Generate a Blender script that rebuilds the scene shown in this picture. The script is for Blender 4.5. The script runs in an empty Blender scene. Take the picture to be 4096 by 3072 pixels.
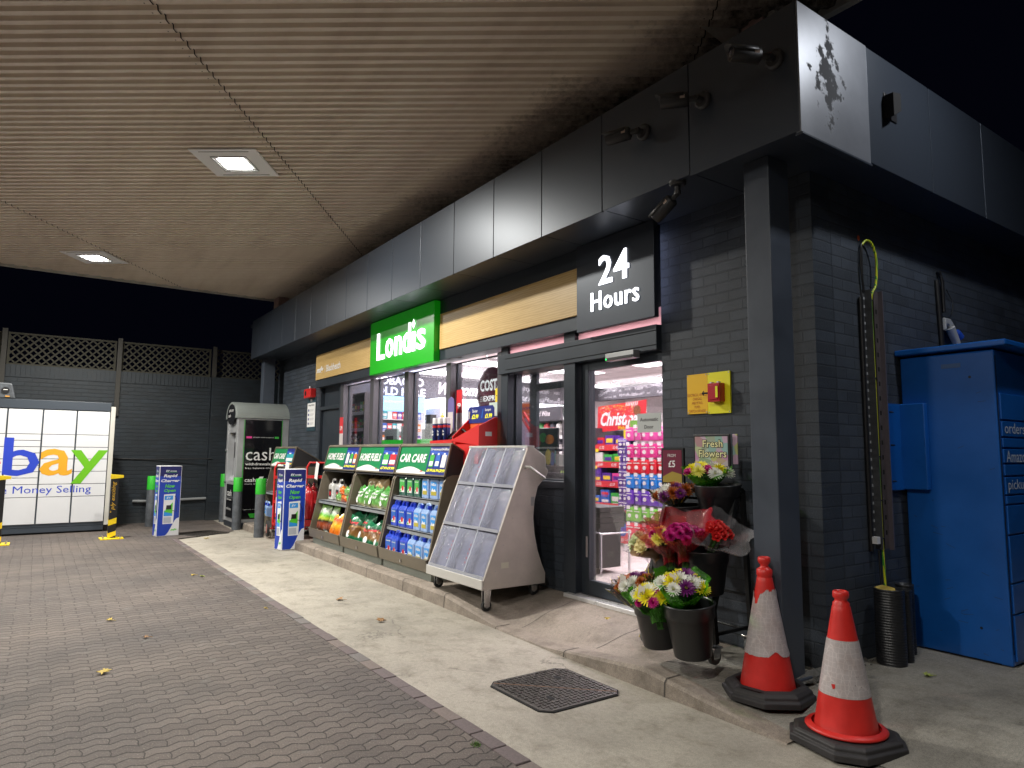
import bpy, math, random
from mathutils import Vector, Matrix
R_=math.radians; sin=math.sin; cos=math.cos; PI=math.pi
random.seed(7)
scene=bpy.context.scene
COL=scene.collection
# ---------------------------------------------------------------- camera
def look(yaw,pit,rol):
    f=Vector((sin(yaw)*cos(pit),cos(yaw)*cos(pit),sin(pit)))
    r=Vector((cos(yaw),-sin(yaw),0)); u=r.cross(f)
    return r*cos(rol)+u*sin(rol), -r*sin(rol)+u*cos(rol), f
cam=bpy.data.cameras.new('camera'); camo=bpy.data.objects.new('camera',cam); COL.objects.link(camo)
r,u,f=look(-0.96177075,0.102399675,0.0077428)
m=Matrix((( r.x,u.x,-f.x,0),(r.y,u.y,-f.y,-4.02),(r.z,u.z,-f.z,1.42),(0,0,0,1)))
camo.matrix_world=m
cam.sensor_width=36; cam.lens=2712.75/4096*36; cam.clip_start=.05; cam.clip_end=500
scene.camera=camo
# ---------------------------------------------------------------- night sky, exposure
w=bpy.data.worlds.new('World'); scene.world=w; w.use_nodes=True
bg=w.node_tree.nodes['Background']; bg.inputs[0].default_value=(.10,.12,.34,1); bg.inputs[1].default_value=.0055
scene.view_settings.view_transform='Standard'; scene.view_settings.look='None'
scene.view_settings.exposure=0.5; scene.view_settings.gamma=1
try:
    scene.cycles.max_bounces=6; scene.cycles.transparent_max_bounces=16; scene.cycles.sample_clamp_indirect=4
    scene.cycles.caustics_reflective=False; scene.cycles.caustics_refractive=False
except Exception: pass
# ---------------------------------------------------------------- materials
MATS={}
def nodes(name):
    mt=bpy.data.materials.new(name); mt.use_nodes=True; nt=mt.node_tree
    return mt,nt,nt.nodes['Principled BSDF']
def N(nt,t,**k):
    n=nt.nodes.new(t)
    for a,b in k.items(): setattr(n,a,b)
    return n
def ramp(nt,fac,stops):
    c=N(nt,'ShaderNodeValToRGB'); el=c.color_ramp.elements
    while len(el)<len(stops): el.new(.5)
    for e,(p,col) in zip(el,stops): e.position=p; e.color=(*col,1) if len(col)==3 else col
    nt.links.new(fac,c.inputs[0]); return c.outputs[0]
def noise(nt,vec,scale,detail=4,rough=.55,out='Fac'):
    n=N(nt,'ShaderNodeTexNoise'); n.inputs['Scale'].default_value=scale; n.inputs['Detail'].default_value=detail
    n.inputs['Roughness'].default_value=rough
    if vec is not None: nt.links.new(vec,n.inputs['Vector'])
    return n.outputs[out]
def mix(nt,fac,a,b,mode='MIX'):
    n=N(nt,'ShaderNodeMix',data_type='RGBA',blend_type=mode)
    for s,v in ((n.inputs[0],fac),(n.inputs[6],a),(n.inputs[7],b)):
        if hasattr(v,'is_linked'): nt.links.new(v,s)
        elif isinstance(v,(int,float)): s.default_value=v
        else: s.default_value=(*v,1)
    return n.outputs[2]
def maths(nt,op,a,b=None,c=None):
    n=N(nt,'ShaderNodeMath',operation=op)
    for s,v in zip(n.inputs,(a,b,c)):
        if v is None: continue
        if hasattr(v,'is_linked'): nt.links.new(v,s)
        else: s.default_value=v
    return n.outputs[0]
def bump(nt,p,h,strength=.3,dist=.01):
    b=N(nt,'ShaderNodeBump'); b.inputs['Strength'].default_value=strength; b.inputs['Distance'].default_value=dist
    nt.links.new(h,b.inputs['Height']); nt.links.new(b.outputs[0],p.inputs['Normal']); return b
def pos(nt): return N(nt,'ShaderNodeNewGeometry').outputs['Position']
def objc(nt): return N(nt,'ShaderNodeTexCoord').outputs['Object']
def sc(c,k): return tuple(min(1,x*k) for x in c)
def gum(nt,P,c,size=.030,scale=2.6,keep=.62,col=(.42,.41,.39)):
    v=N(nt,'ShaderNodeTexVoronoi'); v.inputs['Scale'].default_value=scale; nt.links.new(P,v.inputs['Vector'])
    s=N(nt,'ShaderNodeSeparateColor'); nt.links.new(v.outputs['Color'],s.inputs[0])
    r=maths(nt,'MULTIPLY_ADD',s.outputs[1],size,.012)
    k=maths(nt,'MULTIPLY',maths(nt,'LESS_THAN',v.outputs['Distance'],r),maths(nt,'GREATER_THAN',s.outputs[0],keep))
    return mix(nt,maths(nt,'MULTIPLY',k,.55),c,col)
def mat(name,col,rough=.5,metal=0,es=0,ecol=None,var=0,vs=6,bs=0,bst=.2,bd=.004,coat=0,trans=0,alpha=1,spec=None,scr=0):
    if name in MATS: return MATS[name]
    mt,nt,p=nodes(name)
    p.inputs['Base Color'].default_value=(*col,1); p.inputs['Roughness'].default_value=rough
    p.inputs['Metallic'].default_value=metal
    if spec is not None: p.inputs['Specular IOR Level'].default_value=spec
    if coat: p.inputs['Coat Weight'].default_value=coat; p.inputs['Coat Roughness'].default_value=.1
    if trans: p.inputs['Transmission Weight'].default_value=trans
    if alpha<1: p.inputs['Alpha'].default_value=alpha
    if es: p.inputs['Emission Color'].default_value=(*(ecol or col),1); p.inputs['Emission Strength'].default_value=es
    if var:
        f=noise(nt,objc(nt),vs,6,.65)
        o=ramp(nt,f,[(.3,sc(col,1-var)),(.7,sc(col,1+var))]); nt.links.new(o,p.inputs['Base Color'])
        rr=maths(nt,'MULTIPLY_ADD',f,.3,rough-.15); nt.links.new(rr,p.inputs['Roughness'])
    if bs: bump(nt,p,noise(nt,objc(nt),bs,5),bst,bd)
    MATS[name]=mt; return mt
# ---------------------------------------------------------------- mesh builder
WL={}
class MB:
    def __init__(s): s.v=[];s.f=[];s.mi=[];s.ms=[];s.sm=[];s.M=None
    def mid(s,m):
        if m not in s.ms: s.ms.append(m)
        return s.ms.index(m)
    def add(s,vs,fs,m,smooth=False):
        o=len(s.v); i=s.mid(m)
        for p in vs:
            p=Vector(p); s.v.append(s.M@p if s.M else p)
        for f in fs: s.f.append(tuple(o+k for k in f)); s.mi.append(i); s.sm.append(smooth)
        return s
    def box(s,x0,x1,y0,y1,z0,z1,m):
        vs=[(x,y,z) for z in (z0,z1) for y in (y0,y1) for x in (x0,x1)]
        return s.add(vs,[(0,2,3,1),(4,5,7,6),(0,1,5,4),(2,6,7,3),(0,4,6,2),(1,3,7,5)],m)
    def quad(s,a,b,c,d,m): return s.add([a,b,c,d],[(0,1,2,3)],m)
    def tube(s,pts,r,m,n=8,caps=True,smooth=True):
        pts=[Vector(p) for p in pts]; rs=r if isinstance(r,(list,tuple)) else [r]*len(pts)
        vs=[];fs=[]; pu=None
        for i,p in enumerate(pts):
            if i==0: d=pts[1]-p
            elif i==len(pts)-1: d=p-pts[i-1]
            else: d=(pts[i+1]-p).normalized()+(p-pts[i-1]).normalized()
            d.normalize()
            if pu is None: pu=d.orthogonal().normalized()
            else:
                pu=pu-d*pu.dot(d); pu.normalize()
            q=d.cross(pu)
            for k in range(n):
                a=2*PI*k/n; vs.append(p+(pu*cos(a)+q*sin(a))*rs[i])
        for i in range(len(pts)-1):
            for k in range(n):
                a=i*n+k;b=i*n+(k+1)%n; fs.append((a,b,b+n,a+n))
        s.add(vs,fs,m,smooth)
        if caps:
            s.add(vs[:n],[tuple(range(n))[::-1]],m); s.add(vs[-n:],[tuple(range(n))],m)
        return s
    def cyl(s,x,y,z0,z1,r,m,n=20,r1=None): return s.tube([(x,y,z0),(x,y,z1)],[r,r if r1 is None else r1],m,n)
    def lathe(s,prof,m,c=(0,0,0),n=32,smooth=True,wob=None):
        vs=[];fs=[]
        for j,(rr,z) in enumerate(prof):
            for k in range(n):
                a=2*PI*k/n; q=rr*(1+(wob(a,z) if wob else 0)); vs.append((c[0]+q*cos(a),c[1]+q*sin(a),c[2]+z))
        for j in range(len(prof)-1):
            for k in range(n):
                a=j*n+k;b=j*n+(k+1)%n; fs.append((a,b,b+n,a+n))
        return s.add(vs,fs,m,smooth)
    def prism(s,poly,a0,a1,m,axis='x'):
        n=len(poly)
        def P(q,a): return {'x':(a,q[0],q[1]),'y':(q[0],a,q[1]),'z':(q[0],q[1],a)}[axis]
        vs=[P(q,a0) for q in poly]+[P(q,a1) for q in poly]
        fs=[tuple(range(n))[::-1],tuple(range(n,2*n))]+[(i,(i+1)%n,(i+1)%n+n,i+n) for i in range(n)]
        return s.add(vs,fs,m)
    def disc(s,c,ux,uy,rx,ry,m,n=24):
        c=Vector(c);ux=Vector(ux);uy=Vector(uy)
        return s.add([c+ux*rx*cos(2*PI*k/n)+uy*ry*sin(2*PI*k/n) for k in range(n)],[tuple(range(n))],m)
    def text(s,t,o,ux,uy,w,h,m,bold=.0,shear=0,depth=0.0,res=2,space=1.0,keep=False):
        """letters fitted into the w x h box whose lower left corner is o"""
        vs,fs=TXT(t,bold,shear,depth,res,space)
        x0=min(v[0] for v in vs);x1=max(v[0] for v in vs);y0=min(v[1] for v in vs);y1=max(v[1] for v in vs)
        ux=Vector(ux);uy=Vector(uy);o=Vector(o);nn=ux.cross(uy)
        kx=w/(x1-x0); ky=h/(y1-y0)
        if keep: kx=ky=min(kx,ky)
        return s.add([o+ux*(v[0]-x0)*kx+uy*(v[1]-y0)*ky+nn*v[2] for v in vs],fs,m)
    def build(s,name,parent=None,bevel=0,seg=2,label=None,local=False,recenter=False,**tags):
        me=bpy.data.meshes.new(name)
        off=Vector((0,0,0))
        if parent is not None and not local: off=WL.get(parent.name,off)
        if parent is None and s.v:
            xs=[v.x for v in s.v];ys=[v.y for v in s.v];zs=[v.z for v in s.v]
            off=Vector(((min(xs)+max(xs))/2,(min(ys)+max(ys))/2,min(zs)))
        me.from_pydata([tuple(v-off) for v in s.v],[],s.f)
        for mm in s.ms: me.materials.append(mm)
        for p,i,q in zip(me.polygons,s.mi,s.sm): p.material_index=i; p.use_smooth=q
        me.validate(); me.update()
        o=bpy.data.objects.new(name,me); COL.objects.link(o)
        if parent is not None: o.parent=parent; WL[o.name]=off
        else: o.location=off; WL[o.name]=off
        if bevel:
            b=o.modifiers.new('bevel','BEVEL'); b.width=bevel; b.segments=seg; b.limit_method='ANGLE'; b.angle_limit=R_(35)
        if label: o['label']=label
        for k,v in tags.items(): o[k]=v
        return o
def cr(pts,n=6):
    pts=[Vector(p) for p in pts]; q=[pts[0]]+pts+[pts[-1]]; out=[]
    for i in range(1,len(q)-2):
        for k in range(n):
            t=k/n; a,b,c,d=q[i-1:i+3]; out.append(.5*((2*b)+(c-a)*t+(2*a-5*b+4*c-d)*t*t+(3*b-a-3*c+d)*t**3))
    return out+[pts[-1]]
_T={}
def TXT(t,bold,shear,depth,res,space):
    key=(t,bold,shear,depth,res,space)
    if key in _T: return _T[key]
    c=bpy.data.curves.new('lettering','FONT'); c.body=t; c.offset=bold; c.shear=shear; c.extrude=depth/2; c.resolution_u=res; c.space_character=space
    o=bpy.data.objects.new('lettering',c); COL.objects.link(o)
    dg=bpy.context.evaluated_depsgraph_get()
    me=bpy.data.meshes.new_from_object(o.evaluated_get(dg))
    vs=[tuple(v.co) for v in me.vertices]; fs=[tuple(p.vertices) for p in me.polygons]
    bpy.data.objects.remove(o); bpy.data.curves.remove(c); bpy.data.meshes.remove(me)
    _T[key]=(vs,fs); return _T[key]
def thing(name,label,cat,loc=(0,0,0),rotz=0,group=None,local=False):
    o=bpy.data.objects.new(name,None); COL.objects.link(o); o.location=loc; o.rotation_euler=(0,0,rotz)
    o.empty_display_size=.1
    o['label']=label; o['category']=cat
    if group: o['group']=group
    WL[o.name]=Vector((0,0,0)) if local else Vector(loc)
    return o
def dup(root,loc,rotz=0,label=None,group=None,rot=None,scale=None):
    r=root.copy(); COL.objects.link(r); r.location=loc; r.rotation_euler=rot or (0,0,rotz)
    if scale: r.scale=scale if isinstance(scale,tuple) else (scale,)*3
    if label: r['label']=label
    if group: r['group']=group
    for ch in root.children:
        c=ch.copy(); COL.objects.link(c); c.parent=r
        for g in ch.children:
            d=g.copy(); COL.objects.link(d); d.parent=c
    return r
X=Vector((1,0,0));Y=Vector((0,1,0));Z=Vector((0,0,1)); mX=-X; mY=-Y
def struct(o): o['kind']='structure'; return o
def stuff(o): o['kind']='stuff'; return o
# ---------------------------------------------------------------- shared materials
def brick_mat(name,axis,col=(.036,.046,.062),mort=(.026,.033,.046),pit=1.0):
    mt,nt,p=nodes(name); P=pos(nt); sp=N(nt,'ShaderNodeSeparateXYZ'); nt.links.new(P,sp.inputs[0])
    cb=N(nt,'ShaderNodeCombineXYZ'); nt.links.new(sp.outputs[axis],cb.inputs[0])
    nt.links.new(maths(nt,'ADD',sp.outputs['Z'],.025),cb.inputs[1])
    wob=noise(nt,P,9,2); 
    v=N(nt,'ShaderNodeVectorMath',operation='ADD'); nt.links.new(cb.outputs[0],v.inputs[0])
    cw=N(nt,'ShaderNodeCombineXYZ'); nt.links.new(maths(nt,'MULTIPLY_ADD',wob,.008,-.004),cw.inputs[1]); nt.links.new(cw.outputs[0],v.inputs[1])
    b=N(nt,'ShaderNodeTexBrick'); nt.links.new(v.outputs[0],b.inputs['Vector'])
    b.inputs['Scale'].default_value=1; b.inputs['Brick Width'].default_value=.225; b.inputs['Row Height'].default_value=.075
    b.inputs['Mortar Size'].default_value=.0055; b.inputs['Mortar Smooth'].default_value=.25
    b.inputs['Color1'].default_value=(*sc(col,.82),1); b.inputs['Color2'].default_value=(*sc(col,1.2),1); b.inputs['Mortar'].default_value=(*mort,1)
    n1=noise(nt,P,2.2,6,.7)
    c=mix(nt,1,b.outputs['Color'],ramp(nt,n1,[(.3,(.7,.7,.7)),(.7,(1.25,1.25,1.25))]),'MULTIPLY')
    dz=maths(nt,'MULTIPLY_ADD',sp.outputs['Z'],-1.6,maths(nt,'MULTIPLY_ADD',noise(nt,P,7,5,.7),.9,.25))
    c=mix(nt,ramp(nt,dz,[(.25,(0,0,0)),(.75,(.3,.3,.3))]),c,(.07,.07,.065))
    chip=noise(nt,P,21,5,.8); c=mix(nt,ramp(nt,chip,[(.70,(0,0,0)),(.73,(.25,.25,.25))]),c,(.12,.12,.12))
    nt.links.new(c,p.inputs['Base Color']); p.inputs['Roughness'].default_value=.55
    # stretched vertical pits of the rustic face
    mp=N(nt,'ShaderNodeMapping'); nt.links.new(P,mp.inputs[0]); mp.inputs['Scale'].default_value=(170,170,70)
    pits=noise(nt,mp.outputs[0],1,2,.6)
    pr=ramp(nt,pits,[(.36,(0,0,0)),(.44,(1,1,1))])
    h=maths(nt,'MULTIPLY_ADD',pr,.3*pit,maths(nt,'MULTIPLY',b.outputs['Fac'],-1.5))
    bump(nt,p,h,.9,.006)
    MATS[name]=mt; return mt
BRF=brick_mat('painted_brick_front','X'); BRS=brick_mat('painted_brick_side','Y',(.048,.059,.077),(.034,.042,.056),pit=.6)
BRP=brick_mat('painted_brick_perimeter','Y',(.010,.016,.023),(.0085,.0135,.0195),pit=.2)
ANTH=mat('anthracite_panel',(.040,.050,.068),.40,.35)
ANTD=mat('anthracite_frame',(.032,.041,.054),.4,.3,var=.1,vs=3)
STEEL=mat('painted_steel',(.060,.073,.098),.4,.1,var=.12,vs=4,bs=30,bst=.08)
BLACK=mat('black_plastic',(.012,.012,.014),.4); BLK2=mat('black_rubber',(.02,.02,.021),.75,var=.3,vs=14,bs=80,bst=.2)
DARK=mat('dark_gap',(.004,.004,.005),.9)
WHITE=mat('white_paint',(.75,.75,.76),.4,var=.05); GREY=mat('grey_metal',(.4,.41,.42),.35,.6,var=.1)
LETW=mat('lit_white_acrylic',(.9,.9,1),.4,es=1.5,ecol=(.93,.95,1)); LETP=mat('white_vinyl',(.8,.8,.8),.4)
RED=mat('red_paint',(.55,.02,.02),.35,var=.15,vs=20); GRN=mat('signal_green',(.03,.42,.03),.4); YEL=mat('yellow_paint',(.8,.58,.01),.45,var=.12,vs=20)
NAVY=mat('navy_print',(.012,.025,.2),.35); PRGR=mat('green_print',(.005,.22,.07),.35,coat=.3)
CHROME=mat('chrome',(.6,.6,.62),.2,1)
def glass_mat(name='window_glass',tint=(.93,.95,.96),refl=.5):
    mt=bpy.data.materials.new(name); mt.use_nodes=True; nt=mt.node_tree; nt.nodes.clear()
    o=N(nt,'ShaderNodeOutputMaterial'); t=N(nt,'ShaderNodeBsdfTransparent'); t.inputs[0].default_value=(*tint,1)
    g=N(nt,'ShaderNodeBsdfGlossy'); g.inputs['Roughness'].default_value=.02
    fr=N(nt,'ShaderNodeFresnel'); fr.inputs[0].default_value=1.5
    mx=N(nt,'ShaderNodeMixShader'); nt.links.new(maths(nt,'MULTIPLY',fr.outputs[0],refl),mx.inputs[0])
    nt.links.new(t.outputs[0],mx.inputs[1]); nt.links.new(g.outputs[0],mx.inputs[2]); nt.links.new(mx.outputs[0],o.inputs[0])
    MATS[name]=mt; return mt
GLASS=glass_mat()
def film_mat(name,tint,rough=.12,op=.25,col=(.8,.8,.8),refl=1.0):
    """thin clear plastic film: mostly see-through, glossy creases"""
    mt=bpy.data.materials.new(name); mt.use_nodes=True; nt=mt.node_tree; nt.nodes.clear()
    o=N(nt,'ShaderNodeOutputMaterial'); t=N(nt,'ShaderNodeBsdfTransparent'); t.inputs[0].default_value=(*tint,1)
    p=N(nt,'ShaderNodeBsdfPrincipled'); p.inputs['Base Color'].default_value=(*col,1); p.inputs['Roughness'].default_value=rough
    p.inputs['Specular IOR Level'].default_value=.9
    f=noise(nt,objc(nt),22,3)
    bump(nt,p,f,.8,.02)
    lw=N(nt,'ShaderNodeLayerWeight'); lw.inputs[0].default_value=.35
    mx=N(nt,'ShaderNodeMixShader'); nt.links.new(maths(nt,'MULTIPLY_ADD',lw.outputs['Facing'],.45*refl,op),mx.inputs[0])
    nt.links.new(t.outputs[0],mx.inputs[1]); nt.links.new(p.outputs[0],mx.inputs[2]); nt.links.new(mx.outputs[0],o.inputs[0])
    MATS[name]=mt; return mt

def frost_mat():
    mt=bpy.data.materials.new('frosted_glass'); mt.use_nodes=True; nt=mt.node_tree; nt.nodes.clear()
    o=N(nt,'ShaderNodeOutputMaterial'); t=N(nt,'ShaderNodeBsdfTranslucent'); t.inputs[0].default_value=(.95,.72,.74,1); d=N(nt,'ShaderNodeBsdfDiffuse'); d.inputs[0].default_value=(.6,.42,.44,1)
    mx=N(nt,'ShaderNodeMixShader'); mx.inputs[0].default_value=.3; nt.links.new(t.outputs[0],mx.inputs[1]); nt.links.new(d.outputs[0],mx.inputs[2]); nt.links.new(mx.outputs[0],o.inputs[0]); return mt
# ================================================================ GROUND
def concrete(name,col,stain=(.5,.48,.44),sc1=1.1,grit=1.0,warm=0,lines=False):
    mt,nt,p=nodes(name); P=pos(nt)
    a=noise(nt,P,sc1,8,.62); b=noise(nt,P,5.5,6,.7); c=noise(nt,P,230,2,.5); d=noise(nt,P,38,4,.7)
    base=ramp(nt,a,[(.3,sc(col,.72)),(.5,col),(.7,sc(col,1.15))])
    base=mix(nt,ramp(nt,b,[(.5,(0,0,0)),(.68,(.55,.55,.55))]),base,tuple(x*y for x,y in zip(col,stain)))
    base=mix(nt,1,base,ramp(nt,c,[(.3,(.72,.72,.72)),(.5,(1,1,1)),(.72,(1.3,1.28,1.2))]),'MULTIPLY')
    base=mix(nt,1,base,ramp(nt,d,[(.3,(.85,.85,.85)),(.6,(1.05,1.05,1.05))]),'MULTIPLY')
    # hairline cracks
    vo=N(nt,'ShaderNodeTexVoronoi',feature='DISTANCE_TO_EDGE'); vo.inputs['Scale'].default_value=.42
    nv=N(nt,'ShaderNodeVectorMath',operation='ADD'); nt.links.new(P,nv.inputs[0])
    sv=N(nt,'ShaderNodeVectorMath',operation='SCALE'); nt.links.new(noise(nt,P,2.5,5,.6,'Color'),sv.inputs[0]); sv.inputs['Scale'].default_value=.5
    nt.links.new(sv.outputs[0],nv.inputs[1]); nt.links.new(nv.outputs[0],vo.inputs['Vector'])
    cr=ramp(nt,vo.outputs['Distance'],[(.0,(.55,.55,.55)),(.0028,(1,1,1))])
    crm=mix(nt,ramp(nt,noise(nt,P,.9,2),[(.5,(0,0,0)),(.56,(1,1,1))]),(1,1,1),cr)
    base=mix(nt,1,base,crm,'MULTIPLY')
    base=mix(nt,ramp(nt,noise(nt,P,.9,6,.72),[(.55,(0,0,0)),(.66,(.45,.45,.45))]),base,sc(col,.5)); base=gum(nt,P,base,.035,1.7,.6,(.17,.155,.14))
    nt.links.new(base,p.inputs['Base Color']); p.inputs['Roughness'].default_value=.8; p.inputs['Specular IOR Level'].default_value=.3
    h=maths(nt,'MULTIPLY_ADD',c,.35*grit,maths(nt,'MULTIPLY',d,.6))
    if lines:
        wv=N(nt,'ShaderNodeTexWave'); wv.inputs['Scale'].default_value=14; wv.inputs['Distortion'].default_value=3; nt.links.new(P,wv.inputs['Vector'])
        h=maths(nt,'MULTIPLY_ADD',wv.outputs['Fac'],.35,h)
    bump(nt,p,h,.5,.006)
    MATS[name]=mt; return mt
CONC=concrete('forecourt_concrete',(.335,.31,.27)); CONW=concrete('walkway_concrete',(.29,.25,.215),sc1=1.6); CONK=concrete('kerb_stone',(.27,.232,.20),sc1=4)
CONA=concrete('apron_concrete',(.28,.265,.235),sc1=1.8,lines=True); ASPH=concrete('asphalt',(.05,.05,.05))
def paver(name='block_paving'):
    mt,nt,p=nodes(name); P=pos(nt); sp=N(nt,'ShaderNodeSeparateXYZ'); nt.links.new(P,sp.inputs[0])
    wob=noise(nt,P,3,2,.5)
    # zig-zag edge: triangle wave along the long side of the block
    tri=maths(nt,'PINGPONG',maths(nt,'ADD',sp.outputs['Y'],.03),.05625)
    trix=maths(nt,'PINGPONG',sp.outputs['X'],.0425)
    u=maths(nt,'ADD',maths(nt,'MULTIPLY_ADD',trix,.22,maths(nt,'MULTIPLY',wob,.06)),sp.outputs['Y'])
    v=maths(nt,'ADD',maths(nt,'MULTIPLY_ADD',tri,.55,maths(nt,'MULTIPLY',wob,.07)),sp.outputs['X'])
    cb=N(nt,'ShaderNodeCombineXYZ'); nt.links.new(maths(nt,'MULTIPLY',u,2.3),cb.inputs[0]); nt.links.new(v,cb.inputs[1])
    b=N(nt,'ShaderNodeTexBrick'); nt.links.new(cb.outputs[0],b.inputs['Vector'])
    b.inputs['Scale'].default_value=1; b.inputs['Brick Width'].default_value=.5175; b.inputs['Row Height'].default_value=.085
    b.inputs['Mortar Size'].default_value=.0062; b.inputs['Mortar Smooth'].default_value=.3
    b.inputs['Color1'].default_value=(.086,.073,.068,1); b.inputs['Color2'].default_value=(.120,.103,.095,1); b.inputs['Mortar'].default_value=(.03,.026,.024,1)
    a=noise(nt,P,.8,6,.6); g=noise(nt,P,120,3,.7)
    c=mix(nt,1,b.outputs['Color'],ramp(nt,a,[(.3,(.68,.68,.72)),(.7,(1.25,1.2,1.15))]),'MULTIPLY')
    c=mix(nt,ramp(nt,g,[(.60,(0,0,0)),(.70,(.7,.7,.7))]),c,(.40,.36,.29))
    c=mix(nt,ramp(nt,g,[(.30,(.6,.6,.6)),(.42,(0,0,0))]),c,(.035,.03,.03))
    gr=noise(nt,P,5,5,.75)   # pale repaired / worn grey blocks and moss
    c=mix(nt,ramp(nt,gr,[(.58,(0,0,0)),(.72,(.30,.30,.30))]),c,(.2,.205,.2))
    c=mix(nt,ramp(nt,noise(nt,P,.55,4,.6),[(.56,(0,0,0)),(.68,(.5,.5,.5))]),c,(.05,.046,.044)); c=gum(nt,P,c)
    nt.links.new(c,p.inputs['Base Color']); p.inputs['Roughness'].default_value=.72; p.inputs['Specular IOR Level'].default_value=.35
    h=maths(nt,'MULTIPLY_ADD',b.outputs['Fac'],-1.6,maths(nt,'MULTIPLY_ADD',g,.25,maths(nt,'MULTIPLY',noise(nt,P,30,4),.5)))
    bump(nt,p,h,.9,.009); MATS[name]=mt; return mt
PAV=paver()
SETT=[mat('border_sett_%s'%n,c,.75,var=.25,vs=60,bs=180,bst=.5,bd=.004) for n,c in (('plum',(.115,.09,.092)),('brown',(.15,.12,.11)),('grey',(.13,.118,.115)))]
def sheet(name,poly,z,m,kind='structure'):
    b=MB(); b.add([(x,y,z) for x,y in poly],[tuple(range(len(poly)))],m); o=b.build(name); o['kind']=kind; return o
sheet('ground',[(-120,-120),(120,-120),(120,120),(-120,120)],-.03,ASPH)
sheet('block_paving',[(-15.42,-26),(20,-26),(20,-2.128),(-12.3,-2.128),(-12.75,-1.2),(-13.05,-1.0),(-15.42,-.9)],0,PAV)
sheet('forecourt',[(-12.25,-2.035),(20,-2.035),(20,3),(-12.0,3),(-15.42,3),(-15.42,-.9),(-13.05,-1.0),(-12.75,-1.2)],-.004,CONC)
# border of single setts between paving and concrete: one sheet with real joints
b=MB(); x=-12.3; k=0
while x<6:
    wd=.205+random.uniform(-.006,.006); q=random.uniform(-.003,.003); dz=random.uniform(-.002,.003)
    if not(-2.45<x<-2.3): b.box(x+.004,x+wd-.004,-2.126+q,-2.037+q,-.03,.003+dz,SETT[random.choice((0,0,1,2))])
    x+=wd
struct(b.build('paving_border',bevel=.006,seg=2))
# kerb profile height along x
def smooth(t): t=max(0,min(1,t)); return t*t*(3-2*t)
KP=[(-13.35,0),(-13.2,.12),(-12.05,.12),(-11.75,.005),(-10.45,.005),(-10.15,.12),(-5.65,.12),(-4.70,.008),(-4.10,.008),(-3.08,.12),(-2.15,.004),(4,.004)]
def kh(x):
    for (a,p),(c,q) in zip(KP,KP[1:]):
        if a<=x<=c: return p+(q-p)*(x-a)/(c-a)
    return 0
def ky(x): return -.80 if x<-7 else -.80-.07*smooth((x+7)/4)
def inner(x,y):
    if x<-3.3:
        base=.12 if not(-11.8<x<-10.3) else .03
        return base+(.05*smooth((y+.35)/.3) if x>-6.5 else 0)
    return .12
def slabz(x,y):
    k=kh(x); d=y-(ky(x)+.13); return k+(inner(x,y)-k)*smooth(d/(.42 if x<-3.08 else .75))
KR=mat('kerb_joint',(.06,.055,.05),.9)
b=MB(); xs=[-13.4+.05*i for i in range(int(11.3/.05)+1)]
prev=None
for x in xs:
    k=kh(x);y=ky(x); row=[(x,y-.012,-.004),(x,y-.006,k*.8),(x,y+.012,k),(x,y+.13,k+.001)]
    if prev: 
        jn=abs(((x+13.0)%.915)-.0)<.049
        for i in range(3): b.quad(prev[i],row[i],row[i+1],prev[i+1],CONK)
        if jn:
            jx=x; b.add([(jx-.004,y-.0145,-.004),(jx+.004,y-.0145,-.004),(jx+.004,y-.0085,k*.8+.001),(jx-.004,y-.0085,k*.8+.001),(jx+.004,y+.010,k+.0025),(jx-.004,y+.010,k+.0025),(jx+.004,y+.13,k+.0035),(jx-.004,y+.13,k+.0035)],[(0,1,2,3),(3,2,4,5),(5,4,6,7)],KR)
    prev=row
struct(b.build('kerb'))
def gridmesh(name,x0,x1,y0f,y1,nx,ny,m,zf):
    b=MB(); vs=[];fs=[]
    for i in range(nx+1):
        x=x0+(x1-x0)*i/nx
        for j in range(ny+1):
            y=y0f(x)+(y1-y0f(x))*j/ny; vs.append((x,y,zf(x,y)))
    for i in range(nx):
        for j in range(ny):
            a=i*(ny+1)+j; fs.append((a,a+ny+1,a+ny+2,a+1))
    b.add(vs,fs,m,True); return struct(b.build(name))
gridmesh('walkway',-13.4,-3.08,lambda x:ky(x)+.13,.02,200,12,CONW,slabz)
gridmesh('side_apron',-3.08,8,lambda x:ky(x)+.13,12,140,60,CONA,slabz)
# joints of the walkway slabs and small cracks (shallow dark grooves)
b=MB()
for x in (-5.55,-4.62,-3.72):
    for i in range(11):
        y0=-.68+.66*i/11; y1=-.68+.66*(i+1)/11; w1=.003
        b.quad((x-w1,y0,slabz(x,y0)+.0015),(x+w1,y0,slabz(x,y0)+.0015),(x+w1,y1,slabz(x,y1)+.0015),(x-w1,y1,slabz(x,y1)+.0015),KR)
struct(b.build('walkway_joint'))
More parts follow.
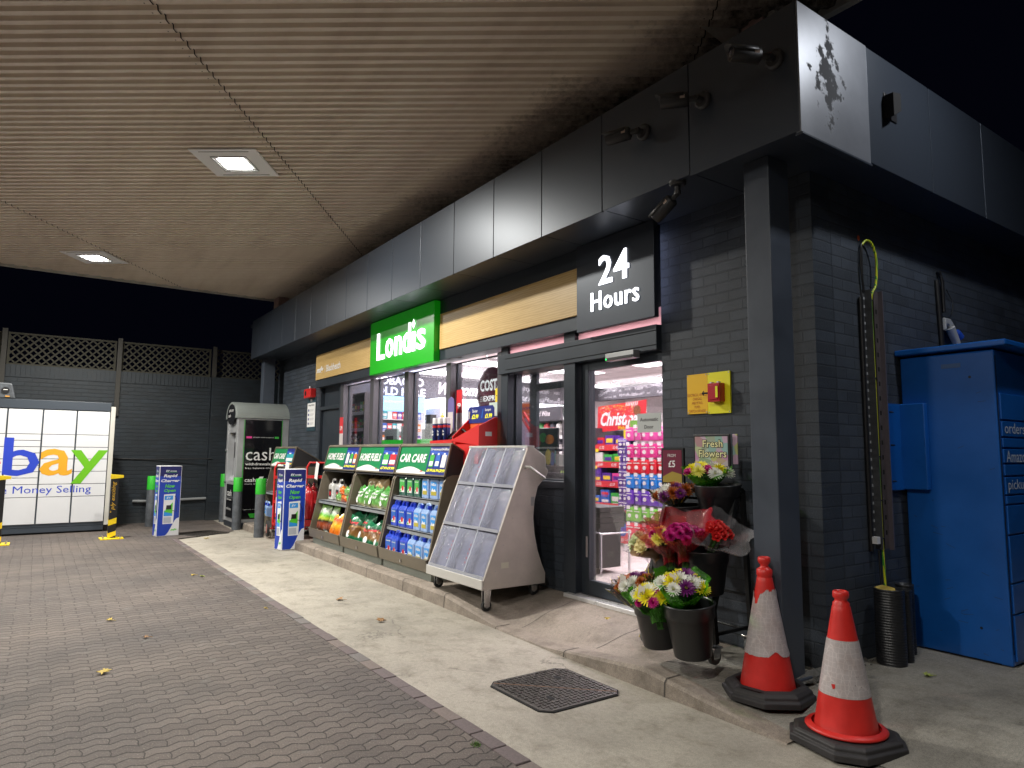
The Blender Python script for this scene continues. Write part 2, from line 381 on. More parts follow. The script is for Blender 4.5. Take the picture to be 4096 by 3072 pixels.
# threshold strip
b=MB(); b.box(-4.80,-3.69,-.10,.015,.15,.198,mat('threshold_metal',(.75,.75,.76),.3,.5,var=.15,vs=10)); tk=b.build('door_threshold',bevel=.004)
tk['label']='pale metal strip across the foot of the shop entrance'; tk['category']='threshold'
def manhole(name,label,c,size,rot=0,tris=True):
    t=thing(name,label,'manhole cover',(c[0],c[1],0),rot,local=True)
    IR=mat('cast_iron',(.075,.068,.064),.5,.5,var=.3,vs=9,bs=60,bst=.2)
    RU=mat('rust_line',(.16,.08,.04),.8)
    s=size/2; ch=.05; zz=.004
    f=MB(); f.prism([(-s-.012,-s+ch),(-s+ch,-s-.012),(s-ch,-s-.012),(s+.012,-s+ch),(s+.012,s-ch),(s-ch,s+.012),(-s+ch,s+.012),(-s-.012,s-ch)],-.02,.002,DARK,'z'); f.build('frame',t,local=True)
    p=MB(); p.prism([(-s,-s+ch),(-s+ch,-s),(s-ch,-s),(s,-s+ch),(s,s-ch),(s-ch,s),(-s+ch,s),(-s,s-ch)],-.015,.006,IR,'z'); p.build('plate',t,local=True,bevel=.002)
    n=int(size/.034); halves=[MB(),MB()]
    for i in range(n):
        for j in range(n):
            x=-s+.03+(size-.06)*i/(n-1); y=-s+.03+(size-.06)*j/(n-1)
            if abs(x-y)<.02 or abs(x)+abs(y)>size-.08: continue
            if (abs(x+.13)<.045 and abs(y-.13)<.03) or (abs(x-.13)<.045 and abs(y+.13)<.03): continue
            st=halves[0 if y>x else 1]
            if (i+j)%2: st.box(x-.012,x+.012,y-.004,y+.004,.006,.0105,IR)
            else: st.box(x-.004,x+.004,y-.012,y+.012,.006,.0105,IR)
    for st in halves: st.build('tread',t,local=True)
    g=MB(); g.quad((-s+.03,-s+.024,.0075),(-s+.024,-s+.03,.0075),(s-.03,s-.024,.0075),(s-.024,s-.03,.0075),RU)
    for c2 in ((-.13,.13),(.13,-.13)): g.disc((c2[0],c2[1],.0085),X,Y,.035,.018,DARK,16)
    g.build('seam',t,local=True)
    return t
manhole('manhole_cover','square cast iron manhole cover with studded treads in the pale concrete by the kerb end',(-3.37,-1.34),.585,R_(0))
manhole('manhole_cover','dark manhole cover in the paving in front of the cash machine',(-12.95,-1.55),.66,R_(20))
# fallen leaves
def leafmesh(m,size):
    b=MB(); pts=[]
    n=10
    for k in range(n*2):
        a=PI*2*k/(2*n); rr=size*(.5 if k%2==0 else .28)*(1.25 if k in(0,4,16) else 1)*random.uniform(.8,1.15); pts.append((rr*cos(a),rr*sin(a),.012+.016*random.random()))
    b.add([(0,0,.006)]+pts,[(0,1+k,1+(k+1)%(2*n)) for k in range(2*n)],m,True)
    b.tube([(size*.3,0,.01),(size*.6,.02*size,.012),(size*.95,.16*size,.006)],.0022,m,4); return b
LF=[mat('leaf_yellow',(.5,.37,.07),.6,var=.3,vs=30),mat('leaf_brown',(.3,.16,.06),.6,var=.4,vs=30),mat('leaf_green',(.32,.38,.08),.6,var=.2,vs=30)]
for (x,y,z,s,mi,rz,lab) in [(-6.45,-1.51,0,.085,1,.4,'brown curled leaf with long stalk on the concrete opposite the middle display stand'),
 (-5.48,-1.52,0,.085,1,2.2,'brown leaf on the concrete in front of the empty newspaper stand'),
 (-5.2,-3.57,0,.085,0,2.9,'large yellow star-shaped leaf on the block paving'),
 (-5.96,-3.23,0,.05,1,1,'small brown leaf on the paving beyond the large yellow leaf'),
 (-6.71,-3.41,0,.06,0,.6,'curled tan leaf on the paving, farthest left of the nearer leaves'),
 (-12.06,-1.64,0,.09,0,.2,'small leaf on the far concrete between the two blue advertising boxes'),
 (-8.6,-2.44,0,.05,0,1.2,'tiny yellow leaf on the paving beyond the border, left one of a pair'),
 (-8.45,-2.38,0,.05,2,.3,'tiny pale green leaf lying right beside the tiny yellow leaf'),
 (-6.45,-2.22,0,.035,0,.3,'tiny orange leaf on the paving beside the sett border'),
 (-2.0,.42,.12,.06,2,.9,'yellow green leaf on the apron in front of the blue locker'),
 (-4.01,-.31,.15,.05,0,2.4,'tan leaf on the walkway outside the entrance door'),
 (-3.52,-.42,.13,.05,0,.4,'yellow leaf beside the left castor of the flower stand')]:
    z=max(z,slabz(x,y)+.003) if y>-.8 and x>-13 else z+.003
    b=leafmesh(LF[mi],s); o=b.build('fallen_leaf',label=lab); o['category']='leaf'; o['group']='fallen leaves'; o.location=(x,y,z); o.rotation_euler=(.1,-.08,rz)
# moss tuft in the border
b=MB(); MOSS=mat('moss',(.06,.12,.02),.9,var=.3,vs=80)
for i in range(60):
    a=random.uniform(0,6.28); q=random.uniform(0,.022); x=-2.95+q*cos(a)*1.3; y=-2.165+q*sin(a); h=random.uniform(.008,.02)
    b.add([(x-.004,y,0),(x+.004,y,0),(x+random.uniform(-.01,.01),y+random.uniform(-.01,.01),h)],[(0,1,2)],MOSS)
o=b.build('moss_tuft',label='small green tuft of moss growing at the edge of the sett border'); o['category']='moss'
# ================================================================ CANOPY
def canopy_mat():
    mt,nt,p=nodes('canopy_sheet'); P=pos(nt); sp=N(nt,'ShaderNodeSeparateXYZ'); nt.links.new(P,sp.inputs[0])
    mp=N(nt,'ShaderNodeMapping'); nt.links.new(P,mp.inputs[0]); mp.inputs['Rotation'].default_value=(0,0,R_(-54)); mp.inputs['Scale'].default_value=(.5,3,1)
    a=noise(nt,mp.outputs[0],1.2,5,.6); b=noise(nt,P,14,6,.75); c=noise(nt,P,1.3,3,.5)
    col=ramp(nt,a,[(.3,(.66,.58,.49)),(.5,(.75,.67,.57)),(.7,(.80,.73,.63))])
    # soot and algae from the shop side, with shade painted into the same darkening
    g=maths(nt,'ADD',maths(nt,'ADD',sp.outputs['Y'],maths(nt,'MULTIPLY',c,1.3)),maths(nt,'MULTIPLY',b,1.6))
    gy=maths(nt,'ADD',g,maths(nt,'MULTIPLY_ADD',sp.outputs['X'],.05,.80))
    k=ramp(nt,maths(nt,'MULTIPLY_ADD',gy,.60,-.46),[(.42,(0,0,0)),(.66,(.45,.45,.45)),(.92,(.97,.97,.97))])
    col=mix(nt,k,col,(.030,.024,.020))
    nt.links.new(col,p.inputs['Base Color']); p.inputs['Roughness'].default_value=.5; MATS['canopy_sheet']=mt
    bump(nt,p,b,.15,.003); return mt
CANM=canopy_mat(); CANW=mat('canopy_fascia_white',(.5,.5,.47),.5,var=.2)
CX0,CX1,CY0,CY1,CZ=-13.9,1.7,-15,.28,4.5
canopy=thing('forecourt_canopy','high fuel station canopy with ribbed beige underside reaching over the shop front','canopy',(-6,-7,CZ))
ang=R_(53.8); du=Vector((cos(ang),sin(ang))); dn=Vector((-sin(ang),cos(ang)))
def clip(s,t0=-99,t1=99):
    o=dn*s; lo,hi=t0,t1
    for a,(c0,c1) in ((0,(CX0,CX1)),(1,(CY0,CY1))):
        q0=(c0-o[a])/du[a]; q1=(c1-o[a])/du[a]; lo=max(lo,min(q0,q1)); hi=min(hi,max(q0,q1))
    return (lo,hi) if hi>lo else None
prof=[(0,0),(.042,0),(.052,.030),(.095,.030),(.105,0)]
b=MB(); lap=MB(); joints=[-17.7,-13.75,-9.8,-5.85,-1.95,1.98]
smin,smax=-13.5,13.2; n=int((smax-smin)/.105)
for i in range(n):
    for (a,za),(c,zc) in zip(prof,prof[1:]):
        s0=smin+i*.105+a; s1=smin+i*.105+c
        for j in range(len(joints)-1):
            A=clip(s0,joints[j],joints[j+1]); B=clip(s1,joints[j],joints[j+1])
            if not A or not B: continue
            zz=.003 if j%2 else 0
            p=[(dn*s0+du*A[0],za),(dn*s0+du*A[1],za),(dn*s1+du*B[1],zc),(dn*s1+du*B[0],zc)]
            b.add([(q.x,q.y,CZ+z+zz) for q,z in p],[(0,1,2,3)],CANM)
        for jt in joints[1:-1]:
            A=clip(s0);
            if not A or not(A[0]+.02<jt<A[1]-.02): continue
            p=[(dn*s0+du*(jt-.005),za),(dn*s0+du*(jt+.004),za),(dn*s1+du*(jt+.004),zc),(dn*s1+du*(jt-.005),zc)]
            lap.add([(q.x,q.y,CZ+z-.003) for q,z in p],[(0,1,2,3)],DARK)  # dark strip painted in for the shadow line at each sheet lap
            if a==0:
                q=dn*(s0+.026)+du*(jt-.055); lap.disc((q.x,q.y,CZ-.003),X,Y,.006,.006,DARK,6)
b.build('ribbed_sheeting',canopy); lap.build('sheet_lap_shade',canopy)
b=MB(); t=.06
b.box(CX0-t,CX0,CY0,CY1,CZ-.03,CZ+.9,CANW); b.box(CX1,CX1+t,CY0,CY1,CZ-.03,CZ+.9,CANW); b.box(CX0-t,CX1+t,CY1,CY1+t,CZ-.03,CZ+.9,CANW); b.box(CX0-t,CX1+t,CY0-t,CY0,CZ-.03,CZ+.9,CANW)
b.build('edge_fascia',canopy)
b=MB(); b.box(CX0,CX1,CY0,CY1,CZ+.8,CZ+.84,CANW); b.build('top_sheet',canopy)
PINK=mat('canopy_post_paint',(.5,.36,.34),.6,var=.3,vs=8)
b=MB(); b.box(-2.86,-2.68,-.02,.16,3.9,CZ+.02,PINK); b.box(-2.66,-2.6,.0,.12,4.1,CZ+.02,CANW); b.build('canopy_post',canopy)
b=MB(); b.box(-14.0+.12,-13.66+.12,-.25,-.05,3.9,CZ+.0,PINK); b.build('canopy_post',canopy)
b=MB(); b.add([(-3.0,-.3,CZ-.01),(-2.86,-.05,CZ-.01),(-2.86,-.05,CZ-.22)],[(0,1,2)],CANW); b.build('bracket',canopy)
# canopy lamps
LEDM=mat('led_lens',(1,1,.95),.3,es=30,ecol=(1,.98,.9)); PANL=mat('lamp_panel_white',(.88,.88,.9),.35)
def lamp(x,y,power,label,rz=None):
    t=thing('canopy_light',label,'canopy light',(x,y,CZ),ang if rz is None else rz,'recessed lights in the canopy',local=True)
    b=MB(); b.box(-.35,.35,-.34,.34,-.016,.0,PANL); b.build('panel',t,local=True,bevel=.012)
    b=MB()
    for yy in (-.29,.29): b.box(-.26,.26,yy-.004,yy+.004,-.018,-.0155,DARK)
    for (xa,xb,ya,yb) in ((-.19,.19,-.18,-.17),(-.19,.19,.17,.18),(-.19,-.18,-.17,.17),(.18,.19,-.17,.17)): b.box(xa,xb,ya,yb,-.024,-.0162,GREY)
    b.build('bezel',t,local=True)
    b=MB(); b.box(-.135,.135,-.125,.125,-.022,-.0165,LEDM); b.build('lens',t,local=True)
    L=bpy.data.lights.new('canopy_lamp','AREA'); L.shape='SQUARE'; L.size=.26; L.energy=power; L.color=(1,.965,.88); L.spread=R_(165)
    o=bpy.data.objects.new('canopy_lamp',L); COL.objects.link(o); o.parent=t; o.location=(0,0,-.03)
    return t
LP=195
lamp(-7.43,-2.47,LP,'square recessed canopy light, the larger one in the middle of the ribbed ceiling')
lamp(-12.52,-3.45,LP,'smaller looking canopy light at the far left over the grey lockers')
lamp(-.4,-5.2,LP*.55,'canopy light out of view above the photographer')
lamp(-3.6,-7.6,LP*.8,'canopy light out of view behind the photographer')
lamp(-9.6,-7.6,LP,'canopy light out of view over the far pumps')
lamp(-13.0,-8.6,LP,'canopy light out of view beyond the lockers')
# flood light on a mast outside the picture on the right, it lights the side wall and the corner of the fascia
t=thing('flood_light','flood light on a mast to the right of the picture','flood light',(-.45,1.1,.1))
b=MB(); b.tube([(-.45,1.1,.1),(-.45,1.1,4.7)],.05,ANTD,12); b.tube([(-.45,1.1,4.68),(-.9,.75,4.68)],.03,ANTD,8); b.build('mast',t)
b=MB(); b.box(-1.12,-.86,.56,.82,4.6,4.66,ANTD); b.build('housing',t,bevel=.01)
b=MB(); b.box(-1.09,-.89,.59,.79,4.59,4.599,LEDM); b.build('lens',t)
L=bpy.data.lights.new('flood_lamp','AREA'); L.shape='SQUARE'; L.size=.2; L.energy=26; L.color=(.92,.95,1)
o=bpy.data.objects.new('flood_lamp',L); COL.objects.link(o); o.parent=t; o.location=Vector((-.99,.69,4.58))-Vector((-.45,1.1,.1))
# ================================================================ SHOP BUILDING
shop=thing('shop_building','dark grey brick petrol station shop with glazed front under a deep panelled fascia','shop',(-8,4,0))
def hole_wall(name,poly_boxes,m,**k):
    b=MB()
    for q in poly_boxes: b.box(*q,m)
    return b.build(name,shop,**k)
# front brickwork
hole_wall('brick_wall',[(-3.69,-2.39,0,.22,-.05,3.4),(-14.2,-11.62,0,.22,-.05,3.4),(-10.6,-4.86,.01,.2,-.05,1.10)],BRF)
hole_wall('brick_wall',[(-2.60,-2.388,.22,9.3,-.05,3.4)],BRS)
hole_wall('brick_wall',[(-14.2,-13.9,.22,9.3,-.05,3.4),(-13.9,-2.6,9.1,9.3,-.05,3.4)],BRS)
b=MB()
for q in ((-10.6,-4.86,-.035,.2,1.10,1.165),): b.box(*q,ANTD)
b.build('window_sill',shop,bevel=.006)
b=MB(); b.box(-14.45,-2.12,-.55,9.3,3.96,4.02,ANTH); b.build('roof',shop)
# soffit: panels with joints
b=MB(); js=[-14.1]+[-11.25+.75*i for i in range(12)]
xs=[-14.08,-13.5,-12.75,-12.0,-11.25,-10.48,-9.73,-8.98,-8.23,-7.48,-6.73,-5.98,-5.23,-4.48,-3.72,-2.87,-2.08]
for a,c in zip(xs,xs[1:]): b.box(a+.004,c-.004,-.585,.0,3.275,3.285,ANTH)
b.box(-2.60,-2.09,.0,9.3,3.275,3.285,ANTH)
b.build('soffit',shop)
b=MB(); b.box(-14.05,-2.1,-.57,9.2,3.30,3.90,DARK); b.build('fascia_core',shop)
for i,(a,c) in enumerate(zip(xs,xs[1:])):
    b=MB(); dz=-.012 if i==len(xs)-2 else 0
    b.box(a+.004,c-.004,-.60,-.575,3.262+dz,4.035,ANTH); b.build('fascia_panel',shop,bevel=.003)
ys=[-.60,.17,1.02,1.9,2.8,3.7,4.6,5.5,6.4,7.3,8.2,9.3]

def stained():
    mt,nt,p=nodes('peeled_panel'); P=pos(nt); sp=N(nt,'ShaderNodeSeparateXYZ'); nt.links.new(P,sp.inputs[0])
    # worn patch where an old sign was glued, dark blotches in a rough column
    yy=maths(nt,'ABSOLUTE',maths(nt,'ADD',sp.outputs['Y'],.29)); zz=maths(nt,'ABSOLUTE',maths(nt,'ADD',sp.outputs['Z'],-3.66))
    d=maths(nt,'MULTIPLY_ADD',yy,4.6,maths(nt,'MULTIPLY',zz,2.3))
    n1=noise(nt,P,13,3,.6)
    k=ramp(nt,maths(nt,'SUBTRACT',n1,maths(nt,'MULTIPLY',d,.30)),[(.30,(0,0,0)),(.38,(.85,.85,.85))])
    n2=noise(nt,P,2.5,4,.6)
    base=ramp(nt,n2,[(.3,(.15,.16,.185)),(.7,(.21,.225,.255))])
    nt.links.new(mix(nt,k,base,(.02,.021,.025)),p.inputs['Base Color']); nt.links.new(mix(nt,k,(.40,.40,.40),(.9,.9,.9)),p.inputs['Roughness']); p.inputs['Metallic'].default_value=.3
    MATS['peeled_panel']=mt; return mt
PEEL=stained()
for i,(a,c) in enumerate(zip(ys,ys[1:])):
    b=MB(); b.box(-2.105,-2.08+(.006 if i==0 else 0),a+.004,c-.004,3.262-(.018 if i==0 else 0),4.035,PEEL if i==0 else ANTH)
    if i==0: b.box(-2.11,-2.065,a+.004,c-.004,3.228,3.243,GREY if False else ANTH)
    b.build('fascia_panel',shop,bevel=.003)
# steel posts
def post(x0,x1,y0,y1,z0,z1):
    b=MB(); b.box(x0,x1,y0,y1,z0,z1,STEEL); b.box(x0-.03,x1+.03,y0-.03,y1+.03,z0-.002,z0+.015,STEEL); b.build('steel_column',shop,bevel=.006)
post(-2.59,-2.41,-.42,-.21,.115,3.275); post(-13.95,-13.75,-.42,-.2,.0,3.275)
# sign header band and wooden strips
b=MB(); b.box(-11.6,-3.74,-.10,.10,2.53,3.272,ANTD); b.build('header_band',shop,bevel=.003)
b=MB(); b.box(-4.55,-3.62,-.15,-.101,2.49,3.268,ANTH); hb=b.build('header_panel',shop,bevel=.004)
def wood():
    mt,nt,p=nodes('oak_laminate'); P=pos(nt); mp=N(nt,'ShaderNodeMapping'); nt.links.new(P,mp.inputs[0]); mp.inputs['Scale'].default_value=(1,1,9)
    wv=N(nt,'ShaderNodeTexWave',bands_direction='Z'); wv.inputs['Scale'].default_value=1.6; wv.inputs['Distortion'].default_value=7; wv.inputs['Detail'].default_value=4; wv.inputs['Detail Scale'].default_value=1.4
    nt.links.new(mp.outputs[0],wv.inputs['Vector'])
    n=noise(nt,mp.outputs[0],3,8,.7)
    f=maths(nt,'MULTIPLY_ADD',wv.outputs['Fac'],.35,maths(nt,'MULTIPLY',n,.75))
    nt.links.new(ramp(nt,f,[(.2,(.47,.295,.10)),(.5,(.56,.375,.14)),(.85,(.64,.46,.2))]),p.inputs['Base Color'])
    p.inputs['Roughness'].default_value=.42; MATS['oak_laminate']=mt; return mt
OAK=wood()
for x0,x1 in ((-11.55,-9.05),(-7.12,-4.57)):
    b=MB(); b.box(x0,x1,-.122,-.101,2.66,3.09,OAK); b.build('oak_strip',shop,bevel=.002)
# window bays
def bay(x0,x1,z0,z1,yg=.08,fr=.016):
    fo=MB()
    f=MB(); f.box(x0,x0+fr,yg-.014,yg+.014,z0,z1,ANTD); f.box(x1-fr,x1,yg-.014,yg+.014,z0,z1,ANTD)
    f.box(x0+fr,x1-fr,yg-.014,yg+.014,z0,z0+fr,ANTD); f.box(x0+fr,x1-fr,yg-.014,yg+.014,z1-fr,z1,ANTD)
    o=f.build('window',shop,bevel=.004)
    g=MB(); g.box(x0+fr-.002,x1-fr+.002,yg-.004,yg+.004,z0+fr,z1-fr,GLASS); g.build('pane',o)
    return o
FRO=frost_mat()
def frost(a,c):
    b=MB(); b.box(a,c,.0,.008,2.45,2.60,FRO); b.build('frosted_transom',shop)
BAYS=[(-10.48,-9.41),(-9.28,-8.27),(-8.15,-7.13),(-7.02,-6.01)]
for a,c in BAYS: bay(a,c,1.165,2.5)
MULM=mat('mullion_grey',(.09,.088,.1),.35,.3)
for a,c in ((-10.60,-10.48),(-9.41,-9.28),(-8.27,-8.15),(-7.13,-7.02),(-6.01,-5.93)):
    b=MB(); b.box(a,c,-.02,.14,1.165,2.5,MULM); b.build('mullion',shop,bevel=.004)
# entrance side light, post, header
b=MB(); b.box(-5.93,-5.80,-.03,.16,1.165,2.53,ANTD); b.build('mullion',shop,bevel=.004)
bay(-5.80,-4.86,1.165,2.27); [frost(-5.80,-4.86),frost(-4.70,-3.69)]
b=MB(); b.box(-4.86,-4.70,-.045,.2,.10,2.56,ANTD); b.build('door_post',shop,bevel=.004)
b=MB(); b.box(-5.93,-3.69,-.06,.2,2.25,2.45,ANTD); b.box(-5.8,-3.69,-.066,-.0605,2.285,2.29,DARK); b.box(-5.8,-3.69,-.066,-.0605,2.40,2.405,DARK); b.build('door_header',shop,bevel=.004)
# interior parked leaf seen behind the side light
b=MB(); b.box(-5.62,-5.5,.12,.16,.2,2.25,ANTD); b.box(-5.5,-4.9,.12,.16,2.06,2.13,ANTD); b.box(-5.5,-4.9,.12,.16,1.18,1.24,ANTD); b.build('inner_door_leaf',shop,bevel=.003)
# sliding door leaf
o=thing_leaf=MB(); b=thing_leaf
b.box(-4.69,-4.59,.02,.07,.20,2.25,ANTD); b.box(-4.59,-3.69,.02,.07,.20,.325,ANTD); b.box(-4.59,-3.69,.02,.07,2.17,2.25,ANTD)
dl=b.build('sliding_door',shop,bevel=.004)
g=MB(); g.box(-4.59,-3.69,.041,.049,.325,2.17,GLASS); g.build('pane',dl)
g=MB(); g.box(-4.625,-4.60,.012,.0195,.52,.70,CHROME); g.build('handle',dl)
# service door and frame in the front wall
b=MB(); b.box(-11.62,-11.54,-.02,.16,.05,2.56,ANTD); b.box(-10.66,-10.60,-.02,.16,.05,2.56,ANTD); b.box(-11.54,-10.66,-.02,.16,2.14,2.2,ANTD); b.box(-11.54,-10.66,.05,.08,2.2,2.56,ANTD); b.build('door_frame',shop,bevel=.004)
b=MB(); b.box(-11.53,-10.67,.03,.08,.06,2.135,ANTD); sd=b.build('service_door',shop,bevel=.004)
# motion sensor over the door
b=MB(); b.box(-4.20,-3.87,-.135,-.062,2.20,2.262,GREY); b.box(-4.195,-3.875,-.142,-.1355,2.202,2.225,BLACK); b.box(-4.185,-4.175,-.146,-.1425,2.208,2.218,mat('green_led',(0,1,.1),.4,es=4)); 
o=b.build('motion_sensor',bevel=.006,label='slim silver motion sensor with tiny green light above the entrance door'); o['category']='sensor'
# -------- shop signs
t=thing('shop_sign','bright green box sign with lit white letters Londis above the windows','shop sign',(-8.1,-.2,2.52))
SG=mat('green_acrylic',(.012,.33,.012),.3,es=.10,ecol=(.01,.5,.01))
b=MB(); b.box(-9.06,-7.15,-.185,-.101,2.515,3.262,SG); b.build('sign_box',t,bevel=.006)
b=MB(); [b.text(c_,(xa_,-.187,2.70),X,Z,xb_-xa_,h_,LETW,bold=.016,depth=.02) for c_,xa_,xb_,h_ in (('L',-8.80,-8.56,.375),('o',-8.515,-8.275,.262),('n',-8.225,-8.02,.26),('d',-7.98,-7.765,.385),('s',-7.585,-7.36,.262))]
b.box(-7.71,-7.635,-.199,-.186,2.70,2.95,LETW); b.add([(-7.67,-.199,2.985),(-7.62,-.199,3.045),(-7.67,-.199,3.115),(-7.72,-.199,3.045)],[(0,1,2,3)],LETW)
b.build('lettering',t)
t=thing('opening_hours_sign','lit white lettering 24 Hours on the dark header panel above the door','sign',(-4.1,-.16,2.65))
b=MB(); b.text('24',(-4.25,-.152,2.86),X,Z,.36,.25,LETW,bold=.01,depth=.02,space=1.05); b.text('Hours',(-4.35,-.152,2.645),X,Z,.57,.165,LETW,bold=.005,depth=.02,space=1.08); b.build('lettering',t)
SIL=mat('silver_vinyl',(.8,.8,.8),.4)
t=thing('place_name_lettering','small silver lettering mfg Blackheath on the left oak strip','lettering',(-11,-.13,2.75))
b=MB(); b.text('mfg',(-11.50,-.124,2.745),X,Z,.34,.13,SIL,bold=.04,shear=.25); b.box(-11.09,-11.082,-.125,-.1225,2.74,2.87,SIL); b.text('Blackheath',(-11.02,-.124,2.76),X,Z,.64,.115,SIL,bold=.02)
b.build('lettering',t)

# strip light hidden behind the right end of the header: it edges the brick with blue-white light
t=thing('halo_strip','thin blue white light strip behind the right end of the 24 Hours panel','light strip',(-3.64,-.05,2.9))
b=MB(); b.box(-3.725,-3.715,-.09,-.05,2.55,3.2,mat('halo_led',(.7,.75,1),.4,es=3,ecol=(.65,.7,1))); b.build('led_strip',t)
# ================================================================ SHOP INTERIOR
ZF=.19; ZC=3.1
FLR=concrete('shop_floor_terrazzo',(.42,.36,.35),sc1=2,grit=.2); WALLI=mat('shop_wall',(.55,.5,.5),.6); CEIL=mat('shop_ceiling',(.72,.66,.66),.7)
b=MB(); b.box(-13.9,-2.6,.1,9.1,ZF-.06,ZF,FLR); b.build('shop_floor',shop)
b=MB(); b.box(-13.9,-2.6,.2,9.1,ZC,ZC+.03,CEIL)
for i in range(18): b.box(-13.9,-2.6,.3+i*.6-.006,.3+i*.6+.006,ZC-.003,ZC,GREY)
for i in range(18): b.box(-13.6+i*.6-.006,-13.6+i*.6+.006,.2,9.1,ZC-.003,ZC-.0005,GREY)
b.build('ceiling',shop)
b=MB(); b.box(-13.88,-13.2,.24,9.0,ZF,ZC,WALLI); b.box(-13.2,-2.62,8.9,9.0,ZF,ZC,WALLI); b.box(-2.66,-2.62,.24,8.9,ZF,ZC,WALLI); b.box(-10.6,-3.7,.2,.24,2.68,ZC,WALLI); b.build('inner_wall',shop)
CHALK=mat('chalkboard_band',(.07,.065,.075),.6,var=.3,vs=5); CHT=mat('chalk_lettering_grey',(.42,.40,.43),.7); CHW=mat('chalk_lettering_white',(.85,.8,.82),.6)
random.seed(3)
WORDS=['Value','CHEESE','MILK','Grab & Go','BREAD','SALADS','SWEETS','SNACKS','Peckish','CAKES','PASTRIES','Hungry?','EGGS','CHOCOLATE','Thirsty?','LATTE','TEA','Refreshing','Tasty Treats','SANDWICHES','BEER','READ','CAPPUCCINO','Feeling Peckish','Hydrate','ENERGY DRINKS','SUGAR','CRISPS','SPARKLING','ICE']
def words(b,o,ux,L,H,seed,dens=1.0,skip=None):
    rr=random.Random(seed); x=.05
    while x<L-.3:
        for lev in range(2):
            wv=rr.choice(WORDS); big=wv[1:2].islower(); h=H*(.30 if big else .15)*rr.uniform(.85,1.15); wd=h*len(wv)*.52
            yy=H*(.06+.5*lev)+rr.uniform(0,.1)*H; rot=rr.choice((0,0,0,.35,.5,-.15)) if big else rr.choice((0,0,.9,.2))
            xx=x+rr.uniform(0,.12)
            if yy+h+abs(sin(rot))*wd>H or (skip and any(a-wd<xx<c for a,c in skip)): rot=0
            if skip and any(a-wd<xx<c for a,c in skip): continue
            if yy+h>H: continue
            U=ux*cos(rot)+Z*sin(rot); V=-ux*sin(rot)+Z*cos(rot)
            b.text(wv,Vector(o)+ux*xx+Z*yy,U,V,wd,h,CHT,bold=.01 if big else 0,shear=.3 if big else 0,res=1)
        x+=.36/dens
# chalkboard bulkhead down the left wall (facing +x) and across the shop (facing the door)
b=MB(); b.box(-13.2,-13.0,.3,6.6,2.42,ZC-.001,CHALK); bl=b.build('chalkboard_bulkhead'); bl['label']='chalkboard bulkhead lettered TOBACCO SOLD HERE and Welcome on the left wall'; bl['category']='bulkhead sign'
def wallbulk(name,label,box_,texts):
    root=thing(name,label,'bulkhead sign',(box_[0],box_[2],box_[4])); b=MB(); b.box(*box_,CHALK); b.build('board',root); b=MB()
    for f in texts: f(b)
    b.build('lettering',root); return root
bpy.data.objects.remove(bl)
wallbulk('chalkboard_bulkhead','chalkboard bulkhead lettered TOBACCO SOLD HERE and Welcome on the left wall',(-13.2,-13.0,.3,7.6,2.58,ZC-.012),[
 lambda b: words(b,(-12.998,.4,2.60),Y,7.0,.45,5,1.3,skip=[(1.05,2.35),(2.75,3.9)]),
 lambda b: b.text('TOBACCO',(-12.996,1.58,2.83),Y,Z,1.15,.18,CHW,bold=.03),
 lambda b: b.text('SOLD HERE',(-12.996,1.52,2.61),Y,Z,1.25,.18,CHW,bold=.03),
 lambda b: b.text('Welcome',(-12.996,3.1,2.70),Y,Z,1.15,.26,CHW,bold=.03,shear=.4)])
wallbulk('chalkboard_bulkhead','chalkboard bulkhead of chalk words hanging right across the shop beyond the Christmas poster',(-13.0,-2.7,7.6,7.8,2.77,ZC-.012),[
 lambda b: words(b,(-12.9,7.598,2.78),X,10,.31,11,1.5)])
wallbulk('chalkboard_bulkhead','chalkboard header lettered Red Wine above the wine shelf',(-9.75,-8.6,2.95,3.0,1.97,2.2),[
 lambda b: words(b,(-9.7,2.948,1.98),X,1.1,.2,15,1.0,skip=[(.4,.9)]), lambda b: b.text('Red Wine',(-9.3,2.944,2.05),X,Z,.42,.09,CHW,bold=.02,shear=.3)])
# ceiling light panels
LP2=mat('ceiling_led_panel',(1,.95,.97),.4,es=5,ecol=(1,.93,.95))
ORD=['first','second','third','fourth','fifth','sixth','seventh','eighth','ninth','tenth','eleventh','twelfth']
for ix,x in enumerate((-12.4,-10.6,-8.8,-7.0,-5.2,-3.6)):
    for iy,y in enumerate((1.15,3.0,4.9,7.6)):
        b=MB(); b.box(x-.3,x+.3,y-.6,y+.6,ZC-.012,ZC-.0035,LP2)
        o=b.build('ceiling_light',label='shop ceiling light panel, row %s from the windows, %s from the left'%(ORD[iy],ORD[ix])); o['category']='ceiling light'; o['group']='ceiling light panels in the shop'
for x,y,sx,sy,e in ((-11.6,2.6,3,4,120),(-8.2,2.6,3,4,230),(-4.9,2.6,2.6,4,300),(-8,7.0,9,1.5,300)):
    L=bpy.data.lights.new('shop_ceiling_glow','AREA'); L.shape='RECTANGLE'; L.size=sx; L.size_y=sy; L.energy=e; L.color=(1,.87,.91)
    o=bpy.data.objects.new('shop_ceiling_lamp',L); COL.objects.link(o); o.location=(x,y,ZC-.05)
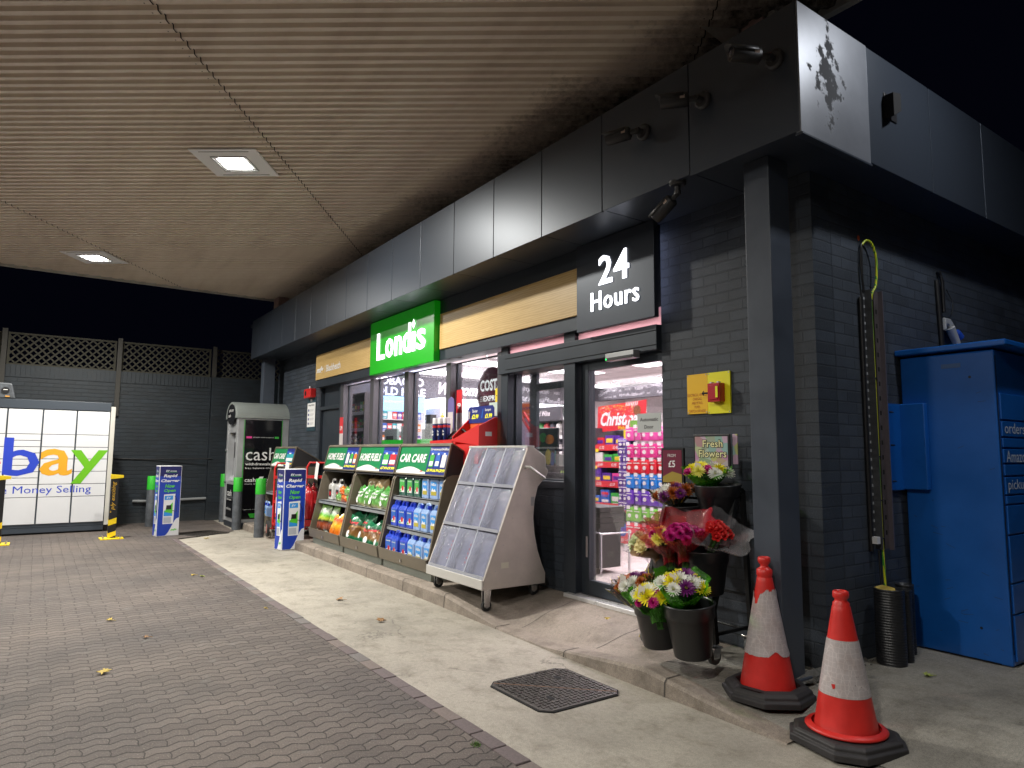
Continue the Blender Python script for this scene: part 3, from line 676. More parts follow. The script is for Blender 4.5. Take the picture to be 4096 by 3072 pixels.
# generic product facings on shelves
PC=[mat('pack_%s'%n,c,.4,coat=.2) for n,c in (('red',(.6,.02,.03)),('purple',(.10,.02,.3)),('blue',(.02,.12,.5)),('green',(.05,.4,.06)),('white',(.75,.73,.7)),('orange',(.7,.2,.02)),('yellow',(.8,.6,.03)),('pink',(.75,.06,.3)),('teal',(.02,.35,.4)),('dark',(.04,.03,.05)))]
PCD=dict(zip(('red','purple','blue','green','white','orange','yellow','pink','teal','dark'),PC))
TAG=mat('price_card_white',(.8,.78,.78),.5); TAGR=mat('price_card_red',(.62,.03,.04),.45); TAGY=mat('price_card_yellow',(.85,.65,.02),.45)
SHW=mat('shelf_white',(.6,.57,.57),.5); SHB=mat('shelf_dark',(.05,.045,.05),.5)
_pk={}
def pack(kind,w,d,h,c,c2):
    key=(kind,w,d,h,c.name,c2.name)
    if key not in _pk:
        b=MB()
        if kind=='box':
            b.box(-w/2,w/2,-d/2,d/2,0,h,c); b.box(-w*.38,w*.38,-d/2-.001,-d/2-.0004,h*.35,h*.72,c2); b.box(-w*.3,w*.3,-d/2-.001,-d/2-.0004,h*.12,h*.2,c2)
        elif kind=='bottle':
            b.lathe([(w*.42,0),(w*.5,.02*h),(w*.5,h*.62),(w*.2,h*.8),(w*.18,h*.97),(0,h)],c,n=10); b.lathe([(w*.51,h*.2),(w*.51,h*.5)],c2,n=10)
        else:
            # pillow bag with crimped top and bottom
            n=6; vs=[];fs=[]
            for s_ in (-1,1):
                for i in range(n+1):
                    for j in range(n+1):
                        u=i/n;v=j/n; t=sin(PI*u)**.6*sin(PI*v)**.5
                        vs.append(((u-.5)*w*(1-.04*sin(PI*v)),s_*d/2*t+.004*sin(9*u+5*v)*t,v*h))
            for s_ in (0,1):
                o=s_*(n+1)**2
                for i in range(n):
                    for j in range(n):
                        a=o+i*(n+1)+j; q=(a,a+n+1,a+n+2,a+1); fs.append(q if s_==0 else q[::-1])
            b.add(vs,fs,c,True); b.disc((0,-d/2-.002,h*.42),X,Z,w*.2,h*.15,c2,12); b.quad((-w*.36,-d/2*.7-.004,h*.70),(w*.36,-d/2*.7-.004,h*.70),(w*.3,-d/2*.7-.004,h*.78),(-w*.3,-d/2*.7-.004,h*.78),c2)
        o=b.build({'box':'packet','bottle':'bottle','bag':'sweet_bag'}[kind]); _pk[key]=o.data; bpy.data.objects.remove(o)
    return _pk[key]
def place(name,data,loc,rz,label,cat,group,scale=None,rx=0):
    o=bpy.data.objects.new(name,data); COL.objects.link(o); o.location=loc; o.rotation_euler=(rx,0,rz); o['label']=label; o['category']=cat; o['group']=group
    if scale: o.scale=(scale,)*3
    return o
ORD=['first','second','third','fourth','fifth','sixth','seventh','eighth','ninth','tenth','eleventh','twelfth']
# -------- Christmas gondola just inside the door, faces the window wall
random.seed(11)
GX0,GX1,GY=-7.42,-6.52,2.62
t=thing('christmas_shelf','dark shelf unit of Christmas chocolates with red price strips just inside the door','shelf unit',(-7.1,GY,ZF))
b=MB(); b.box(GX0,GX1,GY+.40,GY+.43,ZF,1.8,SHB); b.box(GX0,GX0+.03,GY,GY+.4,ZF,1.8,SHB); b.box(GX1-.03,GX1,GY,GY+.4,ZF,1.75,SHW); b.box(GX0,GX1,GY-.1,GY+.4,ZF,ZF+.1,SHW); b.build('frame',t)
levels=[1.53,1.29,1.02,.72,.30]
for i,z in enumerate(levels):
    f=GY-.03*i
    b=MB(); b.box(GX0,GX1,f,GY+.4,z-.03,z,SHB); b.build('shelf',t)
    b=MB(); b.box(GX0,GX1,f-.012,f-.002,z-.055,z+.03,TAGR)
    for q in range(3): 
        xx=GX0+.12+q*.28; b.text(('£1.75','£1.45','£1.49','£2.95','£3.50','£1.59','£1.99','£5.50','£2.50')[(i*2+q)%9],(xx,f-.014,z-.035),X,Z,.1,.045,LETP,bold=.02,res=1)
    if i in (0,1,4): b.box(GX0+.04,GX0+.1,f-.0155,f-.0125,z-.075,z-.03,TAGY)
    b.build('price_strip',t)
    b=MB(); b.disc((GX1-.09,f-.02,z-.02),X,Z,.085,.095,TAGR,20); b.text('Christmas',(GX1-.15,f-.022,z-.02),X,Z,.12,.03,LETP,shear=.3,res=1); b.build('christmas_roundel',t)
rows=[('red','purple','purple','white'),('white','green','green','purple'),('purple','purple','pink','pink'),('blue','blue','green','red'),('purple','white','teal','blue')]
for i,z in enumerate(levels):
    f=GY-.03*i; n=0; x=GX0+.08
    for c in rows[i]:
        h=random.uniform(.10,.17) if i<4 else random.uniform(.18,.3); wd=.18
        for dz in range(2 if (h<.12 and i<4) else 1):
            place('packet',pack('box',wd,.12,round(h,2),PCD[c],PCD[random.choice(('white','yellow','red','purple'))]),(x,f+.09,z+dz*(h+.002)),random.uniform(-.06,.06),'%s chocolate box, %s from the left on Christmas shelf %s%s'%(c,ORD[n],ORD[i],', upper one' if dz else ''),'chocolate box','chocolate boxes on the Christmas unit',rx=-.12 if i==4 else 0)
        x+=.205; n+=1
XMAS=mat('christmas_red',(.58,.02,.03),.45,var=.05)
t=thing('christmas_poster','big red poster with white script Christmas and gold confetti above the sweets','poster',(-6.9,2.75,1.75))
b=MB(); b.add([(-7.5,2.75,1.74),(-6.52,2.75,1.80),(-6.5,2.75,2.17),(-7.48,2.75,2.12)],[(0,1,2,3)],XMAS); b.box(-7.48,-6.52,2.755,2.765,1.76,2.11,SHW); b.build('card',t)
b=MB(); b.text('Christmas',(-7.42,2.746,1.83),X,Z,.84,.20,LETP,bold=.03,shear=.35); b.text('Value',(-7.06,2.746,1.775),X,Z,.2,.05,TAGY,bold=.01,shear=.2); b.build('lettering',t)
b=MB()
for i in range(170):
    x=-7.45+.75*random.random(); z=2.14-abs(random.gauss(0,.07)); 
    if x>-6.9 or z>2.11-.0: 
        if z>2.12: continue
    b.disc((x,2.747,z),X,Z,.006,.006,TAGY if i%3 else LETP,5)
b.build('confetti',t)
b=MB(); b.disc((-6.68,2.745,2.03),X,Z,.07,.07,mat('nut_brown',(.2,.07,.02),.5,var=.5,vs=60),20); b.disc((-6.86,2.745,1.93),X,Z,.06,.05,mat('gift_red',(.75,.08,.1),.5),4)
for i in range(7): b.quad((-6.9+.035*i,2.744,2.10),(-6.885+.035*i,2.744,2.10),(-6.87+.035*i,2.744,2.155),(-6.885+.035*i,2.744,2.155),LETP)
b.build('decoration',t)
# -------- peg board of hanging sweets
PX0,PX1,PY=-6.43,-5.61,2.40
t=thing('sweet_rack','white pegboard rack end carrying rows of hanging sweet bags','display rack',(-6.2,PY,ZF))
b=MB(); b.box(PX0,PX1,PY+.1,PY+.16,ZF,1.83,SHW); b.box(PX0-.05,PX0,PY+.02,PY+.5,ZF,1.75,SHW); b.box(PX0-.05,PX1,PY-.12,PY+.3,ZF,ZF+.08,SHW)
for i in range(30): b.box(PX0-.035,PX0-.015,PY+.015,PY+.019,.3+i*.045,.318+i*.045,DARK)
b.build('pegboard',t)
BC=['pink','pink','red','blue','purple','green','red']; zz=[1.60,1.38,1.185,.99,.79,.575,.37]
bagm=[mat('bag_%d'%i,c,.22,coat=.5) for i,c in enumerate([(.85,.10,.42),(.80,.05,.30),(.75,.02,.04),(.03,.25,.75),(.16,.05,.50),(.18,.55,.05),(.75,.03,.08)])]
b=MB()
for i,z in enumerate(zz):
    for j in range(6):
        x=PX0+.08+j*.135; b.tube([(x,PY+.1,z+.165),(x,PY-.16,z+.17)],.003,GREY,5); b.box(x-.027,x+.027,PY-.168,PY-.163,z+.155,z+.20,TAG)
b.build('hook',t)
for i,z in enumerate(zz):
    for j in range(6):
        for q in range(3):
            place('sweet_bag',pack('bag',.15,.035,.175,bagm[i],PCD['white'] if q==0 else bagm[i]),(PX0+.08+j*.135-.012*q+random.uniform(-.004,.004),PY-.13+q*.055,z+random.uniform(-.004,.004)),random.uniform(-.25,.1),'%s sweet bag, %s on hook %s of pegboard row %s'%(['pale pink','pink','red','blue','violet','lime green','crimson'][i],('front','middle','rear')[q],ORD[j],ORD[i]),'sweet bag','sweet bags hanging on the pegboard')
# purple clip strip at the gondola corner
PUR=mat('choc_bag_purple',(.09,.015,.28),.3,coat=.5,var=.4,vs=60)
t=thing('clip_strip','tall hanging strip of purple and white chocolate bags at the corner of the sweets rack','clip strip',(-6.48,2.35,.7))
b=MB(); b.box(-6.58,-6.40,2.42,2.43,.72,1.72,PUR); b.box(-6.59,-6.49,2.40,2.415,1.60,1.75,TAGY); b.build('strip',t)
for c in range(2):
    for i in range(9):
        o=bpy.data.objects.new('chocolate_bag',pack('bag',.12,.05,.13,PUR,PCD['white'])); COL.objects.link(o); o.parent=t; o.location=Vector((-6.53+.10*c,2.30-.02*c,.70+.10*i))-WL[t.name]; o.rotation_euler=(0,0,random.uniform(-.5,.3))
t=thing('sweets_sign','green and white sign BONDS with 50p bubble over the pegboard','sign',(-6.080,2.3,1.75))
BG=mat('sign_leaf_green',(.16,.38,.05),.5,var=.3,vs=14)
b=MB(); b.box(-6.350,-5.860,2.28,2.29,1.60,1.86,BG); b.build('card',t)
b=MB(); b.disc((-6.120,2.278,1.70),X,Z,.105,.09,LETP,18); b.disc((-6.120,2.2775,1.79),X,Z,.035,.04,LETP,14); b.disc((-5.930,2.277,1.81),X,Z,.05,.04,LETP,14)
b.text('BONDS',(-6.200,2.275,1.655),X,Z,.17,.035,CHALK,bold=.02); b.text('50p',(-5.955,2.275,1.80),X,Z,.05,.025,CHALK,bold=.02); b.prism([(-6.180,1.70),(-6.060,1.70),(-6.080,1.73),(-6.120,1.80),(-6.160,1.73)],2.272,2.274,BG,'y'); b.build('lettering',t)
# -------- shopping baskets on a stand behind the door glass
t=thing('basket_stand','black shopping baskets piled on a chrome tube stand inside the door','basket stand',(-5.45,.9,ZF))
for i in range(4):
    z=.66+i*.055; b=MB(); x0,x1,y0,y1=-5.75,-5.28,.78,1.12
    b.box(x0,x1,y0,y0+.012,z,z+.045,BLACK); b.box(x0,x1,y1-.012,y1,z,z+.045,BLACK); b.box(x0,x0+.012,y0+.012,y1-.012,z,z+.045,BLACK); b.box(x1-.012,x1,y0+.012,y1-.012,z,z+.045,BLACK); b.box(x0-.012,x1+.012,y0-.012,y1+.012,z+.045,z+.05,BLK2)
    if i==0: b.box(x0+.012,x1-.012,y0+.012,y1-.012,z,z+.006,BLACK)
    b.build('basket',t)
b=MB(); b.prism([(.80,.25),(1.1,.25),(1.11,.66),(.79,.66)],-5.72,-5.32,BLACK); b.build('basket',t)
b=MB(); b.tube([(-5.8,.75,.62),(-5.26,.75,.62),(-5.24,.75,.60),(-5.24,.75,ZF)],.013,CHROME); b.tube([(-5.24,.75,.61),(-5.24,1.15,.61),(-5.24,1.15,ZF)],.013,CHROME); b.tube([(-5.8,.75,.62),(-5.8,.75,ZF)],.013,CHROME); b.build('tube_frame',t)
# automatic door notice on the glass
t=thing('door_notice','small grey notice Automatic Door stuck on the entrance glass','notice',(-3.95,.035,1.6))
b=MB(); b.box(-4.0,-3.74,.034,.038,1.60,1.755,mat('notice_grey',(.5,.53,.53),.5)); b.build('card',t)
b=MB(); b.text('Automatic',(-3.97,.033,1.69),X,Z,.2,.03,CHALK,bold=.02); b.text('Door',(-3.92,.033,1.63),X,Z,.1,.03,CHALK,bold=.02); b.build('lettering',t)
# -------- coffee roundel, suspended rods
MAR=mat('maroon_board',(.17,.02,.05),.35,coat=.3); LETW2=mat('backlit_white_letter',(.9,.9,.9),.4,es=1.0)
t=thing('coffee_roundel','large maroon round coffee sign COSTA EXPRESS hanging inside the window','sign',(-6.75,.4,1.8))
b=MB(); cx,cz=-6.72,2.14
n=40; vs=[(cx+.305*cos(2*PI*k/n),.36,cz+.31*sin(2*PI*k/n)) for k in range(n)]; b.add(vs+[(x,.39,z) for x,y,z in vs],[tuple(range(n)),tuple(range(n,2*n))[::-1]]+[(k,(k+1)%n,(k+1)%n+n,k+n) for k in range(n)],MAR); b.build('disc',t)
b=MB(); b.text('COSTA',(cx-.23,.355,cz+.02),X,Z,.47,.14,LETW2,bold=.03); b.text('EXPRESS',(cx-.15,.355,cz-.10),X,Z,.40,.065,LETW2,bold=.02)
for i in range(3): b.box(cx-.22,cx-.165,.353,.356,cz-.095+i*.024,cz-.087+i*.024,LETP)
b.build('lettering',t)
b=MB(); b.tube([(cx-.12,.375,cz+.28),(cx-.12,.375,ZC)],.008,CHROME); b.tube([(cx+.12,.375,cz+.28),(cx+.12,.375,ZC)],.008,CHROME); b.build('hanging_rod',t)
t=thing('coffee_machine','maroon self-service coffee machine counter with stacked purple tins behind the window','coffee machine',(-6.6,.7,ZF))
b=MB(); b.box(-7.4,-6.5,.62,1.2,ZF,1.1,MAR); b.box(-7.3,-6.6,.65,1.1,1.1,1.45,BLACK); b.build('cabinet',t,bevel=.01)
random.seed(5)
for i in range(3):
    for j in range(4):
        place('packet',pack('box',.15,.12,.1,PCD['purple'],PCD['orange']),(-6.98+.16*i,.45,1.45+.105*j),0,'purple tin by the coffee sign, %s from left, %s tier up'%(ORD[i],ORD[j]),'tin','purple tins stacked by the window')
b=MB(); b.box(-7.35,-6.5,.33,.6,1.40,1.45,SHW); o=b.build('display_shelf',label='pale shelf carrying the stacked purple tins behind the window'); o['category']='shelf'
for (x0,z0,c,l,tx) in ((-6.18,1.98,TAGY,'yellow sticker on the window beside the coffee sign',None),(-6.30,1.83,mat('sticker_mint',(.55,.66,.6),.5),'pale green sticker on the window below the yellow one',None)):
    b=MB(); b.box(x0,x0+(.14 if c is TAGY else .22),.068,.072,z0,z0+.15,c); b.disc((x0+.03,.0665,z0+.07),X,Z,.008,.008,DARK,8); o=b.build('window_sticker',label=l); o['category']='sticker'
# green counter strips behind the lower glass
GS=mat('green_vinyl_glow',(.01,.42,.02),.5,es=.35,ecol=(.01,.6,.02))  # plain vinyl, a glow is put into its colour
for i,(a,c) in enumerate(((-9.2,-8.32),(-8.08,-7.18),(-6.96,-6.05))):
    b=MB(); b.box(a,c,.092,.096,1.20,1.60,GS); o=b.build('window_vinyl',label='bright green vinyl strip along the bottom of the %s window'%(('second','third','fourth')[i])); o['category']='window vinyl'; o['group']='green window vinyls'
# -------- left window: snack rack
def shelfunit(name,label,cat,x0,x1,y0,y1,lv,ztop,fr,cols,kind='box',h=(.12,.2),wd=.1,tags=TAG,light=None,face='y'):
    t=thing(name,label,cat,((x0+x1)/2,y0,ZF))
    b=MB(); b.box(x0,x1,y1-.03,y1,ZF,ztop,fr); b.box(x0,x0+.03,y0,y1-.03,ZF,ztop,fr); b.box(x1-.03,x1,y0,y1-.03,ZF,ztop,fr); b.box(x0+.03,x1-.03,y0,y1-.03,ztop-.03,ztop,fr); b.build('frame',t)
    for i,z in enumerate(lv):
        b=MB(); b.box(x0+.03,x1-.03,y0+.01,y1-.03,z-.025,z,fr); b.box(x0+.03,x1-.03,y0,y0+.008,z-.05,z+.01,tags); b.build('shelf',t)
        x=x0+.03+wd*.6; n=0
        while x<x1-.03-wd*.5:
            c=random.choice(cols); hh=round(random.uniform(*h),2)
            place({'box':'packet','bottle':'bottle','bag':'snack_bag'}[kind],pack(kind,round(wd*.86,3),.09,hh,PCD[c],PCD[random.choice(('white','yellow','red'))]),(x,y0+.08,z),0,'%s %s, number %d on shelf %s of the %s'%(c,{'box':'packet','bottle':'bottle','bag':'bag'}[kind],n+1,ORD[i],name.replace('_',' ')),'packet' if kind!='bottle' else 'bottle','goods on the '+name.replace('_',' '))
            x+=wd; n+=1
    return t
random.seed(21)
shelfunit('snack_rack','dark snack rack behind the far left window, with small brown packs','shelf unit',-12.7,-11.45,.75,1.1,[1.3,1.55,1.85,2.15],2.5,SHB,['orange','dark','red','yellow','green'],wd=.13)
BLIT=mat('blue_lit_header',(.2,.5,1),.4,es=1.6,ecol=(.35,.62,1)); WLIT=mat('chiller_light',(1,1,1),.4,es=2.2,ecol=(.93,.97,1))
# tobacco gantry on the left wall, faces +x: built along y
t=thing('tobacco_gantry','wide cigarette cabinet with glowing blue header on the left wall behind the till','gantry',(-12.8,2.2,ZF))
b=MB(); b.box(-12.98,-12.6,1.5,2.55,ZF,1.6,SHW); b.box(-12.98,-12.6,1.5,2.55,2.27,2.56,BLIT); b.box(-12.62,-12.58,1.42,1.5,1.3,2.5,BLIT); b.box(-12.98,-12.9,1.5,2.55,1.6,2.27,SHW)
for z in (1.62,1.86,2.10): b.box(-12.9,-12.6,1.5,2.55,z-.02,z,SHW)
b.text('VAPING & TOBACCO',(-12.597,1.62,2.42),Y,Z,.75,.05,LETP,bold=.01); b.build('cabinet',t)
n=0
for i,z in enumerate((1.62,1.86,2.10)):
    for j in range(9):
        c=('red','orange','blue','blue','red','teal','white','red','purple')[(j+i*2)%9]
        o=place('packet',pack('box',.1,.08,.15,PCD[c],PCD['white']),(-12.66,1.57+j*.108,z),PI/2,'%s cigarette carton on the %s gantry shelf, %s from the left'%(c,('lower','middle','upper')[i],ORD[j]),'carton','cartons in the tobacco gantry')
# bright chillers further along the wall
t=thing('drinks_chiller','bright white lit drinks chiller along the left wall','chiller',(-12.8,4.4,ZF))
b=MB(); b.box(-12.98,-12.3,2.75,6.3,ZF,.4,SHW); b.box(-12.98,-12.3,2.75,6.3,2.35,2.56,WLIT); b.box(-12.98,-12.92,2.75,6.3,.4,2.35,WLIT); 
for y in (2.75,3.6,4.45,5.3,6.27): b.box(-12.92,-12.3,y,y+.03,.4,2.35,SHW)
for z in (.7,1.05,1.4,1.75,2.05): b.box(-12.92,-12.35,2.78,6.27,z-.015,z,SHW)
b.build('cabinet',t)
random.seed(31)
for i,z in enumerate((1.05,1.4,1.75,2.05)):
    for j in range(14):
        c=random.choice(('white','red','green','yellow','purple','white')); 
        place('bottle',pack('bottle',.09,.09,.22,PCD[c],PCD['white']),(-12.45,2.9+j*.24,z),0,'%s bottle in the lit chiller, number %d on shelf %s'%(c,j+1,ORD[i]),'bottle','bottles in the chiller')
# till counter
t=thing('till_counter','pale till counter with screen behind the second window','counter',(-11.0,1.6,ZF))
b=MB(); b.box(-12.2,-9.6,1.3,1.8,ZF,1.45,SHW); b.build('counter_body',t,bevel=.01)
MINT=mat('till_mint',(.45,.56,.52),.4)
b=MB(); b.box(-11.9,-11.35,1.35,1.4,1.45,1.86,MINT); b.box(-11.8,-11.5,1.34,1.3495,1.55,1.73,SHB); b.box(-11.3,-11.1,1.4,1.5,1.45,1.9,MINT); b.build('till_screen',t,bevel=.01)
b=MB(); b.box(-9.6,-9.42,1.0,1.1,1.2,2.02,BLACK); b.box(-9.8,-9.66,1.05,1.1,1.2,1.8,mat('leaflet_grey',(.25,.27,.3),.5)); b.build('leaflet_holder',t)
# back wall fridge wine etc
random.seed(41)
shelfunit('wine_shelf','dark wine shelf under the Red Wine header, seen through the side light','shelf unit',-9.75,-8.6,3.0,3.4,[1.1,1.45,1.72],1.98,SHB,['dark','green','red','white'],kind='bottle',h=(.26,.3),wd=.17)
shelfunit('centre_gondola','low white gondola of mixed groceries in the middle of the shop','shelf unit',-9.9,-8.3,4.6,5.0,[.5,.9,1.3],1.65,SHW,['red','yellow','green','blue','purple','white'],wd=.14)
# poster stand with drink can picture and lottery bits by the side light
t=thing('drinks_display_board','black display board with a yellow and blue picture standing by the side light glass','display board',(-5.6,.35,1.17))
b=MB(); b.box(-5.78,-5.42,.33,.36,1.17,1.69,BLACK); b.build('board',t,bevel=.01)
b=MB(); 
for (x,z,s1,s2,c) in ((-5.36,1.62,.06,.05,PCD['green']),(-5.25,1.6,.08,.05,PCD['orange']),(-5.44,1.58,.04,.06,PCD['red']),(-5.27,1.42,.05,.08,PCD['yellow']),(-5.2,1.40,.04,.07,PCD['blue']),(-5.42,1.42,.02,.05,PCD['yellow']),(-5.15,1.42,.02,.07,PCD['teal'])): b.disc((x-.30,.327,z-.03),X,Z,s1,s2,c,14)
b.build('picture',t)
t=thing('lottery_board','orange and white JACKPOT notice with two red tubes inside the side light','notice',(-6.0,.9,1.2))
b=MB(); b.box(-6.85,-6.55,.9,.91,1.3,2.05,SHW); b.box(-6.83,-6.57,.885,.8995,1.86,2.03,PCD['orange']); b.text('JACKPOT',(-6.81,.882,1.95),X,Z,.22,.04,NAVY,bold=.02); b.text('JACKPOT',(-6.8,.882,1.88),X,Z,.2,.03,LETP,bold=.02); b.build('card',t)
b=MB(); b.tube([(-6.8,.85,1.9),(-6.42,.8,1.58)],.018,RED); b.tube([(-6.72,.85,1.92),(-6.34,.8,1.60)],.018,RED); b.build('tube',t)
b=MB(); b.box(-6.85,-6.5,.9,1.1,ZF,1.29,SHW); b.build('stand',t)
# energy drink claw-like green mark and cans at the window foot
LIME=mat('lime_print_glow',(.45,.8,.03),.5,es=.2)  # printed marks with a faint glow added to the colour
t=thing('can_fridge','small glass topped can fridge with lime green marks at the foot of the side light','fridge',(-5.0,.3,1.17))
b=MB(); b.box(-5.6,-4.95,.2,.42,.9,1.30,SHB); b.box(-5.18,-5.04,.17,.199,1.17,1.27,SHB); b.build('body',t)
b=MB()
for i in range(3): b.add([(-5.17+.04*i,.168,1.26),(-5.145+.04*i,.168,1.26),(-5.155+.04*i,.168,1.18),(-5.162+.04*i,.168,1.17)],[(0,1,2,3)],LIME)
b.build('marks',t)
for i in range(4):
    b=MB(); b.cyl(-5.41+.055*i,.33,1.305,1.42,.024,PCD['white'] if i%2 else GREY,12); o=b.build('drink_can',label='silver drink can by the side light glass, %s from the left'%ORD[i]); o['category']='can'; o['group']='cans by the side light'
# -------- de-icer display behind the car care stand
DR=mat('display_red',(.62,.02,.02),.45); DOR=mat('display_orange',(.8,.13,.03),.45)
t=thing('deicer_display','red cardboard display with blue De-icer and Scraper header in front of the window','display',(-6.4,-.2,1.3))
b=MB(); b.box(-6.98,-6.40,-.30,-.07,1.36,1.56,DR)
b.box(-6.40,-5.93,-.30,-.07,1.2,1.40,DR)
b.add([(-6.98,-.302,1.56),(-6.55,-.302,1.56),(-5.92,-.302,1.50),(-5.92,-.302,1.72),(-6.45,-.302,1.57)],[(0,1,2,3,4)],DR)
b.box(-6.45,-5.93,-.295,-.07,1.40,1.515,DR)
b.prism([(-.30,1.5),(-.07,1.5),(-.07,1.80),(-.09,1.80),(-.30,1.70)],-5.95,-5.925,DR); b.prism([(-.30,1.5),(-.07,1.5),(-.07,1.80),(-.09,1.80),(-.30,1.60)],-6.47,-6.45,DR)
b.box(-5.924,-5.9235,-.22,-.14,1.60,1.645,WHITE); b.build('tray',t)
b=MB(); b.box(-6.47,-5.95,-.09,-.075,1.5,1.79,DOR); b.build('back_card',t)
b=MB(); b.prism([(-6.47,1.75),(-5.95,1.75),(-5.95,1.90),(-5.98,1.93),(-6.44,1.93),(-6.47,1.90)],-.1,-.092,NAVY,'y'); b.build('header_card',t)
b=MB(); b.text('De-icer',(-6.38,-.102,1.865),X,Z,.11,.035,LETP,bold=.02); b.text('Scraper',(-6.12,-.102,1.865),X,Z,.12,.035,LETP,bold=.02); YL=mat('price_yellow_glow',(.9,.85,.02),.4,es=.25)  # yellow price print brightened by a little glow of its own
b.text('£2.99',(-6.39,-.102,1.795),X,Z,.14,.05,YL,bold=.04,shear=.2); b.text('£1.99',(-6.12,-.102,1.795),X,Z,.14,.05,YL,bold=.04,shear=.2)
b.add([(-6.2,-.102,1.80),(-6.17,-.102,1.80),(-6.15,-.102,1.9),(-6.165,-.102,1.9)],[(0,1,2,3)],PCD['blue']); b.tube([(-6.43,-.103,1.80),(-6.43,-.103,1.88)],.012,PCD['white'],8); b.build('lettering',t)
b=MB()
for i,(dx,dz) in enumerate(((0,0),(.05,.02),(-.06,.01),(.12,.02))):
    b.tube([(-6.7+dx,-.22,1.56+dz),(-6.62+dx,-.2,1.61+dz),(-6.56+dx,-.18,1.66+dz),(-6.5+dx,-.17,1.645)],.013,BLACK,8)
for i in range(5): b.tube([(-6.62+.05*i,-.24,1.58),(-6.45+.06*i,-.15,1.63+.008*i)],.01,BLK2,6)
o=b.build('ice_scraper_heap',label='heap of black ice scrapers lying in the red display tray'); o['category']='ice scrapers'; o['kind']='stuff'
CANB=mat('can_navy',(.015,.03,.14),.25,.4)
for i in range(5):
    x=-6.95+.062*i; y=-.25 if i%2==0 else -.19
    tt=thing('deicer_can','navy de-icer spray can with white cap, %s from the left on the red tray'%ORD[i],'spray can',(x,y,1.56),group='de-icer cans',local=True)
    b=MB(); b.lathe([(0,0),(.03,0),(.031,.01),(.031,.19),(.028,.2)],CANB,n=16); b.build('body',tt,local=True)
    b=MB(); b.lathe([(.031,.195),(.031,.25),(.029,.262),(0,.262)],WHITE,n=16); b.build('cap',tt,local=True)
    b=MB(); b.lathe([(.0315,.15),(.0315,.175)],RED,n=16); b.text('De-',(-.018,-.0325,.095),X,Z,.036,.025,LETP,bold=.02); b.text('icer',(-.018,-.0325,.06),X,Z,.036,.028,LETP,bold=.02); b.build('label_print',tt,local=True)
t=thing('air_freshener_stand','narrow pale card stand with purple rounded head standing behind the de-icer cans','display',(-6.95,-.1,1.56))
b=MB(); b.prism([(-7.0,1.56),(-6.86,1.56),(-6.86,1.98),(-6.87,2.05),(-6.93,2.08),(-6.99,2.05),(-7.0,1.98)],-.06,-.05,mat('card_lilac',(.13,.11,.3),.5),'y'); b.box(-6.99,-6.87,-.065,-.0605,1.56,1.9,mat('card_pale',(.55,.5,.5),.5)); b.build('card',t)
# red promotional strips on glass
for (x0,x1,z0,z1,l,tx) in ((-10.56,-10.42,1.50,1.98,'small red and white £5.99 offer card on the left window frame','5.99'),(-7.0,-6.87,1.66,2.17,'tall red £9 offer strip just right of the third mullion','9')):
    t=thing('offer_card',l,'offer card',(x0,.0,z0)); yy=-.03 if x0<-8 else .06
    b=MB(); b.box(x0,x1,yy-.004,yy,(z0+z1)/2-.02,z1,TAGR); b.box(x0,x1,yy-.004,yy,z0,(z0+z1)/2-.02,mat('card_pale',(.55,.5,.5),.5)); b.build('card',t)
    b=MB(); b.text(tx,(x0+.02,yy-.006,(z0+z1)/2+.03),X,Z,x1-x0-.04,.07,LETP,bold=.03); b.build('lettering',t)
t=thing('wine_roundel','dark green round sign hung inside the entrance side light','sign',(-5.0,.5,1.9))
b=MB(); n=30; vs=[(-5.17+.13*cos(2*PI*k/n),.30,1.85+.13*sin(2*PI*k/n)) for k in range(n)]; b.add(vs+[(x,.32,z) for x,y,z in vs],[tuple(range(n)),tuple(range(n,2*n))[::-1]]+[(k,(k+1)%n,(k+1)%n+n,k+n) for k in range(n)],mat('board_green',(.02,.06,.04),.5,var=.5,vs=30)); b.build('disc',t)
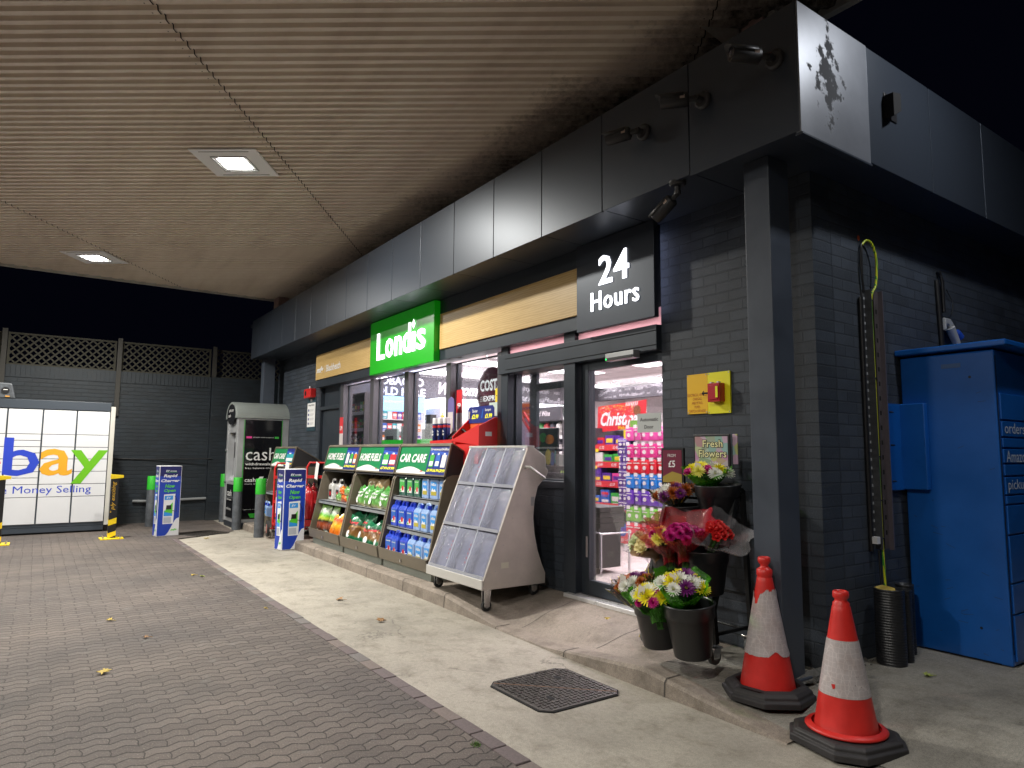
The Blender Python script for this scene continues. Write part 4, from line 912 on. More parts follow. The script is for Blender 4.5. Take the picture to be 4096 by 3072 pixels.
# ================================================================ DISPLAY STANDS (local: x 0..W, y 0 = world -.72, z 0 = walkway)
TAUP=mat('taupe_metal',(.17,.145,.11),.42,.25,var=.15,vs=5); PLIN=mat('plinth_grey_green',(.27,.30,.27),.5,var=.12,vs=5); SHG=mat('shelf_galvanised',(.32,.34,.36),.45,.4,var=.15); INB=mat('stand_inside',(.02,.02,.022),.6)
def wavegreen(b,x0,x1,P):
    pass
def stand(x0,W,title,label,prices,zl,shelves,y0=-.72,z0=.115):
    t=thing('display_stand',label,'display stand',(x0,y0,z0),0,'sloping display stands outside the windows',local=True)
    b=MB(); b.box(.02,W-.02,.07,.66,0,.09,PLIN); b.box(.0,W,.05,.64,.0905,.10,PLIN); b.build('plinth',t,local=True,bevel=.004)
    b=MB(); b.add([(.0,.02,.10),(W,.02,.10),(W,.0,.225),(0,.0,.225),(.0,.04,.10),(W,.04,.10),(W,.022,.225),(0,.022,.225)],[(0,1,2,3),(5,4,7,6),(3,2,6,7),(0,3,7,4),(1,5,6,2),(0,4,5,1)],TAUP); b.box(W/2-.012,W/2+.012,-.004,.012,.13,.16,CHROME); b.build('front_lip',t,local=True)
    side=[(.02,.10),(.0,.225),(.025,.235),(.19,1.0),(.225,1.055),(.29,1.075),(.62,1.075),(.66,1.0),(.66,.10)]
    for q in (0,W-.028):
        b=MB(); b.prism(side,q,q+.028,TAUP); b.build('side_panel',t,local=True,bevel=.003)
    b=MB(); b.box(.028,W-.028,.62,.655,.1,1.07,INB); b.box(.028,W-.028,.024,.62,.10,.14,INB); b.box(.028,W-.028,.2,.62,1.03,1.045,INB); b.build('back_panel',t,local=True)
    for z in shelves:
        yf=.045+(z-.225)*.215; b=MB(); b.box(.03,W-.03,yf,.6,z-.012,z,SHG); b.box(.03,W-.03,yf,yf+.012,z-.045,z+.004,SHG); b.build('shelf',t,local=True)
    # header: tilted front, black sides, lid falling to the rear
    a=Vector((0,.205,1.055)); c=Vector((0,.285,1.395)); up=(c-a).normalized(); H=(c-a).length
    b=MB(); b.prism([(.215,1.06),(.285,1.39),(.68,1.16),(.68,1.06)],.006,W-.006,INB); b.prism([(.275,1.40),(.285,1.412),(.72,1.162),(.715,1.15)],-.005,W+.005,TAUP); b.build('header_box',t,local=True)
    b=MB(); n=X.cross(up)
    def P(x,v,d=0): return a+X*x+up*v+n*d
    fr=.018
    for (xa,xb,va,vb) in ((0,W,0,fr),(0,W,H-fr,H),(0,fr,fr,H-fr),(W-fr,W,fr,H-fr)):
        vs=[P(xa,va),P(xb,va),P(xb,vb),P(xa,vb),P(xa,va,.018),P(xb,va,.018),P(xb,vb,.018),P(xa,vb,.018)]
        b.add(vs,[(3,2,1,0),(4,5,6,7),(0,1,5,4),(1,2,6,5),(2,3,7,6),(3,0,4,7)],TAUP)
    b.build('header_frame',t,local=True)
    b=MB(); g=.62*W
    b.quad(P(fr,fr,.006),P(g,fr,.006),P(g,H-fr,.006),P(fr,H-fr,.006),PRGR)
    wv=[P(fr,fr,.008)]+[P(g,fr,.008)]+[P(g-(g-fr)*i/14,fr+.05+.028*sin(i/14*5.2-1.2),.008) for i in range(15)]
    b.add(wv,[tuple(range(len(wv)))],LETP)
    b.quad(P(g,fr,.006),P(W-fr,fr,.006),P(W-fr,H-fr,.006),P(g,H-fr,.006),NAVY)
    b.text(title,P(.05,.145,.009),X,up,g-.09,.10,LETP,bold=.035,shear=.22); b.text('mfg',P(g-.13,.035,.01),X,up,.06,.025,RED,bold=.03)
    b.quad(P(g+.02,H-.1,.0075),P(W-fr,H-.12,.0075),P(W-fr,H-.09,.0075),P(g+.02,H-.06,.0075),mat('print_blue_streak',(.02,.08,.45),.4))
    for i,(ti,pr,c) in enumerate(prices):
        xx=g+.03+(W-g-.06)*i/len(prices); ww=(W-g-.06)/len(prices)-.015
        if ti: b.text(ti,P(xx-.01,H-.065,.009),X,up,ww+.02,.028,LETP,bold=.01,shear=.15)
        b.quad(P(xx+.01,.10,.0085),P(xx+ww-.01,.10,.0085),P(xx+ww-.01,.235,.0085),P(xx+.01,.235,.0085),PCD[c]); b.quad(P(xx+ww*.3,.235,.0085),P(xx+ww*.6,.235,.0085),P(xx+ww*.6,.255,.0085),P(xx+ww*.3,.255,.0085),LETP)
        b.quad(P(xx+.018,.115,.0095),P(xx+ww-.018,.115,.0095),P(xx+ww-.018,.165,.0095),P(xx+.018,.165,.0095),LETP)
        b.text(pr,P(xx-.005,.048,.009),X,up,ww+.012,.033,YL,bold=.03,shear=.2)
    b.build('header_graphic',t,local=True)
    return t
P4=[('','£2.99','white'),('','£2.99','green'),('','£4.49','orange')]
stand(-9.86,1.2,'HOME FUELS','left Home Fuels display stand, with white bottles above lime green sacks',P4,0,[.62])
stand(-8.64,1.2,'HOME FUELS','right Home Fuels display stand, with green kindling bags above dark green sacks',[('','£7.99','green'),('','£9.99','red')],0,[.62])
stand(-7.42,1.2,'CAR CARE','Car Care display stand full of blue and clear jerrycans beside the newspaper stand',[('Screen','£9.99','green'),('wash','£6.99','blue'),('AdBlue','£20.99','white')],0,[.47,.81])
stand(-12.62,1.2,'CAR CARE','farthest Car Care display stand, beside the cash machine',[('','£9.99','teal'),('','','white')][:1],0,[.62],z0=.10)
# jerrycans ----------------------------------------------------------------
def film_liquid(name,c): return mat(name,c,.25,coat=.5,var=.12,vs=5)
JM={'blue':film_liquid('jerry_blue',(.025,.07,.55)),'clear':film_liquid('jerry_clear',(.28,.42,.72)),'green':film_liquid('jerry_green',(.01,.09,.06)),'white':film_liquid('jerry_white',(.62,.62,.6))}
CAPB=mat('cap_blue',(.01,.04,.5),.35); GOLD=mat('print_field_gold',(.45,.38,.05),.5); SKYB=mat('print_sky_blue',(.03,.28,.75),.45)
_j={}
def jerry(kind,loc,rz,label,group):
    if kind not in _j:
        t=thing('jerrycan',label,'jerrycan',(0,0,0),0,group,local=True); m=JM[kind]
        w,d,h=.088,.065,.29
        b=MB()
        def ring(sx,sy,z,r=.018): 
            out=[]
            for qx,qy,a0 in ((1,1,0),(-1,1,90),(-1,-1,180),(1,-1,270)):
                for k in range(3):
                    a=R_(a0+45*k); out.append((qx*(sx-r)+r*cos(a),qy*(sy-r)+r*sin(a),z))
            return out
        rings=[ring(w*.94,d*.94,0),ring(w,d,.012),ring(w,d,.075),ring(w*.975,d*.975,.08),ring(w,d,.085),ring(w,d,.19),ring(w*.95,d*.95,.205),ring(w*.8,d*.7,.235)]
        vs=[p for q in rings for p in q]; n=12; fs=[tuple(range(n))[::-1],tuple(range(len(vs)-n,len(vs)))]
        for i in range(len(rings)-1):
            for k in range(n): a=i*n+k;c=i*n+(k+1)%n; fs.append((a,c,c+n,a+n))
        b.add(vs,fs,m,False)
        b.tube([(-.075,0,.19),(-.07,0,.25),(-.045,0,.285),(.02,0,.29),(.045,0,.275),(.05,0,.235)],[.02,.02,.018,.018,.018,.02],m,10); b.build('body',t,local=True,bevel=.003)
        b=MB(); b.cyl(.055,-.02,.235,.275,.022,CAPB if kind!='white' else BLACK,14); b.build('cap',t,local=True)
        b=MB(); y=-d-.0022; xa,xb=-.055,.055
        if kind=='clear':
            b.quad((xa,y,.04),(xb,y,.04),(xb,y,.085),(xa,y,.085),GOLD); b.quad((xa,y,.085),(xb,y,.085),(xb,y,.185),(xa,y,.185),SKYB); b.text('AdBlue',(xa+.008,y-.001,.14),X,Z,.09,.032,LETP,bold=.02); b.add([(xa+.01,y-.0008,.08),(xb-.01,y-.0008,.08),(xb-.03,y-.0008,.11),(xa+.05,y-.0008,.095),(xa+.03,y-.0008,.12)],[(0,1,2,3,4)],LETP)
        elif kind=='white':
            b.quad((xa,y,.04),(xb,y,.04),(xb,y,.15),(xa,y,.15),BLACK); b.disc((0,y-.001,.09),X,Z,.03,.035,PCD['red'],12)
        else:
            lb=PCD['blue'] if kind=='blue' else PCD['green']
            b.quad((xa,y,.04),(xb,y,.04),(xb,y,.185),(xa,y,.185),lb); b.text('Screenwash',(xa+.004,y-.001,.16),X,Z,.102,.016,LETP,bold=.02); b.add([(xa,y-.0006,.04),(xb,y-.0006,.04),(xb,y-.0006,.10),(xa+.04,y-.0006,.085),(xa,y-.0006,.06)],[(0,1,2,3,4)],LETP); b.disc((.015,y-.0012,.085),X,Z,.026,.03,PCD['red'],12); b.disc((-.03,y-.0012,.055),X,Z,.02,.012,PCD['green'],8)
        b.build('label_print',t,local=True)
        t.location=loc; t.rotation_euler=(0,0,rz); t['label']=label; _j[kind]=t; return t
    return dup(_j[kind],loc,rz,label,group)
G5='jerrycans on the Car Care stand'; random.seed(2)
def jrow(kinds,y,z,rowname,x0=-7.27,dx=.19,nm='Car Care stand',g=G5):
    nmk={'blue':'blue screenwash','clear':'pale blue','green':'dark green','white':'white ribbed'}
    for i,k in enumerate(kinds): jerry(k,(x0+dx*i,y+random.uniform(-.01,.01),z),random.uniform(-.06,.06),'%s jerrycan, %s in the %s, %s'%(nmk[k],ORD[i],rowname,nm),g)
jrow(['blue','blue','blue','clear','clear','clear'],-.60,.258,'bottom row')
jrow(['blue','blue','blue','clear','clear','clear'],-.53,.588,'middle row')
jrow(['green','green','green','clear','clear','clear'],-.43,.928,'top row')
jrow(['blue','blue','blue','blue','clear','clear'],-.44,.258,'rear bottom row',x0=-7.24)
jrow(['blue','blue','blue','blue','clear','clear'],-.37,.588,'rear middle row',x0=-7.24)
jrow(['clear','clear'],-.60,.25,'row',x0=-12.52,dx=.2,nm='farthest Car Care stand',g='jerrycans on the farthest stand')
jrow(['white','white'],-.42,.74,'front row',x0=-9.66,dx=.27,nm='left Home Fuels stand',g='white cans on the left Home Fuels stand')
jrow(['white'],-.3,.74,'rear row',x0=-9.2,dx=.27,nm='left Home Fuels stand',g='white cans on the left Home Fuels stand')
# sacks -----------------------------------------------------------------
def sackmat(name,stops,sc1=5,warp=.6,rough=.28):
    mt,nt,p=nodes(name); O=objc(nt); sp=N(nt,'ShaderNodeSeparateXYZ'); nt.links.new(O,sp.inputs[0])
    n=noise(nt,O,sc1,3,.6); z=maths(nt,'MULTIPLY_ADD',n,warp*.3,maths(nt,'MULTIPLY',sp.outputs['Z'],1/.42))
    r=ramp(nt,maths(nt,'SUBTRACT',z,warp*.15),stops); nt.links.new(r,p.inputs['Base Color']); p.inputs['Roughness'].default_value=rough; p.inputs['Coat Weight'].default_value=.4
    bump(nt,p,noise(nt,O,26,4,.6),.5,.008); MATS[name]=mt; 
    for q in nt.nodes:
        if q.type=='VALTORGB': q.color_ramp.interpolation='EASE' if False else 'LINEAR'
    return mt
SK={'flamegreen':sackmat('sack_lime_black',[(.0,(.12,.45,.03)),(.12,(.5,.55,.5)),(.16,(.03,.015,.01)),(.34,(.30,.05,.01)),(.46,(.02,.015,.01)),(.56,(.55,.6,.05)),(.66,(.14,.5,.03)),(.8,(.6,.62,.6)),(1,(.2,.5,.05))],9,.8),
 'flame':sackmat('sack_flame_orange',[(0,(.45,.04,.01)),(.25,(.7,.18,.01)),(.45,(.85,.5,.03)),(.62,(.6,.05,.01)),(.8,(.8,.55,.05)),(1,(.7,.6,.4))],11,.9),
 'kindle':sackmat('sack_green_print',[(0,(.45,.36,.2)),(.12,(.12,.33,.07)),(.55,(.06,.27,.05)),(.72,(.10,.3,.07)),(.74,(.5,.38,.22)),(1,(.55,.45,.3))],6,.3),
 'coal':sackmat('sack_dark_green',[(0,(.01,.14,.06)),(.2,(.012,.16,.07)),(.26,(.25,.12,.03)),(.45,(.14,.06,.02)),(.5,(.4,.22,.06)),(.56,(.03,.02,.02)),(.62,(.01,.14,.06)),(1,(.02,.2,.09))],8,.8),
 'net':sackmat('wood_in_clear_film',[(0,(.42,.3,.15)),(.4,(.5,.36,.2)),(.6,(.3,.2,.1)),(1,(.6,.5,.36))],14,.9,.18)}
def sack(kind,loc,rz,label,group,w=.30,h=.42,d=.13,lean=.25,txt=None,tw=None,tm=None):
    t=thing('fuel_sack',label,'sack',loc,0,group,local=True); t.rotation_euler=(-lean,0,rz)
    rr=random.Random(hash(label)%999 if False else sum(map(ord,label)))
    ph=[rr.uniform(0,6) for _ in range(8)]
    n=16; vs=[];fs=[]
    def surf(u,v,s):
        tt=(sin(PI*u)**.55)*(max(0,sin(PI*min(1,v*1.02+.03)))**.45)
        dd=d/2*tt*(1+.25*sin(5*u+ph[0])*sin(4*v+ph[1])+.10*sin(14*u+9*v+ph[2])+.07*sin(23*u-17*v+ph[3]))
        ww=w*(1-.10*sin(PI*v)+.03*sin(7*v+ph[4]))*(1-.12*max(0,v-.8)*5*.5)
        return ((u-.5)*ww+.008*sin(9*v+ph[5]), s*dd, v*h*(1+.03*sin(6*u+ph[6])*(v>.5))+(.02*sin(11*u+ph[7]) if v>.93 else 0))
    for s_ in (-1,1):
        for i in range(n+1):
            for j in range(n+1): vs.append(surf(i/n,j/n,s_))
    for s_ in (0,1):
        o=s_*(n+1)**2
        for i in range(n):
            for j in range(n):
                a=o+i*(n+1)+j; q=(a,a+n+1,a+n+2,a+1); fs.append(q if s_==0 else q[::-1])
    b=MB(); b.add(vs,fs,SK[kind],True); b.build('bag_body',t,local=True)
    if txt:
        b=MB(); zz=.56*h
        L=txt.split('/')
        for i,l in enumerate(L):
            vv,ff=TXT(l,.045,.2,0,2,1.0); x0=min(v[0] for v in vv);x1=max(v[0] for v in vv);y0=min(v[1] for v in vv);y1=max(v[1] for v in vv)
            W=w*.7; H=h*.14; out=[]
            for v in vv:
                u=.5+((v[0]-x0)/(x1-x0)-.5)*W/w; vz=(zz-i*H*1.1+(v[1]-y0)/(y1-y0)*H)/h; q=surf(u,vz,-1); out.append((q[0],q[1]-.004,q[2]))
            b.add(out,ff,tm or LETP)
        q=surf(.35,.28,-1); b.disc((q[0],q[1]-.006,q[2]),X,Z,.036,.045,LETP if kind!='flamegreen' else PCD['green'],14)
        b.build('print',t,local=True)
    return t
REDP=mat('print_red',(.7,.03,.05),.4)
g1='sacks on the left Home Fuels stand'; g2='sacks on the middle Home Fuels stand'
for i,(x,y,rz) in enumerate(((-9.68,-.60,.1),(-9.36,-.58,-.1),(-9.10,-.42,.2))): sack('flamegreen',(x,y,.245),rz,'lime green and black sack, %s from the left, left Home Fuels stand'%ORD[i],g1,w=.33,h=.46,txt='Bag' if False else None)
for i,(x,y,rz) in enumerate(((-9.05,-.63,.15),(-8.83,-.61,-.1))): sack('flame',(x,y,.245),rz,'orange flame printed sack, %s one, at the foot of the left Home Fuels stand'%('left' if i==0 else 'right'),g1,w=.27,h=.33)
for i,(x,z) in enumerate(((-9.28,.735),(-9.1,.735),(-8.93,.735),(-9.18,.83),(-9.0,.83))): sack('flame' if i%2 else 'kindle',(x,-.47,z),random.uniform(-.3,.3),'small firelighter packet, number %d in the pile beside the white jerrycans'%(i+1),g1,w=.2,h=.11,d=.1,lean=.1)
for i,(x,y,rz) in enumerate(((-8.44,-.50,.05),(-8.18,-.52,-.12),(-8.02,-.50,.05),(-7.70,-.50,.0),(-7.60,-.44,.2))): sack('kindle',(x,y,.735),rz,'green bag printed Kindling Wood, %s from the left'%ORD[i],g2,w=.27,h=.26,d=.14,lean=.2,txt='Kindling/Wood')
for i,(x,y,rz) in enumerate(((-8.4,-.34,.1),(-8.05,-.36,-.2),(-7.68,-.34,.1))): sack('net',(x,y,.86),rz,'clear wrapped split wood, %s from the left behind the kindling bags'%ORD[i],g2,w=.36,h=.26,d=.2,lean=.1)
for i,(x,y,rz,h) in enumerate(((-8.50,-.60,.25,.42),(-8.20,-.56,-.05,.44),(-7.92,-.60,.3,.34),(-7.66,-.58,-.1,.34),(-7.62,-.38,-.1,.42))): sack('coal',(x,y,.245),rz,'dark green sack with red lettering, %s from the left below the kindling bags'%ORD[i],g2,w=.34,h=h,d=.16,lean=.3,txt='Logs',tm=REDP)
# ================================================================ NEWSPAPER STAND (castors, clear flaps, curved sides)
NG=mat('newsstand_grey',(.52,.475,.44),.38,.3,var=.13,vs=4,bs=120,bst=.05); NF=mat('newsstand_edge',(.6,.59,.57),.4,.3); FLAP=film_mat('clear_flap',(.80,.82,.92),.08,.26,(.42,.44,.56),1.0)
t=thing('newspaper_stand','empty pale grey newspaper stand on castors with nine clear flaps','newspaper stand',(-5.55,-.5,.12),0)
zb=.25; x0,x1=-6.04,-5.02
front=[(-.80,.25),(-.80,.33),(-.33,1.49)]
back=[(-.26,1.475),(-.135,1.40),(-.125,1.34),(-.13,1.30),(-.10,1.27),(-.115,1.22),(-.17,1.17),(-.22,1.12),(-.255,1.0),(-.27,.85),(-.255,.7),(-.22,.55),(-.17,.42),(-.13,.34),(-.135,.25)]
for q in (x0,x1-.02):
    b=MB(); b.prism(front+back,q,q+.02,NG); 
    if q>x0:
        for yy,zz in ((-.68,.4),(-.6,.62),(-.5,.85),(-.42,1.05),(-.36,1.22),(-.3,.35),(-.33,.6),(-.35,.9),(-.24,1.3),(-.45,.5)): b.lathe([(0,.0035),(.005,.0025),(.006,0)],NF,n=8,c=(0,0,0)) if False else b.disc((q+.0212,yy,zz),Y,Z,.005,.005,GREY,8)
    b.build('side_panel',t,bevel=.003)
fa=Vector((0,-.80,.33)); fb=Vector((0,-.33,1.49)); fu=(fb-fa).normalized(); FL=(fb-fa).length; fn=X.cross(fu)
b=MB(); b.box(x0+.022,x1-.022,-.79,-.15,.26,.34,NF); b.box(x0,x1,-.818,-.802,.25,.337,NF); b.build('base_tray',t,bevel=.006)
b=MB(); b.box(x0,x1,-.345,-.26,1.475,1.495,NF)
for i in range(14): b.disc((x0+.06+i*.07,-.3455,1.484),X,Z,.004,.004,GREY,6)
b.build('top_rail',t,bevel=.003)
b=MB(); b.add([(x0+.02,-.72,.34),(x1-.02,-.72,.34),(x1-.02,-.24,1.45),(x0+.02,-.24,1.45)],[(0,1,2,3)],mat('stand_lining',(.30,.30,.36),.35,.2)); b.add([(x0+.02,-.3,.34),(x1-.02,-.3,.34),(x1-.02,-.2,1.45),(x0+.02,-.2,1.45)],[(3,2,1,0)],NG); b.build('back_panel',t)
DIV=mat('divider_pale',(.45,.47,.55),.35)
cw=(x1-x0-.04)/3
for i in range(1,3):
    b=MB(); xx=x0+.02+cw*i
    q=fa+X*xx; 
    vs=[]
    for dx in (-.006,.006):
        for p in ((fa+fn*.004),(fb+fn*.004),(Vector((0,-.24,1.45))),(Vector((0,-.72,.34)))): vs.append((xx+dx,p.y,p.z))
    b.add(vs,[(0,1,2,3),(7,6,5,4),(0,4,5,1),(1,5,6,2),(2,6,7,3),(3,7,4,0)],DIV); b.build('divider',t)
rowsv=[0,FL*.335,FL*.67,FL]
for j in range(3):
    v0,v1=rowsv[j],rowsv[j+1]
    b=MB(); p=fa+fu*(v0+.004); b.add([(x0+.02,p.y,p.z),(x1-.02,p.y,p.z),(x1-.02,p.y+.09,p.z),(x0+.02,p.y+.09,p.z),(x0+.02,p.y+fn.y*.006,p.z+.03),(x1-.02,p.y+fn.y*.006,p.z+.03)],[(0,1,2,3),(0,4,5,1)],DIV); b.build('shelf',t)
    for i in range(3):
        xa=x0+.024+cw*i+.006; xb=x0+.02+cw*(i+1)-.01; b=MB(); n=10; vs=[];fs=[]
        for a in range(n+1):
            for c in range(n+1):
                u=a/n;v=c/n; bow=.035*sin(PI*u)*sin(PI*min(1,v*1.0))**.7+.004*sin(7*v+i*2+j)
                p=fa+fu*(v0+.03+(v1-v0-.04)*v)+fn*(.004+bow); vs.append((xa+(xb-xa)*u,p.y,p.z))
        for a in range(n):
            for c in range(n): k=a*(n+1)+c; fs.append((k,k+n+1,k+n+2,k+1))
        b.add(vs,fs,FLAP,True); b.build('clear_flap',t)
# newspaper title strips left inside the pockets
PAP=mat('newsprint',(.35,.34,.34),.7,var=.4,vs=90)
b=MB()
for j in range(3):
    for i in (1,2,3):
        xx=x0+.02+cw*i-.035; a=fa+fu*(rowsv[j]+.06)-fn*.03; c=fa+fu*(rowsv[j+1]-.08)-fn*.03
        b.add([(xx-.02,a.y,a.z),(xx+.012,a.y,a.z),(xx+.012,c.y,c.z),(xx-.02,c.y,c.z)],[(0,1,2,3)],PAP)
        if i<3: b.text('THE NEWS' if False else '|||||',(xx-.006,a.y-.004,a.z+.05),fu,-X,.18,.02,RED,bold=.02)
b.build('title_strip',t)
b=MB(); b.box(x1+.0002,x1+.0012,-.62,-.54,.42,.47,mat('sticker_faded',(.62,.6,.5),.5)); b.box(x1+.0002,x1+.0012,-.30,-.26,.95,1.03,mat('sticker_grey',(.32,.32,.33),.5)); b.build('sticker',t)
b=MB(); b.tube([(x1+.0,-.36,1.30),(x1+.06,-.36,1.30),(x1+.06,-.19,1.20),(x1,-.19,1.20)],.013,NF,10); b.build('handle',t)
def castor(t,x,y,z,r=.04,wm=None,rz=0,local=False,top=None):
    tz=top if top else z+2.35*r
    wm=wm or BLK2; b=MB(); b.tube([(x-.014,y,z+r),(x+.014,y,z+r)],r,wm,20); b.tube([(x-.0155,y,z+r),(x+.0155,y,z+r)],r*.45,GREY,12)
    b.build('castor_wheel',t,bevel=.004,local=local)
    b=MB(); b.prism([(y-.03,z+r*.8),(y+.022,z+r*.8),(y+.04,tz),(y-.035,tz)],x-.024,x-.018,CHROME); b.prism([(y-.03,z+r*.8),(y+.022,z+r*.8),(y+.04,tz),(y-.035,tz)],x+.018,x+.024,CHROME); b.box(x-.035,x+.035,y-.04,y+.045,tz-.012,tz,CHROME); b.build('castor_fork',t,bevel=.002,local=local)
for x,y in ((-5.96,-.72),(-5.10,-.72),(-5.10,-.21),(-5.96,-.21)): castor(t,x,y,slabz(x,y)+.0,.046,top=.252)
# ================================================================ ADVERT BOXES
def adbox(loc,rz,label,w=.35,d=.22,h=1.17):
    t=thing('advert_box',label,'advertising box',loc,rz,'blue Rapid Charger advertising boxes',local=True)
    BL=mat('advert_blue',(.012,.05,.42),.4); DBL=mat('advert_navy',(.01,.012,.12),.4); CARD=mat('advert_card_white',(.75,.76,.8),.5)
    b=MB(); b.box(-w/2,w/2,-d/2,d/2,0,h,CARD); b.build('carton',t,local=True,bevel=.003)
    LG=mat('advert_lime',(.10,.55,.04),.4); CG=mat('charger_grey',(.45,.48,.55),.4)
    def face(o,ux,W):
        n=ux.cross(Z); b=MB(); e=.006
        def Q(u,v,k=.002): return Vector(o)+ux*u+Z*v+n*k
        m=.008
        st=[(m,(.012,.05,.42)),]
        b.quad(Q(m,.008),Q(W-m,.008),Q(W-m,h*.85),Q(m,h*.85),BL); b.quad(Q(m,h*.85),Q(W-m,h*.85),Q(W-m,h-.01),Q(m,h-.01),DBL)
        wv=[Q(W*.38,.008,.003),Q(W-m,.008,.003),Q(W-m,.30,.003)]+[Q(W*(1-.08-.54*i/8),.30-.05*i/8-.24*smooth(i/8),.003) for i in range(1,9)]
        b.add(wv,[tuple(range(len(wv)))],CARD); b.build('printed_face',t,local=True)
        b=MB(); k=W/.35
        b.text('EV',Q(W*.28,h-.10,.004),ux,Z,.06*k,.03,CARD,bold=.03,shear=.2); b.text('POWER',Q(W*.47,h-.10,.004),ux,Z,.10*k,.02,CARD,bold=.03,shear=.2); b.box if False else None
        b.quad(Q(W*.28,h-.108,.004),Q(W*.78,h-.108,.004),Q(W*.78,h-.104,.004),Q(W*.28,h-.104,.004),LG)
        for i,(s,m2,ww) in enumerate((('Rapid',CARD,.62),('Charger',CARD,.84),('Now',LG,.45),('Open',LG,.52))):
            b.text(s,Q(W*(.5-ww/2),h-.205-i*.082,.004),ux,Z,W*ww,.062,m2,bold=.035,shear=.2)
        # picture of the charger
        b.quad(Q(W*.25,.20,.004),Q(W*.72,.20,.004),Q(W*.76,.70,.004),Q(W*.25,.69,.004),CARD); b.quad(Q(W*.28,.60,.005),Q(W*.66,.60,.005),Q(W*.66,.67,.005),Q(W*.28,.67,.005),SKYB); b.text('EV',Q(W*.37,.62,.006),ux,Z,W*.2,.03,CARD,bold=.02,shear=.2)
        b.quad(Q(W*.28,.33,.005),Q(W*.66,.33,.005),Q(W*.66,.45,.005),Q(W*.28,.42,.005),SKYB); b.add([Q(W*.28,.40,.006),Q(W*.66,.37,.006),Q(W*.66,.56,.006)],[(0,1,2)],LG)
        b.quad(Q(W*.36,.44,.007),Q(W*.6,.44,.007),Q(W*.6,.51,.007),Q(W*.38,.51,.007),BLACK); b.tube([Q(W*.74,.66,.006),Q(W*.86,.58,.006),Q(W*.84,.40,.006),Q(W*.66,.42,.006)],.005,BLACK,5)
        b.quad(Q(W*.28,.215,.005),Q(W*.62,.215,.005),Q(W*.62,.31,.005),Q(W*.28,.31,.005),CG)
        b.text('mfg',Q(W*.62,.07,.005),ux,Z,W*.28,.05,LG,bold=.04,shear=.25)
        b.build('lettering',t,local=True)
    face((-w/2,-d/2,0),X,w); face((w/2,-d/2,0),Y,d) if False else None; face((-w/2,d/2,0),-Y,d)
    return t
# front face normal (-y local) is turned towards the forecourt camera
adbox((-12.94,-2.13,0),R_(97),'blue Rapid Charger advertising box standing alone on the paving near the lockers')
adbox((-10.26,-.86,0),R_(101),'blue Rapid Charger advertising box beside the extinguisher trolleys and first stand')
# ================================================================ BOLLARDS
BOLG=mat('bollard_grey',(.07,.078,.09),.5,var=.4,vs=14)
def bollard(x,y,h,label):
    t=thing('bollard',label,'bollard',(x,y,0),0,'grey bollards with green tops',local=True)
    b=MB(); b.lathe([(.08,-.02),(.08,h-.01),(.074,h),(0,h+.003)],BOLG,n=24); b.build('post',t,local=True)
    b=MB(); b.lathe([(.0825,h*.735),(.0825,h-.002),(.08,h+.003),(0,h+.006)],GRN,n=24); b.build('green_sleeve',t,local=True)
bollard(-11.9,-.87,.965,'grey bollard with green top in front of the farthest Car Care stand')
bollard(-13.25,-.92,.94,'grey bollard with green top at the front corner of the cash machine')
bollard(-14.6,-2.17,.94,'grey bollard with green top just left of the lone advertising box')
bollard(-14.9,-.80,.96,'grey bollard with green top mostly hidden behind the cash machine')
# ================================================================ CASH MACHINE
t=thing('cash_machine','free-standing silver cash machine pod with arched roof and black cash panel','cash machine',(-13.8,-.48,0))
SILV=mat('atm_silver',(.46,.47,.49),.38,.5,var=.08,vs=4); ax0,ax1,ay0,ay1=-14.22,-13.36,-.95,.0
b=MB(); b.box(ax0,ax1,ay0+.02,ay1-.02,.0,.10,ANTD)
b.box(ax0+.005,ax1-.005,ay0+.12,ay1-.005,.10,2.05,SILV); b.box(ax0,ax0+.12,ay0,ay0+.12,.1,2.05,SILV); b.box(ax1-.12,ax1,ay0,ay0+.12,.1,2.05,SILV); b.box(ax0+.12,ax1-.12,ay0+.02,ay0+.12,.1,.85,SILV); b.box(ax0+.12,ax1-.12,ay0+.02,ay0+.12,1.78,2.05,SILV); b.box(ax1-.03,ax1+.006,ay1-.12,ay1-.001,.1,2.05,SILV); b.build('body',t,bevel=.008)
b=MB(); cx=(ax0+ax1)/2; rw=(ax1-ax0)/2+.02; arc=[(cx+rw*cos(PI*k/18),2.05+.32*sin(PI*k/18)) for k in range(19)]; b.prism(arc,ay0-.03,ay1+.02,mat('atm_roof',(.30,.33,.32),.4,.4,var=.1,vs=3),'y'); b.build('arched_roof',t,bevel=.004)
ATB=mat('atm_black_panel',(.006,.006,.008),.12)
b=MB(); b.box(ax1+.0065,ax1+.012,-.82,-.14,.17,2.02,ATB); b.box(ax1+.0125,ax1+.013,-.835,-.825,.17,2.02,GRN); b.box(ax1+.0125,ax1+.013,-.14,-.13,.17,2.02,GRN); b.build('side_panel',t)
b=MB(); xx=ax1+.014
b.text('cash',(xx,-.79,1.255),Y,Z,.56,.24,LETP); b.text('withdrawals and',(xx,-.79,1.165),Y,Z,.62,.05,LETP,bold=.015); b.text('free balance enquiries',(xx,-.79,1.085),Y,Z,.64,.045,LETP)
b.text('cash',(xx,-.79,.855),Y,Z,.2,.075,LETP,bold=.01); b.add([(xx,-.575,.855),(xx,-.50,.855),(xx,-.44,.95),(xx,-.515,.95)],[(0,1,2,3)],LETP); b.text('zone',(xx,-.43,.855),Y,Z,.22,.055,LETP); b.text('there when you need us',(xx,-.79,.80),Y,Z,.62,.03,LETP)
